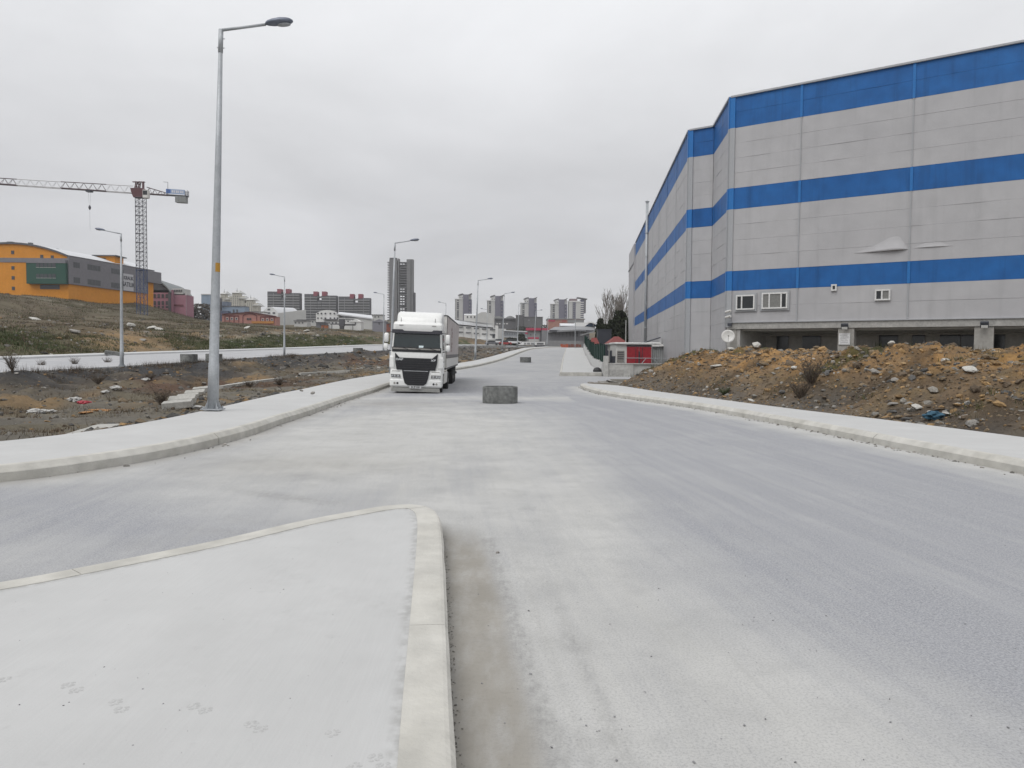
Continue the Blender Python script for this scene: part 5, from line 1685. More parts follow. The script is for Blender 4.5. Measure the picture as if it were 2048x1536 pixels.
m = MB(); m.prism([(x0 - .9, 76.5, 2.75), (x0 + .9, 76.5, 3.35), (x0 + .9, 76.5, 3.45), (x0 - .9, 76.5, 2.85)], (0, 1.5, 0)); m.build('awning', M_DKMET, sh)
bk = thing('red_barrel', 'small red drum beside the metal shed, above the mound edge', 'barrel', (x1 - .7, 74.5, 0)); m = MB(); m.lathe([(.3, 0), (.32, .02), (.32, .9), (.3, .93)], 16, (x1 - .75, 74.6, 1.0)); m.build('drum', M_REDD, bk, smooth=True); m = MB(); m.box(x1 - 1.2, x1 - .3, 74.2, 75.0, 0, 1.0); m.build('pallet_stand', M_CONCG, bk)

# lamp-like posts and small cabin
hs = thing('gatehouse', 'small white gatehouse with a hipped red roof before the dark trees', 'house', (17, 112, .5))
def roof_hip(m, x0, x1, y0, y1, z0, z1, ins):
    m.add([(x0, y0, z0), (x1, y0, z0), (x1, y1, z0), (x0, y1, z0), (x0 + ins, (y0 + y1) / 2, z1), (x1 - ins, (y0 + y1) / 2, z1)], [(0, 1, 5, 4), (1, 2, 5), (2, 3, 4, 5), (3, 0, 4), (3, 2, 1, 0)])
M_TILE = mat('red_roof_tile', (.21, .05, .045), .8, var=.15, scale=3)
xa = at(1222, 700, 112).x; xb = at(1250, 700, 112).x
m = MB(); m.box(xa, xb, 112, 116, .3, 3.2); m.build('wall', M_WHITED, hs)
m = MB(); roof_hip(m, xa - .5, xb + .5, 111.3, 116.6, 3.2, 4.3, 1.2); m.build('roof', M_TILE, hs)
m = MB(); m.box(xa - .55, xb + .55, 111.25, 116.65, 3.1, 3.2); m.build('eaves', M_WHITED, hs)
for u in (.2, .5, .8):
    m = MB(); x = xa + (xb - xa) * u; m.box(x - .3, x + .3, 111.94, 111.99, 1.4, 2.7); m.build('window', M_DGL, hs)
h2 = thing('kiosk', 'tiny white kiosk with red roof behind the green fence', 'kiosk', (11.5, 104, 1)); xa = at(1183, 690, 104).x; xb = at(1196, 690, 104).x
m = MB(); m.box(xa, xb, 104, 105.5, .5, 3.0); m.build('wall', M_WHITED, h2); m = MB(); roof_hip(m, xa - .2, xb + .2, 103.7, 105.8, 3.0, 3.9, .3); m.build('roof', M_TILE, h2); m = MB(); m.box(xa + .15, xb - .15, 103.95, 103.99, 1.6, 2.4); m.build('window', M_DGL, h2)
dk = thing('dark_gate', 'dark gate and post pair between the green fence and the white cabin', 'gate', (9.5, 68, 0))
for x in (at(1215, 700, 66).x, at(1222, 700, 66).x):
    m = MB(); m.box(x - .1, x + .1, 66, 66.2, 0, 2.0); m.build('gate_post', M_WHITED if x > 8.7 else M_DKMET, dk)
m = MB(); m.box(at(1223, 700, 66).x, at(1231, 700, 66).x, 66, 66.06, .1, 1.5); m.build('gate_leaf', M_DKMET, dk)
tp = thing('marker_post', 'short grey post standing on the far end of the pavement', 'post', (at(1150, 697, 140).x, 140, 2.6)); q = at(1150, 697, 140); m = MB(); m.tube((q.x, 140, q.z - .3), (q.x, 140, q.z + 5.5), .07, n=6); m.build('post', M_GALV, tp); m = MB(); m.box(q.x - .35, q.x + .35, 139.7, 140.3, q.z - .35, q.z + .02); m.build('foot', M_CONCG, tp)
up_ = thing('utility_post', 'thin pale concrete post before the warehouse annex', 'post', (at(1252, 680, 108).x, 108, 0)); q = at(1252, 640, 108); m = MB(); m.tube((q.x, 108, 0), (q.x, 108, q.z), .1, .07, n=6); m.build('post', M_WALLC, up_); m = MB(); m.tube((q.x - .3, 108, q.z - .3), (q.x + .3, 108, q.z - .3), .03, n=5); m.build('cross_arm', M_DKMET, up_)

# broken asphalt and slabs before the right pavement tip
for i, (px, py, s_) in enumerate(((1195, 764, .45), (1212, 761, .5), (1228, 762, .55), (1243, 768, .45), (1185, 768, .3), (1262, 772, .4))):
    q = at(px, py, 46.5 + .8 * (i % 3)); rock(q.x, q.y, float(zr(46)) + .08, s_, M_RG, 'broken grey slab piled at the tip of the right pavement', 'broken slabs at the pavement tip', 'broken_slab', flatten=.35)


# ------------------------------------------------------------------ trees
M_BARK = mat('grey_bark', (.16, .145, .125), .9, var=.2, scale=4)
M_TWIG = mat('twig', (.19, .17, .15), .9, var=.2, scale=4)
M_EVER = mat('evergreen', (.022, .030, .016), .9, var=.35, scale=2, c2=(.040, .046, .026), spec=.2)


def bare_poplar(x, y, z, h, seed, label):
    rr = random.Random(seed)
    t = thing('bare_tree', label, 'tree', (x, y, z), 'bare poplars by the warehouse')
    tk = MB(); tk.path([(x, y, z - .5), (x + .1, y, z + h * .3), (x + rr.uniform(-.3, .3), y, z + h * .65), (x + rr.uniform(-.4, .4), y, z + h)], [h * .016, h * .012, h * .007, .02], 6); tk.build('trunk', M_BARK, t)
    br = MB()
    for k in range(46):
        u = rr.uniform(.12, .9); a = rr.uniform(0, 6.28); z0 = z + h * u; L_ = h * (.42 * (1 - u) + .12) * rr.uniform(.7, 1.2)
        sp = rr.uniform(.18, .42)
        p0 = Vector((x + .1, y, z0)); d = Vector((math.cos(a) * sp, math.sin(a) * sp, 1)).normalized()
        p1 = p0 + d * L_ * .5 + Vector((math.cos(a), math.sin(a), 0)) * L_ * .05; p2 = p1 + (d + Vector((0, 0, .5))).normalized() * L_ * .5
        br.path([p0, p1, p2], [h * .0045 * (1.2 - u), h * .003, .012], 3, caps=False)
        for j in range(9):
            v = rr.uniform(.2, 1); q = p0.lerp(p1, v * 2) if v < .5 else p1.lerp(p2, v * 2 - 1)
            a2 = a + rr.uniform(-1.4, 1.4); d2 = Vector((math.cos(a2) * .45, math.sin(a2) * .45, 1)).normalized(); l2 = L_ * rr.uniform(.15, .4)
            e_ = q + d2 * l2; br.path([q, e_], [.022, .010], 3, caps=False)
            for _ in range(2):
                w = q.lerp(e_, rr.uniform(.3, .9)); a3 = a2 + rr.uniform(-1.2, 1.2); br.path([w, w + Vector((math.cos(a3) * .5, math.sin(a3) * .5, 1)).normalized() * l2 * .5], [.014, .008], 3, caps=False)
    o = br.build('crown', M_TWIG, t)


for px, py, D, h, sd_, lb in ((1213, 590, 150, 12.5, 1, 'leftmost bare poplar above the gatehouse'), (1228, 594, 152, 12.0, 2, 'bare poplar in the middle of the row behind the gatehouse'), (1246, 584, 150, 13.0, 3, 'bare poplar nearest the warehouse annex'), (1237, 600, 158, 11.5, 5, 'slighter bare poplar behind the others')):
    q = at(px, py, D); z0 = 1.6; bare_poplar(q.x, D, z0, q.z - z0, sd_, lb)


def leafy(name, x, y, z, h, rx, n, seed, label, m=None, leaf=.35, trunk=True, group=None, cone=.5):
    rr = np.random.default_rng(seed)
    t = thing(name, label, 'tree', (x, y, z), group)
    if trunk:
        tk = MB(); tk.path([(x, y, z - .4), (x + .1, y, z + h * .5), (x, y, z + h * .9)], [h * .02, h * .012, .03], 6); tk.build('trunk', M_BARK, t)
    u = rr.uniform(.06, 1, n); a = rr.uniform(0, 2 * np.pi, n); r_ = rx * (np.clip(1.05 - u, 0, 1) ** cone) * np.sqrt(rr.uniform(0.1, 1, n)) * (1 + .5 * (vnoise(a * 1.6, u * 7, seed) - .5))
    keep_ = vnoise(a * 2.2 + 4, u * 9, seed + 3) > .25
    u, a, r_ = u[keep_], a[keep_], r_[keep_]; n = len(u)
    c = np.stack([x + np.cos(a) * r_, y + np.sin(a) * r_, z + h * u], 1)
    d1 = rr.normal(0, 1, (n, 3)); d1 /= np.linalg.norm(d1, axis=1)[:, None]; d2 = rr.normal(0, 1, (n, 3)); d2 -= (d1 * d2).sum(1)[:, None] * d1; d2 /= np.linalg.norm(d2, axis=1)[:, None]
    s_ = leaf * rr.uniform(.5, 1.2, (n, 1))
    Vv = np.stack([c - d1 * s_, c + d2 * s_ * .45, c + d1 * s_, c - d2 * s_ * .45], 1).reshape(-1, 3); Ff = np.arange(4 * n).reshape(-1, 4)
    cr_ = np_mesh('crown', Vv - np.array((x, y, z)), Ff, m or M_EVER, smooth=False, parent=t)
    return t


for px, py, D, h, rx, lb, sd_ in ((1240, 622, 140, 9.0, 3.0, 'tall dark evergreen beside the warehouse annex', 4), (1226, 640, 138, 7.0, 2.4, 'dark evergreen in the middle before the bare poplars', 6), (1212, 650, 136, 5.6, 1.7, 'low dark evergreen left of the bare poplars', 8), (1201, 638, 150, 7.5, 1.5, 'slim dark evergreen next to the blue glass hall', 9), (1252, 640, 132, 7.5, 2.2, 'dark evergreen partly behind the utility post', 12)):
    q = at(px, py, D); z0 = 1.2; leafy('evergreen_tree', q.x, D, z0, q.z - z0, rx, 2600, sd_, lb, group='evergreens by the gatehouse')
q = at(1209, 660, 128)
m = MB(); m.box(q.x - 1.1, q.x + 1.2, 128, 130, 1, q.z); o = thing('dark_tank', 'dark grey square tank block under the evergreens', 'tank', (q.x, 128, 1)); m.build('tank_body', M_DKMET, o); m = MB(); m.box(q.x - 1.2, q.x + 1.3, 127.9, 130.1, q.z, q.z + .15); m.build('lid', M_DKMET, o)

# ------------------------------------------------------------------ tower crane
M_CRED = mat('crane_red', (.095, .030, .036), .55, var=.12)
M_CWHT = mat('crane_white', (.62, .62, .63), .5, var=.05)
M_CDRK = mat('crane_dark', (.085, .055, .06), .6)
M_MAST = mat('mast_dark', (.055, .055, .07), .6)
M_MBLUE = mat('mast_blue', (.035, .07, .17), .6)
CD = 215.0
cb = at(281, 622, CD); ctop = at(285, 396, CD)
CX, CZ0, CZ1 = at(283, 510, CD).x, cb.z - 1.5, ctop.z
crane = thing('tower_crane', 'tall tower crane with red slewing head standing by the orange building', 'crane', (CX, CD, CZ0))


def lattice(m, A, B, side, nb, r, rd):
    A, B = Vector(A), Vector(B); s = side / 2
    cs = [(-s, -s), (s, -s), (s, s), (-s, s)]
    for c in cs: m.tube(A + Vector((c[0], c[1], 0)), B + Vector((c[0], c[1], 0)), r, n=4, caps=False)
    for i in range(nb):
        p = A.lerp(B, i / nb); q = A.lerp(B, (i + 1) / nb)
        for k in range(4):
            c, d = cs[k], cs[(k + 1) % 4]
            a1 = p + Vector((c[0], c[1], 0)); a2 = p + Vector((d[0], d[1], 0)); b1 = q + Vector((c[0], c[1], 0)); b2 = q + Vector((d[0], d[1], 0))
            m.tube(a1, b2, rd, n=3, caps=False); m.tube(a2, b1, rd, n=3, caps=False); m.tube(a1, a2, rd, n=3, caps=False)


zsec = [CZ0, CZ0 + 3.5, at(283, 540, CD).z]
nsec = 8
hs_ = (CZ1 - zsec[2]) / nsec
segs = [(CZ0, zsec[2], M_MBLUE, 5)] + [(zsec[2] + i * hs_, zsec[2] + (i + 1) * hs_, M_MAST, 2) for i in range(nsec)]
for z0, z1, mm_, nb in segs:
    m = MB(); lattice(m, (CX, CD, z0), (CX, CD, z1), 2.1, nb, .10, .042); m.box(CX - 1.15, CX + 1.15, CD - 1.15, CD + 1.15, z1 - .16, z1 - .02) if mm_ is M_MBLUE else m.tube((CX - 1.1, CD - 1.1, z1), (CX + 1.1, CD - 1.1, z1), .12, n=4)
    m.build('mast_section', mm_, crane)
tz = CZ1
m = MB(); m.prism([(CX - 1.6, CD - 1.1, tz), (CX + 1.7, CD - 1.1, tz), (CX + 2.0, CD - 1.1, tz + 1.2), (CX + 1.0, CD - 1.1, tz + 2.6), (CX - 2.4, CD - 1.1, tz + 2.6), (CX - 2.2, CD - 1.1, tz + 1.4)], (0, 2.2, 0)); m.build('slewing_head', M_CRED, crane)
m = MB(); m.box(CX + 1.3, CX + 2.7, CD - 1.6, CD - .2, tz - .2, tz + 2.0); co = m.build('operator_cab', M_WHITED, crane); m = MB(); m.box(CX + 1.4, CX + 2.6, CD - 1.64, CD - 1.6, tz + .6, tz + 1.8); m.build('cab_window', M_DGL, co)
m = MB(); lattice(m, (CX - 1.0, CD, tz + 2.5), (CX - .6, CD, tz + 4.6), 1.0, 1, .12, .08); m.box(CX - 2.2, CX + 1.2, CD - .3, CD + .3, tz + 4.4, tz + 4.6); m.box(CX + .6, CX + .9, CD - .4, CD + .4, tz + 2.4, tz + 4.5); m.build('head_frame', M_CRED, crane)


def truss(m, A, B, h0, h1, w, nb, r, rd):
    """triangular jib section, two bottom chords and one top chord"""
    A, B = Vector(A), Vector(B); dirn = (B - A).normalized(); side = Vector((0, 0, 1)).cross(dirn).normalized()
    b1 = lambda t: A.lerp(B, t) + side * w / 2
    b2 = lambda t: A.lerp(B, t) - side * w / 2
    tp_ = lambda t: A.lerp(B, t) + Vector((0, 0, h0 + (h1 - h0) * t))
    for f in (b1, b2): m.tube(f(0), f(1), r, n=4, caps=False)
    m.tube(tp_(0), tp_(1), r * .9, n=4, caps=False)
    for i in range(nb):
        t0, tm, t1 = i / nb, (i + .5) / nb, (i + 1) / nb
        for f in (b1, b2):
            m.tube(f(t0), tp_(tm), rd, n=3, caps=False); m.tube(tp_(tm), f(t1), rd, n=3, caps=False)
        m.tube(b1(t0), b2(t0), rd, n=3, caps=False)


J0 = Vector((CX - 2.0, CD - .3, tz + 1.3))
jdir = Vector((-1, -.33, .0)).normalized()
secs = [(0, 6.8, M_CWHT), (6.8, 18.0, M_CDRK), (18.0, 28.5, M_CWHT), (28.5, 40, M_CDRK), (40, 50, M_CWHT)]
for a, b, mm_ in secs:
    m = MB(); truss(m, J0 + jdir * a, J0 + jdir * b, 2.0 - a * .012, 2.0 - b * .012, 1.3, max(3, int((b - a) / 1.9)), .13, .05); m.build('jib_section', mm_, crane)
K0 = Vector((CX + 1.6, CD + .2, tz + 1.2)); kd = Vector((1, .33, 0)).normalized()
m = MB(); truss(m, K0, K0 + kd * 5.6, 1.9, .5, 1.3, 4, .13, .06); m.build('counter_jib', M_CDRK, crane)
m = MB(); q = K0 + kd * 5.4; m.para(q + Vector((0, -.7, -.1)), kd * 5.3, (0, 1.4, 0), (0, 0, .3)); m.build('counter_deck', M_DKMET, crane)
M_CW = mat('counterweight_grey', (.26, .27, .27), .8, var=.08)
for k in range(3):
    m = MB(); q = K0 + kd * (7.7 + k * .95); m.para(q + Vector((0, -.8, -1.9)), kd * .9, (0, 1.6, 0), (0, 0, 1.75)); m.build('counterweight', M_CW, crane)
sg = MB(); q = K0 + kd * 5.4 + Vector((0, -.9, .35)); sg.para(q, kd * 4.9, (0, .08, 0), (0, 0, 1.35)); so_ = sg.build('sign_board', mat('sign_pale_blue', (.33, .42, .60), .6), crane)
sg = MB(); sg.para(q + Vector((0, -.02, .1)), kd * 1.2, (0, .02, 0), (0, 0, 1.1)); sg.build('emblem', mat('sign_blue', (.06, .15, .42), .6), so_)
for k in range(6):
    sg = MB(); w = (.4, .3, .42, .28, .4, .3)[k]; sg.para(q + kd * (1.5 + k * .55) + Vector((0, -.02, .35)), kd * w, (0, .02, 0), (0, 0, .7)); sg.build('letter_block', mat('sign_white', (.66, .66, .70), .6), so_)
m = MB(); m.tube(q + kd * .5, q + kd * .5 + Vector((0, 0, 3.2)), .06, n=4); m.tube(q + kd * .5 + Vector((0, 0, 3.2)), q + kd * -.7 + Vector((0, 0, 3.2)), .05, n=4); m.build('wind_post', M_DKMET, crane)
m = MB(); lattice(m, K0 + kd * 10.5 + Vector((0, 0, -.1)), K0 + kd * 10.5 + Vector((0, 0, 1.7)), .8, 1, .06, .04); m.build('end_cage', M_DKMET, crane)
tr_ = J0 + jdir * 11.0
m = MB(); m.box(tr_.x - .7, tr_.x + .7, tr_.y - .7, tr_.y + .7, tr_.z - .55, tr_.z - .1); m.build('trolley', M_DKMET, crane)
hz_ = at(197, 416, tr_.y).z
m = MB(); m.tube((tr_.x - .35, tr_.y, tr_.z - .4), (tr_.x - .12, tr_.y, hz_ + .6), .022, n=3); m.tube((tr_.x + .35, tr_.y, tr_.z - .4), (tr_.x + .12, tr_.y, hz_ + .6), .022, n=3); m.build('hoist_rope', M_MAST, crane)
m = MB(); m.lathe([(.05, -.6), (.3, -.2), (.36, .2), (.22, .6), (.05, .75)], 8, (tr_.x, tr_.y, hz_)); ho = m.build('hook_block', M_MAST, crane)
m = MB(); m.tube((tr_.x, tr_.y, hz_ - .5), (tr_.x, tr_.y, hz_ - 6.2), .025, n=3); m.build('sling', M_MAST, crane)

# ------------------------------------------------------------------ orange factory with the curved roof
OB_D = 210.0
M_ORG = mat('orange_render', (0.62, 0.245, 0.022), .85, var=.05, scale=.3, c2=(.66, .27, .028))
M_OGR = mat('factory_grey', (.19, .185, .205), .7, var=.06, scale=.3)
M_OGN = mat('factory_green', (.018, .075, .055), .7, var=.06)
M_RFW = mat('white_roof_sheet', (.60, .61, .63), .6, var=.04)
M_RFD = mat('roof_edge_dark', (.10, .105, .115), .6)
M_WING = mat('far_window_grey', (.06, .065, .075), .3)
K = at(137, 600, OB_D); zb = K.z - 3
OX = K.x; zE = at(137, 513, OB_D).z; zP = at(20, 487, OB_D).z
half = abs(at(20, 500, OB_D).x - OX)
SDIR = Vector((.149, .989, 0)).normalized(); SL = 38.0
ob = thing('orange_factory', 'orange factory with curved roof, grey upper side and green window box', 'building', (OX - 15, OB_D, zb))
arcp = [(OX + .25 - (half * 2 + .5) * k / 20, zE - .1 + (zP - zE) * (1 - (2 * k / 20 - 1) ** 2)) for k in range(21)]
m = MB(); m.prism([(OX, OB_D, zb)] + [(x, OB_D, z) for x, z in arcp] + [(OX - 2 * half, OB_D, zb)], SDIR * SL); m.build('wall', M_ORG, ob)
rf = MB(); vs = []; fs = []
for k, (x, z) in enumerate(arcp):
    for e_, dz in ((-.4, .02), (SL + .5, .02), (-.4, .45), (SL + .5, .45)):
        p = Vector((x, OB_D, z + dz)) + SDIR * e_; vs.append(tuple(p))
for k in range(20):
    b0, b1 = k * 4, k * 4 + 4
    fs += [(b0 + 2, b0 + 3, b1 + 3, b1 + 2), (b0, b0 + 2, b1 + 2, b1), (b0 + 1, b1 + 1, b1 + 3, b0 + 3), (b0, b1, b1 + 1, b0 + 1)]
rf.add(vs, fs); rf.build('roof', M_RFW, ob)
ee = MB()
for k in range(20):
    a = Vector((arcp[k][0], OB_D - .45, arcp[k][1] - .05)); b = Vector((arcp[k + 1][0], OB_D - .45, arcp[k + 1][1] - .05)); ee.para(a, b - a, (0, .1, 0), (0, 0, .5))
ee.build('gable_edge', M_RFD, ob)
NG = Vector((0, -1, 0))
gx_ = lambda px: at(px, 550, OB_D).x
gz_ = lambda py, px=60: at(px, py, OB_D).z
m = MB(); m.box(gx_(-80), gx_(137), OB_D - .12, OB_D - .02, gz_(525), gz_(516)); m.build('grey_band', M_OGR, ob)
m = MB(); m.box(gx_(59), gx_(137), OB_D - 1.4, OB_D - .02, gz_(568), gz_(526)); gbx = m.build('green_box', M_OGN, ob)
m = MB(); m.box(gx_(59), gx_(137), OB_D - 1.5, OB_D - .02, gz_(527), gz_(520)); m.build('grey_band', M_OGR, ob)
for py in (531.5, 552.5):
    for k in range(5):
        m = MB(); x0 = gx_(79 + k * 8); m.box(x0, x0 + .92, OB_D - 1.46, OB_D - 1.4, gz_(py + 4), gz_(py - 4)); wo = m.build('window', M_WING, gbx); m = MB(); m.box(x0 - .06, x0 + .98, OB_D - 1.44, OB_D - 1.41, gz_(py + 4.6), gz_(py + 4)); m.build('sill', M_WHITED, wo)
m = MB(); m.box(gx_(80), gx_(119), OB_D - .1, OB_D - .02, gz_(578), gz_(569)); m.build('window_strip', M_WING, ob)
for px, py in ((26, 505), (26, 536), (26, 556), (26, 577), (84, 513), (105, 514)):
    m = MB(); x0 = gx_(px - 2.5); m.box(x0, x0 + .8, OB_D - .1, OB_D - .02, gz_(py + 3.5), gz_(py - 3.5)); m.build('window', M_WING, ob)
for px, py in ((13, 589), (47, 592)):
    m = MB(); x0 = gx_(px - 3); m.box(x0, x0 + 1.1, OB_D - .1, OB_D - .02, gz_(py + 3), gz_(py - 2)); m.build('basement_window', M_WING, ob)
# grey upper side box
NS = Vector((SDIR.y, -SDIR.x, 0))                      # towards +x
zg0 = at(137, 568, OB_D).z
m = MB(); o_ = Vector((OX, OB_D - .3, 0)); m.para((o_.x, o_.y, zg0), SDIR * (SL - 3), NS * .5, (0, 0, zE + .1 - zg0)); gs = m.build('grey_side_box', M_OGR, ob)
sp = lambda px: (lambda u: (u * OB_D - OX) / (SDIR.x - u * SDIR.y))((px - 1024) / FPX)
for p0, p1, n_ in ((148, 161, 3), (176, 202, 5), (223, 248, 5)):
    for zrow in (0, 1):
        s0, s1 = sp(p0), sp(p1)
        for k in range(n_):
            a = s0 + (s1 - s0) * k / n_; z0 = (zE + zg0) / 2 + (.95 if zrow == 0 else -3.3)
            m = MB(); q = o_ + SDIR * a + NS * .5; m.para((q.x, q.y, z0), SDIR * ((s1 - s0) / n_ * .85), NS * .05, (0, 0, 1.55)); m.build('window', M_WING, gs)
for p0, p1 in ((139, 152), (168, 195), (216, 240), (256, 280)):
    s0, s1 = sp(p0), sp(p1); q = Vector((OX, OB_D, 0)) + SDIR * s0 + NS * .02; m = MB(); m.para((q.x, q.y, zg0 - 1.9), SDIR * (s1 - s0), NS * .05, (0, 0, 1.8)); m.build('window_strip', M_WING, ob)
m = MB(); q = o_ + SDIR * (SL - 4.5) + NS * .3; m.para((q.x, q.y, zE - 3.9), SDIR * 7.5, NS * .9, (0, 0, 3.7)); m.build('end_box', M_OGR, ob)
# penthouse, vents
q = Vector((OX - 3.5, OB_D, 0)) + SDIR * 20
m = MB(); m.box(q.x - 2.6, q.x + 3.2, q.y, q.y + 5, zE - .5, zE + 2.6); m.build('penthouse', M_ORG, ob); m = MB(); m.box(q.x - 3.4, q.x + 4.0, q.y - .8, q.y + 5.6, zE + 2.6, zE + 2.9); m.build('penthouse_roof', M_RFD, ob)
m = MB(); m.box(q.x - .6, q.x + .4, q.y - .05, q.y, zE + .9, zE + 2.0); m.build('penthouse_door', M_WING, ob)
for px, py, D, w in ((19, 483, 214, 1.6), (59, 485, 216, .9), (111, 497, 218, .9)):
    q = at(px, py, D); m = MB(); m.box(q.x - w / 2, q.x + w / 2, D, D + 1, q.z - 1.6, q.z); m.build('roof_vent', M_RFD, ob)
# sale banner hung on the grey side
s0, s1 = sp(246), sp(266)
q = o_ + SDIR * s0 + NS * .6
bn = thing('banner', 'white cloth banner with dark lettering hung on the grey factory side', 'banner', (q.x, q.y, zg0 + 1))
zc_ = at(255, 565, OB_D + 22).z
m = MB(); m.para((q.x, q.y, zc_ - 2.4), SDIR * (s1 - s0), NS * .05, (0, 0, 5.2)); m.build('cloth', mat('banner_cloth', (.50, .50, .53), .8), bn)
ang = math.atan2(SDIR.y, SDIR.x)
qc = q + SDIR * (s1 - s0) / 2 + NS * .08
for body, dz, sz in (('KIRALIK', 1.5, 1.5), ('SATILIK', -.5, 2.0)):
    t_ = text(body, sz, M_DKMET, bn, (qc.x - q.x, qc.y - q.y, zc_ + dz - zg0 - 1), (math.pi / 2, 0, ang), .02, sx=.85, bold=.03)

# ------------------------------------------------------------------ the town behind
def far_root(name, label, cat, px, D, group=None):
    x = at(px, 640, D).x
    return thing(name, label, cat, (x, D, gz(x, D) - 1.0), group)


def fx_(px, D): return at(px, 640, D).x
def fz_(py, D, px=800): return at(px, py, D).z


def fbox(root, name, px0, px1, py0, py1, D, depth, m, front=0.0, base=False):
    """box by its outline in the view at distance D; py1 is the lower edge, base=True goes down to the ground"""
    pm = (px0 + px1) / 2
    if abs(pm - 1024) > 150: depth = min(depth, 6.5)
    z0 = root.location.z - 2 if base else fz_(py1, D, pm)
    b = MB(); b.box(fx_(px0, D), fx_(px1, D), D - front, D - front + depth, z0, fz_(py0, D, pm))
    return b.build(name, m, root)


def fgrid(root, px0, px1, py0, py1, D, nx, nz, m, fw=.6, fh=.55, name='window_grid', front=.05, depth=.05, skip=0.0, seed=0):
    """many tiny windows: real geometry joined into one part"""
    rr = random.Random(seed); pm = (px0 + px1) / 2
    x0, x1, z1, z0 = fx_(px0, D), fx_(px1, D), fz_(py0, D, pm), fz_(py1, D, pm)
    dx = (x1 - x0) / nx; dz = (z1 - z0) / nz
    b = MB()
    for i in range(nx):
        for j in range(nz):
            if rr.random() < skip: continue
            xa = x0 + (i + .5 - fw / 2) * dx; za = z0 + (j + .5 - fh / 2) * dz
            b.box(xa, xa + dx * fw, D - front - depth, D - front, za, za + dz * fh)
    o = b.build(name, m, root); o['kind'] = 'stuff'
    return o


M_CREAM = mat('far_cream', (.46, .44, .385), .9, var=.05, scale=.1)
M_FGREY = mat('far_grey', (.14, .14, .15), .9, var=.06, scale=.1)
M_FGREYD = mat('far_dark_grey', (.085, .085, .095), .9, var=.06, scale=.1)
M_FWHITE = mat('far_white', (.68, .68, .67), .85, var=.05, scale=.1)
M_FPALE = mat('far_pale', (.50, .50, .49), .85, var=.04, scale=.1)
M_FBLUE = mat('far_light_blue', (.22, .28, .36), .8, var=.05, scale=.1)
M_SALM = mat('salmon_render', (.42, .20, .17), .85, var=.06, scale=.2)
M_MAROON = mat('maroon', (.13, .035, .045), .85, var=.1, scale=.2)
M_PINK = mat('pink_render', (.32, .155, .20), .85, var=.06, scale=.2)
M_PURP = mat('purple_grey_clad', (.125, .12, .165), .75, var=.05, scale=.1)
M_PURPD = mat('purple_window', (.075, .07, .13), .5, var=.1, scale=.2)
M_TLITE = mat('tower_light', (.50, .50, .49), .85, var=.04, scale=.1)
M_WINF = mat('far_window', (.06, .065, .075), .3)
M_BALC = mat('balcony_pale', (.26, .265, .27), .85)
M_STEEL = mat('bare_concrete_far', (.155, .155, .16), .9, var=.1, scale=.15)
M_BRICK = mat('far_brick', (.35, .19, .155), .9, var=.1, scale=.15)
M_BGL = mat('blue_glass', (.045, .085, .16), .15)
M_MAG = mat('magenta_panel', (.40, .04, .09), .7)


def vault(root, name, px0, px1, py_eave, py_top, D, depth, m, ext=0.0, n=14):
    """segmental vault roof whose axis runs away from the camera"""
    pm = (px0 + px1) / 2
    x0, x1, ze, zt = fx_(px0, D), fx_(px1, D), fz_(py_eave, D, pm), fz_(py_top, D, pm)
    pts = [(x0 + (x1 - x0) * k / n, D - ext, ze + (zt - ze) * math.sin(math.pi * k / n) ** .85) for k in range(n + 1)]
    b = MB(); b.prism(pts, (0, depth, 0)); return b.build(name, m, root)


def side_vault(root, name, px0, px1, py_eave, py_top, D, depth, m, dx=0.0):
    """roof that curves up from a long eave facing the camera"""
    pm = (px0 + px1) / 2
    x0, x1, ze, zt = fx_(px0, D), fx_(px1, D), fz_(py_eave, D, pm), fz_(py_top, D, pm)
    n = 8; pr = [(D + depth * (1 - math.cos(math.pi / 2 * k / n)), ze + (zt - ze) * math.sin(math.pi / 2 * k / n)) for k in range(n + 1)]
    pts = [(x0, y, z) for y, z in pr] + [(x0, D + depth, ze)]
    b = MB(); b.prism(pts, (x1 - x0, 0, 0)); return b.build(name, m, root)


# pink factory with arched roof right of the orange one
D = 262
r = far_root('pink_factory', 'pink factory with grey arched roof right of the orange building', 'building', 345, D)
fbox(r, 'wall', 300, 345, 580, 640, D, 30, M_PINK, base=True)
fbox(r, 'wall', 345.2, 372, 590, 640, D + 1.5, 45, M_PINK, base=True)
vault(r, 'gable', 262, 343, 585, 562, D, 1.0, M_FGREYD)
m = MB(); x0, x1 = fx_(262, D), fx_(344, D)
pts = []
for k in range(13):
    t = k / 12; pts.append((x0 + (x1 - x0) * t, fz_(585, D, 300) + (fz_(558, D, 300) - fz_(585, D, 300)) * math.sin(math.pi * t) ** .85))
for k in range(12):
    a, b = pts[k], pts[k + 1]; m.add([(a[0], D - 1, a[1]), (b[0], D - 1, b[1]), (b[0] - 2.5, D + 24, b[1] - .5), (a[0] - 2.5, D + 24, a[1] - .5), (a[0], D - 1, a[1] + .5), (b[0], D - 1, b[1] + .5), (b[0] - 2.5, D + 24, b[1] - .1), (a[0] - 2.5, D + 24, a[1] - .1)], [(0, 1, 5, 4), (4, 5, 6, 7), (3, 2, 1, 0), (1, 2, 6, 5), (2, 3, 7, 6), (3, 0, 4, 7)])
m.build('roof', mat('arch_roof_grey', (.20, .215, .22), .7), r)
fbox(r, 'grey_pier', 338, 342.5, 583, 640, D, 1, M_FGREYD, front=.4, base=True)
fbox(r, 'clerestory', 344, 366, 577, 588, D + 1.5, 40, M_FPALE)
for k in range(6):
    fbox(r, 'clerestory_window', 345 + k * 3.6, 347 + k * 3.6, 579.5, 584, D + 1.5, .2, M_WINF, front=.2)
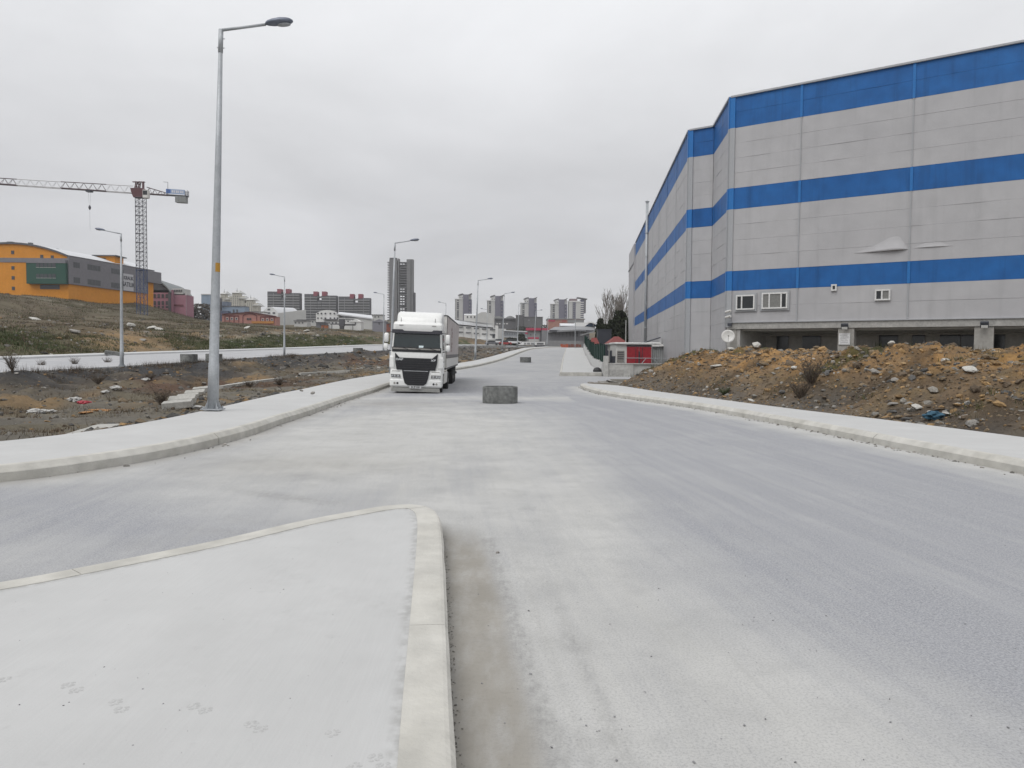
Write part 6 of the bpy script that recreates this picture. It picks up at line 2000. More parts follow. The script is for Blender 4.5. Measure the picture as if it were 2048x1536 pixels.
for k in range(4):
    for py in (588, 602, 612):
        fbox(r, 'window', 308 + k * 8, 312.5 + k * 8, py, py + (8 if py < 610 else 4), D, .2, M_WINF, front=.15)
fbox(r, 'wall_strip', 345, 367, 609, 612, D + 1.5, .2, M_MAROON, front=.2)
m = MB(); q = at(372, 600, D + 1.5); xe_ = at(384, 600, D + 24).x; m.prism([(q.x, D + 1.7, r.location.z - 2), (xe_, D + 24, r.location.z - 2), (xe_, D + 24, fz_(600, D + 24, 384)), (q.x, D + 1.7, fz_(584, D, 372))], (-.4, 0, 0)); m.build('end_wall', M_FPALE, r)

# light blue block and blue-grey hall behind the near lamp
D = 420
r = far_root('blue_block', 'pale blue tall block half hidden by the near lamp pole', 'building', 412, D)
fbox(r, 'wall', 403, 421, 589, 640, D, 14, M_FBLUE, base=True); fbox(r, 'parapet', 402.5, 421.5, 588, 589.5, D, 14.4, M_FPALE, front=.3)
r = far_root('blue_grey_hall', 'blue grey stepped hall before the cream apartments', 'building', 465, 400)
D = 400
fbox(r, 'wall', 440, 490, 613, 650, D, 20, M_FBLUE, base=True); fbox(r, 'upper_block', 440, 453, 603, 613, D, 16, mat('blue_grey_dark', (.15, .18, .24), .8), front=-.5)
fbox(r, 'parapet', 439.5, 490.5, 611.8, 613.2, D, 20, M_FGREY, front=.3)
fbox(r, 'chimney', 439, 441.5, 596, 640, D - 3, 2, M_FGREYD, base=True)
fbox(r, 'low_wing', 441, 456, 622, 650, D - 4, 4, mat('navy_panel', (.06, .07, .12), .8), base=True)
for px in (466, 473): fbox(r, 'window', px, px + 3, 619, 625, D, .3, M_WINF, front=.2)

# cream apartments with little turrets
D = 560
for i, (px0, px1, py, lb) in enumerate(((437, 457, 588, 'cream apartment block with turret just right of the near lamp pole'), (458, 488, 586, 'widest cream apartment block with twin turrets'), (486, 515, 600, 'lower cream apartment block with pointed turret, rightmost of the group'))):
    r = far_root('cream_apartments', lb, 'apartment block', (px0 + px1) / 2, D, 'cream turreted apartments')
    w = px1 - px0
    fbox(r, 'wall', px0, px1, py + 6, 640, D, 16, M_CREAM, base=True)
    fbox(r, 'tall_bay', px0 + w * .25, px0 + w * .70, py, 640, D, 14, M_CREAM, front=.8, base=True)
    fbox(r, 'side_bay', px0 + w * .72, px1 + 1.5, py + 11, 640, D, 14, M_CREAM, front=.5, base=True)
    for a, b in ((px0 + w * .25, px0 + w * .70), (px0 + w * .72, px1 + 1.5)):
        q0, q1 = fx_(a, D), fx_(b, D); zz = fz_(py if a < px0 + w * .5 else py + 11, D, a); b_ = MB(); roof_hip(b_, q0 - .6, q1 + .6, D - 1.6, D + 14, zz, zz + 2.6, (q1 - q0) * .45); b_.build('roof', M_FPALE, r)
    q = at(px0 + w * .47, py - 8, D); b_ = MB(); b_.tube((q.x, D + 2, fz_(py - 2, D, px0)), (q.x, D + 2, q.z + 1), .3, .05, 4); b_.build('spire', M_FGREY, r)
    fgrid(r, px0 + 1, px0 + w * .24, py + 9, 636, D, 2, 11, M_WINF, .35, .5, seed=i); fgrid(r, px0 + w * .28, px0 + w * .68, py + 5, 636, D, 3, 12, M_WINF, .35, .5, front=.85, seed=i); fgrid(r, px0 + w * .74, px1 + 1, py + 14, 636, D, 3, 9, M_WINF, .35, .5, front=.55, seed=i)

# three grey slab blocks with red lift towers
D = 640
for i, (px0, px1, py, c, lb) in enumerate(((535, 600, 583, .49, 'grey slab apartment block with red towers, leftmost of three'), (609, 673, 588, .47, 'grey slab apartment block with red towers, middle of three'), (677, 740, 593, .55, 'grey slab apartment block with red towers, rightmost of three'))):
    r = far_root('slab_apartments', lb, 'apartment block', (px0 + px1) / 2, D, 'grey slab blocks with red towers')
    w = px1 - px0; cx = px0 + w * c
    g0, g1 = cx - 4, cx + 4
    fbox(r, 'wall', px0, g0, py, 660, D, 16, M_FGREYD, base=True); fbox(r, 'wall', g1, px1, py + 3, 660, D, 16, M_FGREYD, base=True)
    fbox(r, 'wall', g0, g1, py + 12, 660, D + .3, 15, M_FGREYD, base=True); fbox(r, 'bridge', g0, g1, py + 4.5, py + 7, D, 15, M_FGREY)
    for a in (cx - 12, cx + 5):
        fbox(r, 'lift_tower', a, a + 8, py - 5, py + 4, D, 10, mat('lift_tower_red', (.24, .05, .075), .85), front=.4)
    nf = 10 if i < 2 else 9
    for k in range(nf):
        y0 = py + 4.5 + k * 5.2
        for a, b in ((px0 + .8, g0 - .6), (g0 + .3, g1 - .3), (g1 + .6, px1 - .8)):
            if a > g0 - 1 and b < g1 and k < 2: continue
            fbox(r, 'balcony', a, b, y0 + 2.1, y0 + 4.0, D, .9, M_BALC, front=.9)
    for q in (px0 + w * .2, px0 + w * .8): fbox(r, 'fin', q - .4, q + .4, py + 3, 655, D, .3, M_BALC, front=1.15)

# two white arched halls, sheds and clutter before them
D = 410
r = far_root('arched_hall', 'white arched hall behind the salmon house', 'hall', 560, D, 'white arched halls')
fbox(r, 'wall', 524, 556, 626, 655, D, 40, M_FWHITE, base=True); vault(r, 'gable', 524, 556, 626, 614, D, 1, M_FWHITE)
m = MB(); n = 8
for k in range(n):
    t0, t1 = .35 + .65 * k / n, .35 + .65 * (k + 1) / n
    f = lambda t: (fx_(524, D) + (fx_(556, D) - fx_(524, D)) * t, fz_(626, D, 540) + (fz_(613.5, D, 540) - fz_(626, D, 540)) * math.sin(math.pi * t) ** .85)
    a, b = f(t0), f(t1); m.add([(a[0], D, a[1]), (b[0], D, b[1]), (b[0] + 9.5, D + 9, b[1]), (a[0] + 9.5, D + 9, a[1])], [(0, 1, 2, 3)])
m.build('roof', M_RFW, r)
b_ = MB(); b_.prism([(fx_(556, D), D, r.location.z - 2), (fx_(601, D), D + 9, r.location.z - 2), (fx_(601, D), D + 9, fz_(617.5, D, 600)), (fx_(556, D), D, fz_(626, D, 556))], (.5, .2, 0)); b_.build('side_wall', M_FPALE, r)
for px, py in ((538, 619), (538, 626), (548, 626)): fbox(r, 'window', px - 2.5, px + 2.5, py - 1.5, py + 1.5, D, .2, M_WINF, front=.2)
D = 380
r = far_root('arched_hall', 'long white arched hall with small windows, right of the first', 'hall', 690, D, 'white arched halls')
fbox(r, 'wall', 632, 677, 627, 660, D, 10, M_FWHITE, base=True); vault(r, 'gable', 632, 677, 627, 620, D, 1.2, M_FWHITE)
fbox(r, 'long_wall', 677.2, 744, 636, 660, D, 30, M_FPALE, base=True)
b_ = MB(); x0, x1, x2 = fx_(655, D), fx_(677, D), fx_(746, D); za, zb_, zc2 = fz_(620, D, 660), fz_(627, D, 680), fz_(636.5, D, 745)
b_.add([(x1 - 1, D - .6, zb_), (x2, D - .6, zc2), (x2 - 4, D + 18, fz_(627, D, 730)), (x0 + 2, D + 18, za), (x1 - 1, D - .6, zb_ - .6), (x2, D - .6, zc2 - .6)], [(0, 1, 2, 3), (4, 5, 1, 0)]); b_.build('roof', M_RFW, r)
for px in (636, 643, 651, 661, 669, 675):
    fbox(r, 'window', px - 1.5, px + 1.5, 625.5, 628.5, D, .2, M_WINF, front=.25)
    fbox(r, 'window', px - 1.5, px + 1.5, 635, 637.5, D, .2, M_WINF, front=.25)
fbox(r, 'canopy', 650, 676, 638.5, 640, D, 3, M_FGREY, front=3)
# low sheds and clutter in the yard before the halls
for name, lb, cat, px0, px1, py0, D, mm_ in (('office_cabin', 'white office cabin under the long arched hall', 'cabin', 648, 680, 640, 345, M_FWHITE), ('office_cabin', 'two storey white house right of the dark silo', 'cabin', 686, 702, 637, 340, M_FWHITE), ('tent_roof', 'white tent-like low building before the halls', 'tent', 700, 722, 640, 335, M_FWHITE), ('grey_shed', 'grey gabled shed left of the construction tower', 'shed', 745, 772, 640, 345, mat('shed_grey', (.22, .22, .25), .8)), ('flat_building', 'pale flat building behind the grey gabled shed', 'building', 740, 766, 628, 430, M_FPALE), ('site_fence', 'pale fence sheets and cabins at the edge of the field', 'cabin', 588, 614, 640, 330, M_FPALE), ('grey_yard_wall', 'grey yard wall under the long arched hall', 'wall', 632, 650, 643, 340, M_FGREY), ('white_block', 'white block between the two arched halls', 'building', 594, 636, 638, 400, M_FPALE), ('white_block', 'white low block behind the salmon house', 'building', 490, 528, 622, 395, M_FWHITE), ('orange_skip', 'small orange skip at the field edge', 'skip', 643, 650, 648, 322, mat('skip_orange', (.45, .13, .03), .7)), ('rust_container', 'rust red container left of the lorry top', 'container', 773, 786, 645, 335, mat('rust_red', (.22, .07, .045), .8)), ('rust_container', 'long orange container beside the construction tower', 'container', 786, 800, 646, 350, mat('rust_red', (.22, .07, .045), .8))):
    r = far_root(name, lb, cat, (px0 + px1) / 2, D)
    fbox(r, 'body', px0, px1, py0 + 2, 660, D, 6, mm_, base=True)
    if name in ('tent_roof', 'grey_shed'):
        b_ = MB(); b_.prism([(fx_(px0 - 1, D), D - .3, fz_(py0 + 4, D, px0)), (fx_(px1 + 1, D), D - .3, fz_(py0 + 4, D, px0)), (fx_((px0 + px1) / 2, D), D - .3, fz_(py0 - 2, D, px0))], (0, 6.6, 0)); b_.build('roof', mm_, r)
    else:
        fbox(r, 'roof', px0 - .6, px1 + .6, py0 + 1, py0 + 2.2, D, 7, M_FGREY if mm_ is not M_FGREY else M_FGREYD, front=.4)
    n_ = max(1, int((px1 - px0) / 7))
    if cat in ('cabin', 'building'):
        for k in range(n_): fbox(r, 'window', px0 + 2 + k * 7, px0 + 4.5 + k * 7, py0 + 4.5, py0 + 7, D, .2, M_WINF, front=.15)
    else: fbox(r, 'door', (px0 + px1) / 2 - 1.2, (px0 + px1) / 2 + 1.2, py0 + 5, py0 + 9, D, .2, M_FGREYD, front=.15)
r = far_root('silo_machine', 'dark loading machine standing at the edge of the field', 'machine', 682, 330)
fbox(r, 'hopper', 678, 687, 638, 652, 330, 3, M_FGREYD); fbox(r, 'base', 679, 686, 652, 660, 330, 2.5, M_BACK, base=True); fbox(r, 'conveyor', 660, 679, 647, 649, 331, 1.5, M_BACK); fbox(r, 'conveyor', 687, 710, 648, 651, 331, 1.5, M_BACK)
for px in (663, 705): fbox(r, 'conveyor_leg', px, px + 1, 648, 660, 331, .4, M_BACK, base=True)

# salmon single storey house with dark red trim
D = 292
r = far_root('salmon_house', 'salmon pink low house with red arches and orange plinth', 'house', 498, D)
x0, x1 = fx_(444, D), fx_(552, D); xm = fx_(500, D); zb_ = r.location.z - 2
b_ = MB(); b_.prism([(x0, D, zb_), (x1, D, zb_), (x1, D, fz_(633, D, 552)), (xm, D, fz_(624.5, D, 500)), (x0, D, fz_(628.5, D, 446))], (0, 5, 0)); b_.build('wall', M_SALM, r)
b_ = MB(); b_.add([(x0 - .6, D - .6, fz_(628, D, 446)), (xm, D - .6, fz_(623.6, D, 500)), (x1 + .4, D - .6, fz_(632.3, D, 552)), (x0 - .6, D + 5.5, fz_(628, D, 446)), (xm, D + 5.5, fz_(623.6, D, 500)), (x1 + .4, D + 5.5, fz_(632.3, D, 552)),
    (x0 - .6, D - .6, fz_(628.8, D, 446)), (xm, D - .6, fz_(624.6, D, 500)), (x1 + .4, D - .6, fz_(633.3, D, 552))], [(0, 1, 4, 3), (1, 2, 5, 4), (6, 7, 1, 0), (7, 8, 2, 1)]); b_.build('roof', M_MAROON, r)
for g0 in (450, 521):
    for k in range(4): fbox(r, 'pilaster', g0 + k * 9.2 - .5, g0 + k * 9.2 + .5, 632 + (g0 > 500) * 2, 645, D, .3, M_MAROON, front=.2)
    fbox(r, 'lintel', g0, g0 + 27.5, 631 + (g0 > 500) * 2, 632.3 + (g0 > 500) * 2, D, .3, M_MAROON, front=.2)
    for k in range(3):
        fo_ = fbox(r, 'window', g0 + 2.5 + k * 9.2, g0 + 6.8 + k * 9.2, 635 + (g0 > 500) * 2, 640 + (g0 > 500) * 2, D, .2, M_FRAME, front=.1); fbox(r, 'pane', g0 + 3.2 + k * 9.2, g0 + 6.1 + k * 9.2, 635.6 + (g0 > 500) * 2, 639.2 + (g0 > 500) * 2, D, .2, M_WINF, front=.18)
arc = MB()
for k in range(10):
    a0, a1 = math.pi * k / 10, math.pi * (k + 1) / 10
    f = lambda a: Vector((fx_(500 - 14 * math.cos(a), D), D - .25, fz_(634 - 6 * math.sin(a), D, 500)))
    p0, p1 = f(a0), f(a1); arc.para(p0, p1 - p0, (0, .2, 0), (0, 0, .3))
arc.build('arch', M_MAROON, r)
for px in (486, 513.5): fbox(r, 'pilaster', px - .5, px + .5, 634, 646, D, .3, M_MAROON, front=.2)
for px in (494, 499): fbox(r, 'pane', px, px + 3.6, 636, 640, D, .2, M_WINF, front=.2)
fbox(r, 'plinth', 504, 548, 642.5, 647, D, .4, mat('plinth_orange', (.45, .20, .05), .8), front=.5)

# concrete skeleton of a tower under construction
D = 700
r = far_root('tower_skeleton', 'bare concrete high-rise under construction with open floors', 'tower', 803, D)
fbox(r, 'core_wall', 778.5, 794, 519, 690, D, 12, M_STEEL, base=True)
fbox(r, 'roof_room', 779, 793, 515.5, 519, D + .5, 10, M_FGREYD)
fbox(r, 'side_wall', 795.8, 798, 517, 690, D - .5, 12, M_STEEL, base=True)
fbox(r, 'side_wall', 813, 826, 518.5, 690, D + .5, 14, M_STEEL, base=True); fbox(r, 'dark_slot', 821, 822.5, 520, 690, D + .4, 1, M_BACK, base=True)
fbox(r, 'low_wing', 826.2, 829.5, 585, 690, D + 2, 12, M_FGREYD, base=True)
nfl = 24
for k in range(nfl):
    py = 524 + k * 5.0
    fbox(r, 'floor_slab', 774.8, 778.4, py, py + 1.6, D, 10, M_STEEL, front=.5)
    fbox(r, 'floor_slab', 798, 813, py, py + (1.6 if k < 10 or k in (13, 17) else 2.2), D + .2, 12, M_FGREYD)
    if not (k == 0 or k in (10, 11, 13, 14, 15, 16, 18, 19, 20, 21, 22)): fbox(r, 'back_wall', 798.1, 812.9, py + 2.3, py + 4.8, D + 10, .4, M_FGREYD)
    else:
        for q in (798.1, 804.2, 808.9): fbox(r, 'wall_pier', q, q + (1.6 if q < 800 else 1.1 if q < 806 else 4), py + 1.5, py + 5.0, D + 9, .5, M_FGREYD)
# residential towers with winged tops
D = 820
for i, (px0, py, lb) in enumerate(((910, 587.5, 'winged residential tower, leftmost of the far row'), (974, 590.5, 'winged residential tower, second of the far row'), (1041, 595, 'winged residential tower, third of the far row, behind the dark block'), (1101.5, 597.5, 'winged residential tower, fourth of the far row, above the brick building'))):
    r = far_root('residential_tower', lb, 'tower', px0 + 17, D, 'winged residential towers')
    fbox(r, 'light_wing', px0, px0 + 16, py + 10.5, 690, D, 12, M_TLITE, base=True); fbox(r, 'parapet', px0 - 1, px0 + 16, py + 10, py + 11, D, 12, M_FWHITE, front=.6)
    fbox(r, 'window_column', px0 + 3.4, px0 + 7.8, py + 12, 690, D, .3, M_FGREYD, front=.2, base=True)
    for k in range(9): fbox(r, 'balcony', px0 + 4, px0 + 7.2, py + 14.5 + k * 4.2, py + 16 + k * 4.2, D, .5, M_BALC if (k * 7 + i) % 4 else M_FWHITE, front=.5)
    fbox(r, 'edge_strip', px0, px0 + 1.0, py + 11, 690, D, .3, M_FGREY, front=.25, base=True)
    fbox(r, 'centre_slab', px0 + 16, px0 + 27, py + 1.5, 690, D, 12, M_PURP, front=1.5, base=True)
    fbox(r, 'right_wing', px0 + 27, px0 + 32.5, py + 11, 690, D, 12, M_PURPD, base=True)
    for k in range(5): fbox(r, 'window', px0 + 28.4, px0 + 30.6, py + 15 + k * 7, py + 17.5 + k * 7, D, .3, M_BALC, front=.3)
    fbox(r, 'lantern', px0 + 7, px0 + 16, py + 3.5, py + 10.5, D, 8, M_FWHITE); fbox(r, 'lantern', px0 + 27, px0 + 32, py + 2.5, py + 11, D + 1, 8, M_FPALE)
    for q in (9, 13): fbox(r, 'lantern_window', px0 + q, px0 + q + 1.8, py + 7, py + 9, D, .3, M_FGREY, front=.2)
    for s_, c0, c1 in ((1, px0 + 6, px0 + 16), (-1, px0 + 33, px0 + 26.5)):
        b_ = MB(); n_ = 6; pts = []
        for k in range(n_ + 1):
            t = k / n_; zz = fz_(py + (3.0 * (1 - math.sin(math.pi / 2 * t)) if s_ > 0 else -1.0 + 2.6 * math.sin(math.pi / 2 * t) ** 1), D, c0); pts.append((fx_(c0 + (c1 - c0) * t, D), zz))
        for k in range(n_): a, b = pts[k], pts[k + 1]; b_.para((a[0], D - 1, a[1] - .5), (b[0] - a[0], 0, b[1] - a[1]), (0, 12, 0), (0, 0, .8))
        b_.build('winged_roof', M_FGREY, r)
r = far_root('round_tower', 'broader curved residential tower with balconies, rightmost of the far row', 'tower', 1155, D)
fbox(r, 'light_wing', 1137, 1161, 602.5, 690, D, 14, M_TLITE, base=True); fbox(r, 'parapet', 1136.5, 1161, 602, 604, D, 14, M_FWHITE, front=.5); fbox(r, 'roof_drum', 1139, 1154, 597.5, 602, D + 1, 10, mat('drum_pinkish', (.20, .15, .16), .8)); fbox(r, 'window_column', 1145, 1151, 604.5, 690, D, .3, M_PURPD, front=.2, base=True)
for k in range(9):
    fbox(r, 'balcony', 1144.4, 1149, 607 + k * 4, 608.3 + k * 4, D, .6, M_BALC, front=.6); fbox(r, 'balcony', 1161, 1167, 604 + k * 4, 605.5 + k * 4, D, 6, M_FWHITE, front=.6)
fbox(r, 'dark_wing', 1161, 1167.5, 599, 690, D + .5, 12, M_PURPD, base=True); fbox(r, 'edge_slab', 1167.5, 1171.5, 600, 626, D + 1, 11, M_FGREY)
b_ = MB(); x0, x1 = fx_(1154, D), fx_(1174, D)
for k in range(6):
    t0, t1 = k / 6, (k + 1) / 6; f = lambda t: (x0 + (x1 - x0) * t, fz_(595.5 + 3.2 * t, D, 1160)); a, b = f(t0), f(t1); b_.para((a[0], D - 1, a[1]), (b[0] - a[0], 0, b[1] - a[1]), (0, 13, 0), (0, 0, .8))
b_.build('winged_roof', M_FGREY, r)

# white warehouse right of the lorry and halls behind it
D = 285
r = far_root('white_warehouse', 'white two storey warehouse with curved roof right of the lorry', 'warehouse', 955, D)
b_ = MB(); x0, x1 = fx_(905, D), fx_(991, D); zb_ = r.location.z - 3
zl0, zl1 = fz_(648, D, 905), fz_(655, D, 991)
b_.prism([(x0, D, zb_), (x1, D + 4, zb_), (x1, D + 4, zl1), (x0, D, zl0)], (3, 22, 0)); b_.build('wall', M_FWHITE, r)
fbox(r, 'corner_pier', 990.5, 996, 651, 690, D + 4, 8, M_FWHITE, front=.5, base=True)
b_ = MB(); n_ = 7
for k in range(n_):
    f = lambda t: (D - .5 + 10 * (1 - math.cos(math.pi / 2 * t)), 2.6 * math.sin(math.pi / 2 * t))
    a, b = f(k / n_), f((k + 1) / n_)
    b_.add([(x0 - 1, a[0], zl0 + .2 + a[1] * .75), (x1 - .5, a[0] + 4, zl1 + .2 + a[1] * .6), (x1 - 2.0 - 2 * k / n_, b[0] + 4, zl1 + .2 + b[1] * .6), (x0 - 1, b[0], zl0 + .2 + b[1] * .75)], [(0, 1, 2, 3)])
b_.build('roof', M_RFW, r, smooth=True)
b_ = MB(); b_.para((x0 - 1, D - .3, zl0 - .35), (x1 - x0, 4, zl1 - zl0), (0, .2, 0), (0, 0, .5)); b_.build('eaves', M_FGREYD, r)
for row, (pa, pb) in enumerate(((654, 659), (664, 669))):
    for k in range(5):
        px = 916 + k * 16; py = pa + (pb - pa) * k / 4
        y = D + 4 * (px - 905) / 86
        for j in range(5):
            b_ = MB(); xa = fx_(px + j * 2.2, y); b_.box(xa, xa + .33, y - .12, y - .02, fz_(py + 1.4, y, px), fz_(py - 1.0, y, px)); b_.build('window', M_WINF, r)
b_ = MB(); y = D + 4; b_.box(fx_(985, y), fx_(990, y), y - .4, y - .02, fz_(676, y, 988), fz_(668, y, 988)); b_.build('door', M_WINF, r)
for k in range(4):
    b_ = MB(); px = 927 + k * 16.2; y = D + 4 * (px - 905) / 86; b_.box(fx_(px, y), fx_(px + .5, y), y - .1, y - .02, zb_, fz_(654 + k * 1.6, y, px)); b_.build('joint', M_FPALE, r)
fbox(r, 'plinth', 930, 992, 678.5, 690, D + 3, 2, M_FPALE, front=1.4, base=True)
D = 400
r = far_root('blank_gable_hall', 'pale hall with blank stepped gable and white curved roof behind the warehouse', 'hall', 965, D)
fbox(r, 'wall', 928, 952, 629.5, 680, D, 20, M_FWHITE, base=True); side_vault(r, 'roof', 928, 953, 630, 626, D, 12, M_RFW)
for px in (935, 942, 949): fbox(r, 'window', px - 1.2, px + 1.2, 632, 636, D, .2, M_WINF, front=.2)
b_ = MB(); D2 = D - 6; b_.prism([(fx_(951, D2), D2, r.location.z - 2), (fx_(988, D2), D2, r.location.z - 2), (fx_(988, D2), D2, fz_(629, D2, 988)), (fx_(976, D2), D2, fz_(626.5, D2, 976)), (fx_(970, D2), D2, fz_(624, D2, 970)), (fx_(962, D2), D2, fz_(624.5, D2, 962)), (fx_(951, D2), D2, fz_(631, D2, 951))], (0, 12, 0)); b_.build('gable', M_FPALE, r)
D = 520
r = far_root('grey_factory', 'grey factory with vaulted roof sections behind the lamps', 'factory', 1010, D)
fbox(r, 'wall', 986, 1034, 636, 690, D, 20, M_FGREY, base=True)
for a, b in ((986, 1007), (1010, 1031)): vault(r, 'roof', a, b, 637, 632, D, 22, M_BALC, ext=.5)
for k, (a, b) in enumerate(((993, 996), (998, 1001), (1007, 1010), (1012, 1016))): fbox(r, 'window', a, b, 646.5, 648.5, D, .2, M_FWHITE, front=.15)
fbox(r, 'canopy', 988, 1034, 637.5, 639.5, D, 2, M_FGREYD, front=1)
fbox(r, 'white_wing', 997, 1012, 657.5, 662, D - 40, 8, M_FWHITE)
D = 500
r = far_root('dark_factory_block', 'dark grey windowless block below the third winged tower', 'factory', 1058, D)
fbox(r, 'wall', 1032, 1047, 630.5, 690, D, 20, mat('dark_block', (.10, .10, .105), .9, var=.1, scale=.1), base=True); fbox(r, 'wall', 1047.2, 1085.5, 634, 690, D + .5, 20, mat('mid_block', (.125, .125, .13), .9, var=.1, scale=.1), base=True); fbox(r, 'parapet', 1047, 1086, 633.4, 634.4, D + .5, 20, M_FGREY, front=.3); fbox(r, 'parapet', 1031.5, 1047.4, 630, 631, D, 20, M_FGREY, front=.3); fbox(r, 'vent', 1056, 1059.5, 639.5, 641, D + .5, .2, M_BALC, front=.2)
D = 350
r = far_root('long_grey_hall', 'long low grey hall with two white roof lines', 'hall', 1025, D)
fbox(r, 'wall', 996, 1058, 664, 695, D, 14, mat('hall_grey', (.21, .22, .235), .85, var=.06, scale=.1), base=True)
b_ = MB(); b_.para((fx_(995, D), D - .4, fz_(661.5, D, 1000)), (fx_(1054, D) - fx_(995, D), 0, fz_(664, D, 1050) - fz_(661.5, D, 1050)), (0, 15, 0), (0, 0, .45)); b_.build('roof', M_RFW, r)
b_ = MB(); b_.para((fx_(1008, D), D - 2, fz_(674.5, D, 1000)), (fx_(1054, D) - fx_(1008, D), 0, -.25), (0, 3, 0), (0, 0, .3)); b_.build('canopy', M_RFW, r)
for k in range(9): fbox(r, 'window', 1004 + k * 5, 1005.4 + k * 5, 666.5, 669, D, .2, M_FGREYD, front=.15)
D = 330
r = far_root('pink_roof_building', 'grey building with magenta roof and panels before the brick block', 'building', 1075, D)
fbox(r, 'wall', 1055, 1080, 661, 695, D, 12, M_BALC, base=True); fbox(r, 'wall', 1080.2, 1100, 664, 695, D + 2, 12, M_FGREY, base=True)
for a, b, c, d, dd in ((1052, 1082, 656, 661, 1.0), (1056, 1078, 674.5, 678, .2), (1051, 1056, 665, 668, .4), (1084, 1098, 656.5, 664, .3)): fbox(r, 'magenta_panel', a, b, c, d, D, 3, M_MAG, front=dd)
fbox(r, 'grey_pier', 1080, 1083, 657, 695, D, 1.5, M_FGREYD, front=.5, base=True); fbox(r, 'band', 1058, 1078, 678, 683, D, .3, M_FPALE, front=.1)
for px in (1061, 1070): fbox(r, 'window', px, px + 1.6, 668, 671, D, .2, M_WINF, front=.2)
D = 430
r = far_root('brick_block', 'salmon brick block with pale coping under the winged towers', 'building', 1132, D)
fbox(r, 'wall', 1096, 1168, 638.5, 690, D, 18, M_BRICK, base=True); fbox(r, 'coping', 1094.5, 1170, 637, 638.8, D, 18.5, M_BALC, front=.4); fbox(r, 'grey_end', 1135, 1168, 640, 646, D, .3, M_BALC, front=.2); fbox(r, 'red_panel', 1096, 1110, 640, 643, D, .3, M_MAG, front=.2); fbox(r, 'red_panel', 1124, 1132, 640.5, 644, D, .3, mat('panel_salmon', (.36, .12, .11), .8), front=.2)

# low round hall with a flared roof and the blue glass arch
D = 245
r = far_root('flared_hall', 'grey hall with wide flared roof and narrow windows at the road end', 'hall', 1140, D)
M_HALL = mat('hall_panel', (.20, .20, .21), .8, var=.05, scale=.1)
b_ = MB(); zb_ = r.location.z - 2; b_.prism([(fx_(1085, D), D + 6, zb_), (fx_(1160, D), D, zb_), (fx_(1188, D), D + 14, zb_), (fx_(1100, D), D + 24, zb_)], (0, 0, fz_(660, D, 1140) - zb_)); b_.build('wall', M_HALL, r)
b_ = MB(); e0 = [(fx_(1096, D), D + 3.5, fz_(661.5, D, 1096)), (fx_(1152, D), D - 2.5, fz_(659.5, D, 1152)), (fx_(1197, D), D + 6, fz_(659.5, D, 1190)), (fx_(1197, D), D + 26, fz_(658, D, 1190)), (fx_(1100, D), D + 26, fz_(658, D, 1100))]
t0 = [(fx_(1112, D), D + 9, fz_(652, D, 1112)), (fx_(1152, D), D + 6, fz_(651, D, 1152)), (fx_(1196, D), D + 10, fz_(651, D, 1190)), (fx_(1196, D), D + 20, fz_(651, D, 1190)), (fx_(1115, D), D + 20, fz_(651, D, 1115))]
b_.add(e0 + t0 + [(p[0], p[1], p[2] - .5) for p in e0], [(0, 1, 6, 5), (1, 2, 7, 6), (2, 3, 8, 7), (3, 4, 9, 8), (4, 0, 5, 9), (5, 6, 7, 8, 9), (10, 11, 1, 0), (11, 12, 2, 1), (12, 13, 3, 2), (14, 13, 12, 11, 10)]); b_.build('roof', mat('roof_flared_grey', (.235, .24, .25), .7), r)
side_vault(r, 'skylight_roof', 1121, 1151, 652, 645.5, D + 8, 6, M_RFW); fbox(r, 'white_block', 1150.5, 1170, 645, 653, D + 7, 6, M_FWHITE)
vault(r, 'glass_arch', 1170, 1202, 653, 645.5, D + 9, 1, M_BGL); b_ = MB()
for k in range(10):
    f = lambda t: (fx_(1168 + 36 * t, D), fz_(653.5, D, 1185) + (fz_(643.8, D, 1185) - fz_(653.5, D, 1185)) * math.sin(math.pi * t) ** .85); a, b = f(k / 10), f((k + 1) / 10); b_.para((a[0], D + 7.5, a[1]), (b[0] - a[0], 0, b[1] - a[1]), (0, 6, 0), (0, 0, .4))
b_.build('arch_roof', M_FWHITE, r)
fbox(r, 'arch_mullion', 1186, 1188, 646, 653, D + 8.8, .3, M_BALC)
for k in range(9): px = 1104 + k * 7.2; y = D + 6 - 6 * (px - 1085) / 75; b_ = MB(); b_.box(fx_(px, y), fx_(px + 1.2, y), y - .15, y - .02, fz_(673, y, px), fz_(665, y, px)); b_.build('window', M_FGREYD, r)
fbox(r, 'dark_eave', 1098, 1186, 660.5, 664.5, D + 4, .6, M_FGREYD, front=2.5)
b_ = MB(); b_.prism([(fx_(1164, D - 8), D - 8, fz_(672, D, 1164)), (fx_(1192, D - 8), D - 8, fz_(665, D, 1190)), (fx_(1192, D - 8), D - 2, fz_(665, D, 1190)), (fx_(1164, D - 8), D - 2, fz_(672, D, 1164))], (0, 0, .4)); b_.build('entrance_ramp', M_BALC, r)
fbox(r, 'front_wall', 1084, 1190, 681.5, 700, D - 3, .5, mat('front_wall_grey', (.24, .24, .245), .85, var=.08, scale=.3), base=True)
rb = thing('orange_barrier', 'orange and red construction barrier boards at the road end', 'barrier', (at(1140, 697, 225).x, 225, 3))
for k in range(8):
    px = 1121 + k * 5.2; q = at(px, 696, 225); b_ = MB(); b_.box(q.x, q.x + .72, 225, 225.1, q.z - .6, at(px, 688 + (k % 2), 225).z); b_.build('board', mat('barrier_orange', (.42, .09, .04), .7, var=.1) if k < 3 else mat('barrier_brown', (.20, .08, .06), .8, var=.1), rb)
b_ = MB(); q = at(1121, 688, 225); b_.box(q.x, at(1162, 688, 225).x, 225.1, 225.2, q.z - .3, q.z - .15); b_.build('rail', M_DKMET, rb)
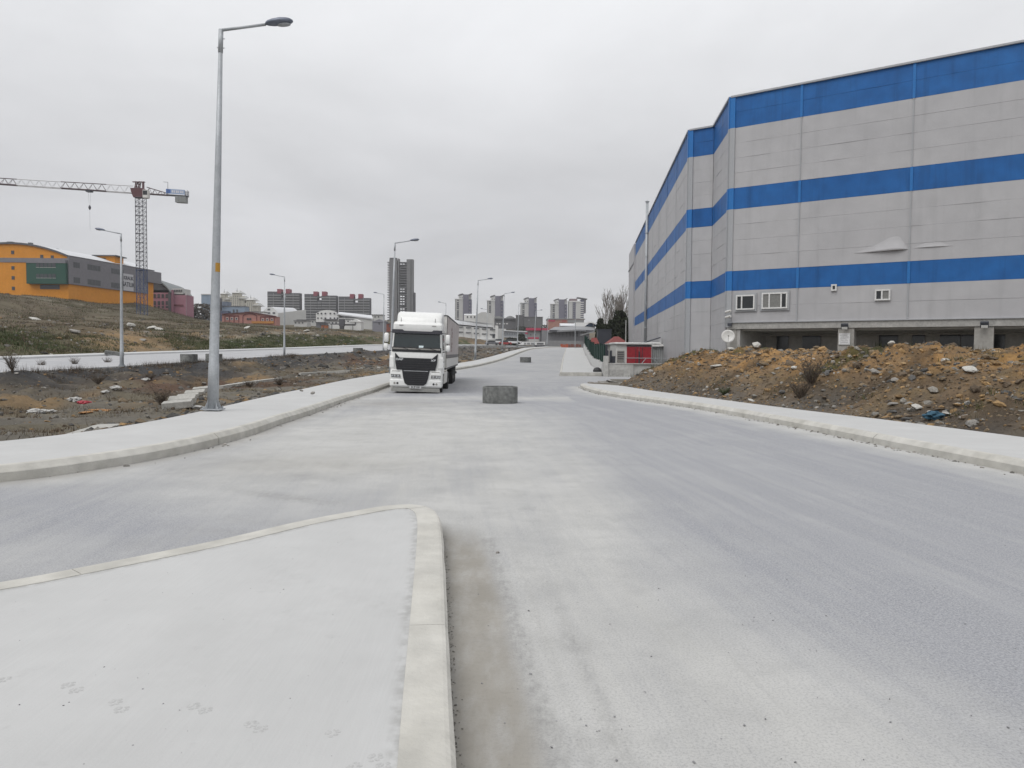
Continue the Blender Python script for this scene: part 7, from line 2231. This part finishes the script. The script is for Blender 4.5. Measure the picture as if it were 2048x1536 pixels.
sb = thing('billboard_strip', 'long low white billboard with dark base before the grey hall', 'billboard', (at(1064, 690, 240).x, 240, 3))
q0, q1 = at(1037, 686, 240), at(1090, 686, 240)
b_ = MB(); b_.box(q0.x, q1.x, 240, 240.3, at(1064, 690, 240).z, at(1064, 683.5, 240).z); b_.build('panel', M_FWHITE, sb)
b_ = MB(); b_.box(at(1068, 690, 240).x, q1.x, 240, 240.4, at(1064, 695, 240).z, at(1064, 690, 240).z - .02); b_.build('base', M_FGREYD, sb)
for k, (a, b) in enumerate(((1048, 1052), (1054, 1060), (1062, 1068), (1074, 1087))):
    b_ = MB(); b_.box(at(a, 686, 240).x, at(b, 686, 240).x, 239.94, 239.99, at(1064, 689, 240).z, at(1064, 685.5, 240).z); b_.build('print_block', M_BALC if k < 3 else M_FGREY, sb)

# dark bushes and small trees between the far buildings, parked cars
M_FARV = mat('far_foliage', (.035, .040, .028), .9, var=.3, scale=1)
for i, (px, py, D, h, rx, lb) in enumerate(((1042, 668, 300, 3.5, 2.4, 'dark round bush before the long grey hall'), (1022, 676, 280, 2.6, 2.6, 'low dark bush among the parked cars'), (1092, 650, 440, 6, 5, 'dark trees beside the brick block'), (1044, 653, 480, 5, 5, 'dark bushes under the dark windowless block'), (1056, 655, 470, 5, 6, 'wide dark bushes right under the dark block'), (402, 608, 300, 6, 7, 'bare brown scrub left of the near lamp pole'), (396, 618, 285, 4, 6, 'low brown scrub by the pink factory'))):
    q = at(px, py, D); b0 = gz(q.x, D)
    leafy('bush', q.x, D, min(b0, q.z - h) if D > 350 else b0, max(h, q.z - min(b0, q.z - h)) if D > 350 else q.z - b0, rx, 900, 50 + i, lb, M_FARV if i < 5 else mat('brown_scrub', (.075, .062, .05), .9, var=.3, scale=1), leaf=.6, trunk=False, group='bushes in the town', cone=.35)


def car(px, py, D, mm_, lb, rz=0.0):
    q = at(px, py, D); r = thing('parked_car', lb, 'car', local=True, group='cars parked by the far halls'); z = gz(q.x, D); r.location = (q.x, D, max(z, q.z - .5)); r.rotation_euler = (0, 0, rz)
    b_ = MB(); loft(b_, [rrect(4.2, -.85, .85, .28, .2), rrect(4.3, -.88, .88, .6, .25), rrect(4.1, -.85, .85, .85, .3)]); b_.build('body', mm_, r, smooth=False)
    b_ = MB(); loft(b_, [rrect(2.7, -.8, .8, .85, .2, cx=-.1), rrect(1.8, -.68, .68, 1.42, .25, cx=-.15)]); b_.build('cabin', M_DGL, r)
    for sx in (-1.35, 1.35):
        for sy in (-.8, .8): b_ = MB(); b_.lathe([(.0, -.1), (.31, -.1), (.31, .1), (0, .1)], 12, (sx, sy, .31), axis='Y'); b_.build('wheel', M_RUB, r)


M_CARW = mat('car_white', (.6, .6, .6), .3); M_CARR = mat('car_red', (.28, .03, .03), .3); M_CARG = mat('car_grey', (.12, .12, .13), .3)
for px, py, D, mm_, lb in ((998, 684, 235, M_CARW, 'white car parked left of the long grey hall'), (1009, 687, 228, M_CARR, 'red car parked before the long grey hall'), (1018, 684, 240, M_CARG, 'dark car beside the low bush'), (1030, 685, 236, M_CARW, 'white car parked under the magenta roofed building'), (984, 687, 226, M_CARG, 'dark car nearest to the white warehouse')):
    car(px, py, D, mm_, lb, random.uniform(-.3, .3))

# ------------------------------------------------------------------ ditch side: slabs, litter, weeds, stones
def ghit(px, py, D0=8, D1=160):
    d = ray(px, py); D = np.arange(D0, D1, .05)
    z = ground_z(d.x * D, D); k = int(np.argmax(EYE + d.z * D < z))
    return Vector((d.x * D[k], D[k], float(z[k])))


M_SLAB = mat('slab_concrete', (.33, .325, .30), .9, var=.12, scale=2, c2=(.42, .41, .385), bump=.25, bscale=12)


def slab(a, b, w, h, label, group, zoff=0.0, tilt=0.0, name='concrete_slab'):
    a, b = Vector(a), Vector(b); d = b - a; L_ = d.length
    m = MB(); n = 6; vs = []
    for i in range(n + 1):
        for (yy, zz) in ((-w / 2, 0), (w / 2, 0), (w / 2, h), (-w / 2, h)):
            k = .02 * mnoise.noise(Vector((i * 1.7 + a.x, yy * 5, zz * 5 + a.y)))
            vs.append((L_ * i / n - L_ / 2, yy + k, zz + k))
    fs = []
    for i in range(n):
        for k in range(4):
            k2 = (k + 1) % 4; fs.append((i * 4 + k, i * 4 + k2, (i + 1) * 4 + k2, (i + 1) * 4 + k))
    fs += [(3, 2, 1, 0), tuple(n * 4 + k for k in range(4))]
    m.add(vs, fs); o = m.build(name, M_SLAB, None, bevel=.015)
    c = (a + b) / 2; o.location = (c.x, c.y, c.z + zoff); o.rotation_euler = (tilt, -math.asin(max(-1, min(1, d.z / L_))), math.atan2(d.y, d.x))
    tag(o, label, 'concrete slab', group)
    return o


def gp(x, y, dz=0.0): return Vector((x, y, gz(x, y) + dz))


ditch = [((-9.75, 14.2), (-10.0, 16.6)), ((-10.0, 16.75), (-10.4, 19.4))]
for (a, b), lb in zip(ditch, ('long pale drain edge slab beside the pavement, nearest the camera', 'pale drain edge slab following the first, partly under gravel')):
    slab(gp(*a, .02), gp(*b, .02), .55, .16, lb, 'drain edge slabs')
for i, (px, py, w, lb) in enumerate(((352, 812, 1.0, 'lowest of the stepped concrete blocks near the lamp foot'), (362, 803, 1.1, 'second of the stepped concrete blocks near the lamp foot'), (374, 795, 1.15, 'third of the stepped concrete blocks near the lamp foot'), (388, 787, 1.3, 'fourth of the stepped concrete blocks, just left of the lamp pole'), (404, 780, 1.6, 'highest stepped concrete block behind the lamp pole'))):
    q = ghit(px, py + 4); slab(q + Vector((-.5, .05, -.05)), q + Vector((.5, .3, .05)), .5, .26, lb, 'stepped blocks by the lamp', .0, .28 if i % 2 else .15, 'concrete_block')
for i, (p0, p1, lb) in enumerate((((440, 778), (500, 768), 'low concrete channel wall right of the lamp pole'), ((508, 767), (560, 760), 'low channel wall continuing towards the lorry'), ((600, 750), (650, 747), 'far piece of the channel wall behind the brown weeds'), ((654, 746.5), (700, 744), 'farthest piece of the channel wall near the lorry'))):
    a, b = ghit(*p0), ghit(*p1); slab(a, b, .35, .26, lb, 'channel walls in the ditch', -.08)


# crumpled litter
def crumple(name, px, py, s, m_, lb, flat=.45, seed=1, hit=None):
    import bmesh
    bm = bmesh.new(); bmesh.ops.create_icosphere(bm, subdivisions=3, radius=1.0)
    for v in bm.verts:
        n = v.co.normalized(); k = 1 + .55 * mnoise.noise(n * 1.6 + Vector((seed * 7.3, 1, 2))) + .35 * mnoise.noise(n * 4.2 + Vector((seed, 3, 5))) + .12 * mnoise.noise(n * 9 + Vector((0, seed, 0)))
        v.co = Vector((n.x * k * 1.25, n.y * k, n.z * k * flat))
    me = bpy.data.meshes.new(name); bm.to_mesh(me); bm.free(); me.materials.append(m_)
    o = bpy.data.objects.new(name, me); col.objects.link(o)
    q = hit or ghit(px, py); o.location = q + Vector((0, 0, s * flat * .4)); o.scale = (s, s, s); o.rotation_euler = (0, 0, seed)
    tag(o, lb, 'litter', 'litter in the ditch and on the mound')
    return o


M_PLW = mat('white_plastic', (.42, .415, .40), .6, var=.25, scale=5); M_PLR = mat('red_plastic', (.36, .03, .05), .5, var=.25, scale=6); M_PLO = mat('orange_rag', (.34, .17, .06), .8, var=.25, scale=8); M_PLB = mat('blue_rag', (.03, .09, .14), .8, var=.3, scale=8)
for nm, px, py, s_, mm_, lb, fl, sd_ in (('plastic_bag', 168, 808, .30, M_PLR, 'red plastic bag in the ditch', .5, 1), ('plastic_bag', 150, 803, .38, M_PLW, 'white plastic bag lying against the red one', .5, 2), ('rag', 200, 822, .42, M_PLO, 'orange rag on the ditch floor', .16, 3), ('rag', 172, 826, .26, M_PLO, 'small orange scrap beside the orange rag', .16, 4), ('plastic_sheet', 68, 827, .36, M_PLW, 'white crumpled sheet far left in the ditch', .4, 5), ('plastic_sheet', 86, 822, .22, M_PLW, 'small white scrap next to the crumpled sheet at far left', .3, 6), ('plastic_bag', 232, 778, .30, M_PLW, 'white bag at the foot of the dark bank', .5, 7), ('plastic_bag', 211, 786, .26, M_PLW, 'white scrap below the bag at the dark bank', .4, 8), ('plastic_sheet', 388, 818, .42, M_PLW, 'torn white plastic sheet at the foot of the near lamp pole', .35, 9), ('plastic_bag', 100, 824, .2, M_PLW, 'little white scrap on the ditch floor', .4, 10), ('plastic_bag', 292, 760, .32, M_PLW, 'white scrap halfway up the dark bank', .4, 11)):
    crumple(nm, px, py, s_ * .68, mm_, lb, fl, sd_)
q = mound_hit(1866, 838); crumple('rag', 0, 0, .17, M_PLB, 'blue plastic rag at the foot of the mound', .6, 12, q)

# loose stones beside the pavement and on the banks
def scatter_ground(n, f):
    P_ = []
    for _ in range(n):
        x, y = f(); P_.append((x, y))
    P_ = np.array(P_); z = ground_z(P_[:, 0], P_[:, 1]); return np.stack([P_[:, 0], P_[:, 1], z], 1)


def near_strip():
    y = random.uniform(12, 75) if random.random() < .6 else random.uniform(12, 36); e_ = float(np.interp(y, [p_[1] for p_ in LO[4:]], [p_[0] for p_ in LO[4:]])); return e_ - abs(random.gauss(0, 1.3)) - .1, y


P_ = scatter_ground(4800, near_strip)
stones('gravel', P_, np.abs(RNG.lognormal(-2.9, .5, len(P_))).clip(.02, .2), stone_cols(len(P_), (4, 1.5, .5, .6, 2, .4, 7, 1)) * .72, 'dark broken stones along the outer edge of the near pavement')
P_ = scatter_ground(5600, lambda: (random.uniform(-29, -10), random.uniform(14, 100)))
stones('ditch_stones', P_, np.abs(RNG.lognormal(-2.8, .5, len(P_))).clip(.02, .25), stone_cols(len(P_), (4, 2, 1.2, 1.2, 4, .8, 4, 2)) * .85, 'stones scattered over the ditch and its banks')
P_ = scatter_ground(2400, lambda: (lambda y: (lambda a, b: (a + (b - a) * random.random(), y))(float(xe(y)) + 1, float(xlo(y)) - .2))(random.uniform(75, 185)))
stones('bank_rubble', P_, np.abs(RNG.lognormal(-1.9, .5, len(P_))).clip(.06, .5), stone_cols(len(P_), (4, 2, .3, .3, 2, .6, 4, 1)) * .75, 'grey rubble between the lorry and the retaining wall')
P_ = scatter_ground(5200, lambda: (lambda y: (float(xe(y)) - LW - 3 - abs(random.gauss(0, 34)), y))(random.uniform(45, 225)))
stones('hill_stones', P_, np.abs(RNG.lognormal(-2.0, .5, len(P_))).clip(.06, .55), stone_cols(len(P_), (3, 3, .6, .8, 3, 1.6, 1, 2)) * .85, 'pale stones and rubble scattered over the hillside')
for i, (px, py, s_, lb) in enumerate(((303, 657, 1.0, 'pale boulder heap on the hillside right of the second lamp'), (318, 660, .8, 'second pale boulder on the hillside crest'), (262, 652, .8, 'pale stone on the hill left of the boulder heap'), (494, 657, .9, 'pale boulder in the field below the salmon house'), (612, 664, .8, 'pale boulder in the field before the site fence'), (150, 665, .8, 'grey boulder on the brown slope left of the second lamp'), (70, 640, .9, 'pale stone high on the far left slope'))):
    q = ghit(px, py, 40, 320); rock(q.x, q.y, q.z + .2, s_, M_RW if i != 5 else M_RG, lb, 'boulders on the hillside', 'boulder', flatten=.6)
# dry weeds and grass: blades as slim triangles
def blades(name, pts, h, n_each, spread, cols, label, wid=.012, lean=.5):
    pts = np.asarray(pts); n = len(pts) * n_each
    base = np.repeat(pts, n_each, 0) + np.concatenate([RNG.normal(0, spread, (n, 2)), np.zeros((n, 1))], 1)
    base[:, 2] -= .03
    hh = np.repeat(np.asarray(h) * np.ones(len(pts)), n_each) * RNG.uniform(.45, 1.15, n)
    a = RNG.uniform(0, 6.28, n); ln = RNG.normal(0, lean, (n, 2)) * hh[:, None] * .6
    w = wid * (1 + 0 * hh)
    p0 = base - np.stack([np.cos(a) * w, np.sin(a) * w, 0 * a], 1); p1 = base + np.stack([np.cos(a) * w, np.sin(a) * w, 0 * a], 1); p2 = base + np.concatenate([ln, hh[:, None]], 1)
    Vv = np.stack([p0, p1, p2], 1).reshape(-1, 3); Ff = np.arange(3 * n).reshape(-1, 3)
    k = RNG.integers(0, len(cols), len(pts)); cc = np.repeat(np.repeat(np.asarray(cols)[k] * RNG.uniform(.7, 1.25, (len(pts), 1)), n_each, 0), 3, 0)
    o = np_mesh(name, Vv, Ff, mat('dry_blade', (.1, .1, .1), .95, var=.1, attr='col', spec=.1), cc, smooth=False)
    tag(o, label, kind='stuff'); return o


DRYC = [(.15, .125, .085), (.11, .085, .06), (.20, .17, .12), (.09, .06, .045)]
GRNC = [(.05, .065, .024), (.07, .078, .03), (.045, .055, .02)]


def clumped(n, x0, x1, y0, y1, thr, fs, seed):
    out_ = []
    while len(out_) < n:
        x = RNG.uniform(x0, x1, 4000); y = RNG.uniform(y0, y1, 4000); k = fbm(x * fs, y * fs, 3, seed) > thr
        out_ += list(zip(x[k], y[k]))
    P = np.array(out_[:n]); return np.stack([P[:, 0], P[:, 1], ground_z(P[:, 0], P[:, 1])], 1)


blades('dry_weeds', clumped(2400, -27, -10.5, 17, 75, .54, .35, 601), .2, 9, .2, DRYC, 'dry brown weeds growing in the ditch', wid=.011, lean=.9)
blades('bank_weeds', clumped(900, -28.5, -26, 20, 95, .5, .4, 611), .45, 6, .12, [DRYC[1], DRYC[3], (.06, .055, .045)], 'thin dark weeds along the edge of the left road', wid=.01, lean=.35)
hp = clumped(14000, -135, -47, 40, 260, .44, .09, 621); dh_ = np.array([float(xe(min(p[1], 300))) - LW - 3 - p[0] for p in hp]); hp = hp[dh_ > 0]
blades('hill_grass', hp, .4, 7, .6, GRNC[:2] + DRYC + DRYC[:2], 'short grass and dry stalks covering the hillside', wid=.05, lean=.7)
gp2 = clumped(1500, -66, -47, 38, 120, .52, .16, 93); blades('hill_grass', gp2, .38, 7, .45, GRNC + DRYC[:1], 'green grass tufts on the bank above the left road', wid=.03, lean=.7)
gp3 = np.stack([RNG.normal(-54, 5, 1500), RNG.normal(79, 8, 1500)], 1); gp3 = gp3[gp3[:, 0] < -46.5]; gp3 = np.concatenate([gp3, ground_z(gp3[:, 0], gp3[:, 1])[:, None]], 1)
blades('hill_grass', gp3, .34, 9, .3, GRNC, 'lush green grass patch on the slope at the far left', wid=.02, lean=.7)
yy3 = RNG.uniform(102, 172, 1600); xx3 = xe(yy3) - LW - 3.2 - RNG.uniform(0, 6, 1600); blades('hill_grass', np.stack([xx3, yy3, ground_z(xx3, yy3)], 1), .38, 8, .35, GRNC, 'green grass strip on the bank along the left road', wid=.03, lean=.7)
P_, d_ = mound_points(500, .8, 6, f0=.05); k = fbm(P_[:, 0] * .35, P_[:, 1] * .35, 3, 321) > .52; blades('mound_grass', P_[k], .22, 14, .12, GRNC + DRYC[:1], 'grass tufts growing on the rubble mound', wid=.010)


def shrub(px, py, h, rx, lb, hit=None, m_=None, n=420):
    q = hit or ghit(px, py)
    r = thing('dead_shrub', lb, 'shrub', q, 'dead shrubs'); rr = random.Random(int(px)); b_ = MB()
    for k in range(34):
        a = rr.uniform(0, 6.28); t_ = rr.uniform(.1, 1) ** .6; L_ = h * rr.uniform(.5, 1.1)
        d = Vector((math.cos(a) * t_ * rx / h, math.sin(a) * t_ * rx / h, 1)).normalized(); p1 = q + d * L_ * .5; p2 = p1 + (d + Vector((rr.uniform(-.4, .4), rr.uniform(-.4, .4), .1))).normalized() * L_ * .5
        b_.path([q - Vector((0, 0, .05)), p1, p2], [.012, .008, .004], 3, caps=False)
        for j in range(10):
            w = p1.lerp(p2, rr.uniform(-.6, 1)); e_ = w + Vector((rr.uniform(-1, 1), rr.uniform(-1, 1), rr.uniform(.1, 1))).normalized() * h * rr.uniform(.1, .28); b_.path([w, e_], [.006, .003], 3, caps=False)
    b_.build('branches', m_ or mat('dead_twigs', (.085, .065, .048), .95, var=.2), r)


for px, py, h, rx, lb in ((322, 812, .75, .7, 'brown dead shrub left of the stepped blocks'), (196, 768, .8, 1.2, 'dark dead shrub on the bank below the second lamp'), (300, 760, .6, 1.0, 'low dead shrub on the bank left of the near lamp pole'), (25, 745, 1.1, .6, 'thin dead stalk at the left road edge, far left'), (83, 740, .8, .5, 'thin dead stalk at the road edge before the second lamp'), (150, 737, .9, .5, 'thin dead stalk at the road edge just left of the second lamp'), (215, 733, .8, .5, 'thin dead stalk at the foot of the second lamp'), (560, 770, .7, 1.2, 'reddish dead shrub right of the near lamp pole'), (500, 775, .6, 1.0, 'brown dead shrub in the ditch behind the channel wall')):
    shrub(px, py, h, rx, lb)
q = mound_hit(1622, 775); shrub(1640, 0, 1.0, .9, 'tall dead shrub in the middle of the mound slope', q); q = mound_hit(1600, 800); shrub(1601, 0, .6, .6, 'lower dead shrub under the tall one on the mound', q)
q = mound_hit(1448, 790); shrub(1449, 0, .35, .5, 'small green weed clump near the mound foot', q, mat('green_weed', (.05, .065, .025), .9))

# pebbles on the island and the road
def flat_pts(n, f, z):
    return np.array([(*f(), z) for _ in range(n)])


def isl_pt():
    while True:
        px, py = random.uniform(0, 800), random.uniform(1080, 1536)
        x, y = on_plane(px, py, .18)
        d, sd_, _ = poly_dist(ISL_P, np.array([x]), np.array([y]))
        if d[0] > .25: return x, y


P_ = flat_pts(60, isl_pt, .1755)
stones('pebbles', P_, np.abs(RNG.lognormal(-5.95, .5, len(P_))).clip(.001, .0042), np.array([(.20, .20, .205)]) * RNG.uniform(.6, 1.8, (len(P_), 1)), 'tiny dark pebbles strewn on the traffic island')
P_ = flat_pts(150, lambda: on_plane(random.uniform(900, 2048), random.uniform(1000, 1536), 0.0), .004)
stones('road_grit', P_, np.abs(RNG.lognormal(-5.7, .5, len(P_))).clip(.002, .007), np.array([(.20, .20, .205)]) * RNG.uniform(.6, 2.0, (len(P_), 1)), 'grit and small stones lying on the road')
rp_ = []
for _ in range(900):
    k = random.randrange(len(LK_P)); p0 = LK_P[k]
    if 9 < p0[1] < 60: rp_.append((p0[0] + abs(random.gauss(0, .12)) + .01, p0[1] + random.uniform(-.3, .3), float(zr(p0[1])) + .004))
for _ in range(600):
    k = random.randrange(len(RK_P)); p0 = RK_P[k]
    if 9 < p0[1] < 44: rp_.append((p0[0] - abs(random.gauss(0, .10)) - .01, p0[1] + random.uniform(-.3, .3), float(zr(p0[1])) + .004))
for _ in range(900):
    k = random.randrange(20, 110); p0 = ISL_P[k]; rp_.append((p0[0] + abs(random.gauss(0, .018)) + .004, p0[1] + random.uniform(-.06, .06), .003))
stones('kerb_grit', np.array(rp_), np.where(np.arange(len(rp_)) < len(rp_) - 900, np.abs(RNG.lognormal(-4.2, .5, len(rp_))).clip(.006, .045), np.abs(RNG.lognormal(-5.6, .5, len(rp_))).clip(.0015, .009)), np.array([(.20, .19, .175)]) * RNG.uniform(.5, 1.6, (len(rp_), 1)), 'grit and crumbs gathered along the foot of the kerbs')
for px, py, s_, lb in ((625, 788, .10, 'dark stone lying alone on the left pavement'), (603, 783, .07, 'smaller stone beside the dark one on the left pavement')):
    q = on_plane(px, py, .17); rock(q[0], q[1], .17 + .04, s_, M_RG, lb, 'stones on the pavement')
q = on_plane(995, 1107, .0); rock(q[0], q[1], .008, .02, M_RG, 'single dark pebble in the gutter strip beside the island', 'stones on the pavement', 'pebble')

# ------------------------------------------------------------------ haze
hz = MB(); hz.box(-2600, 2600, -320, 3100, -4, 100)
hm = bpy.data.materials.new('haze'); hm.use_nodes = True; ht = hm.node_tree; ht.nodes.clear()
ho_ = ht.nodes.new('ShaderNodeOutputMaterial'); pv = ht.nodes.new('ShaderNodeVolumePrincipled')
pv.inputs['Color'].default_value = (.96, .965, .98, 1); pv.inputs['Density'].default_value = .00024; pv.inputs['Anisotropy'].default_value = 0.2
ht.links.new(pv.outputs[0], ho_.inputs['Volume'])
hzo = hz.build('haze', hm); tag(hzo, 'thin pale haze over the far town', kind='stuff')
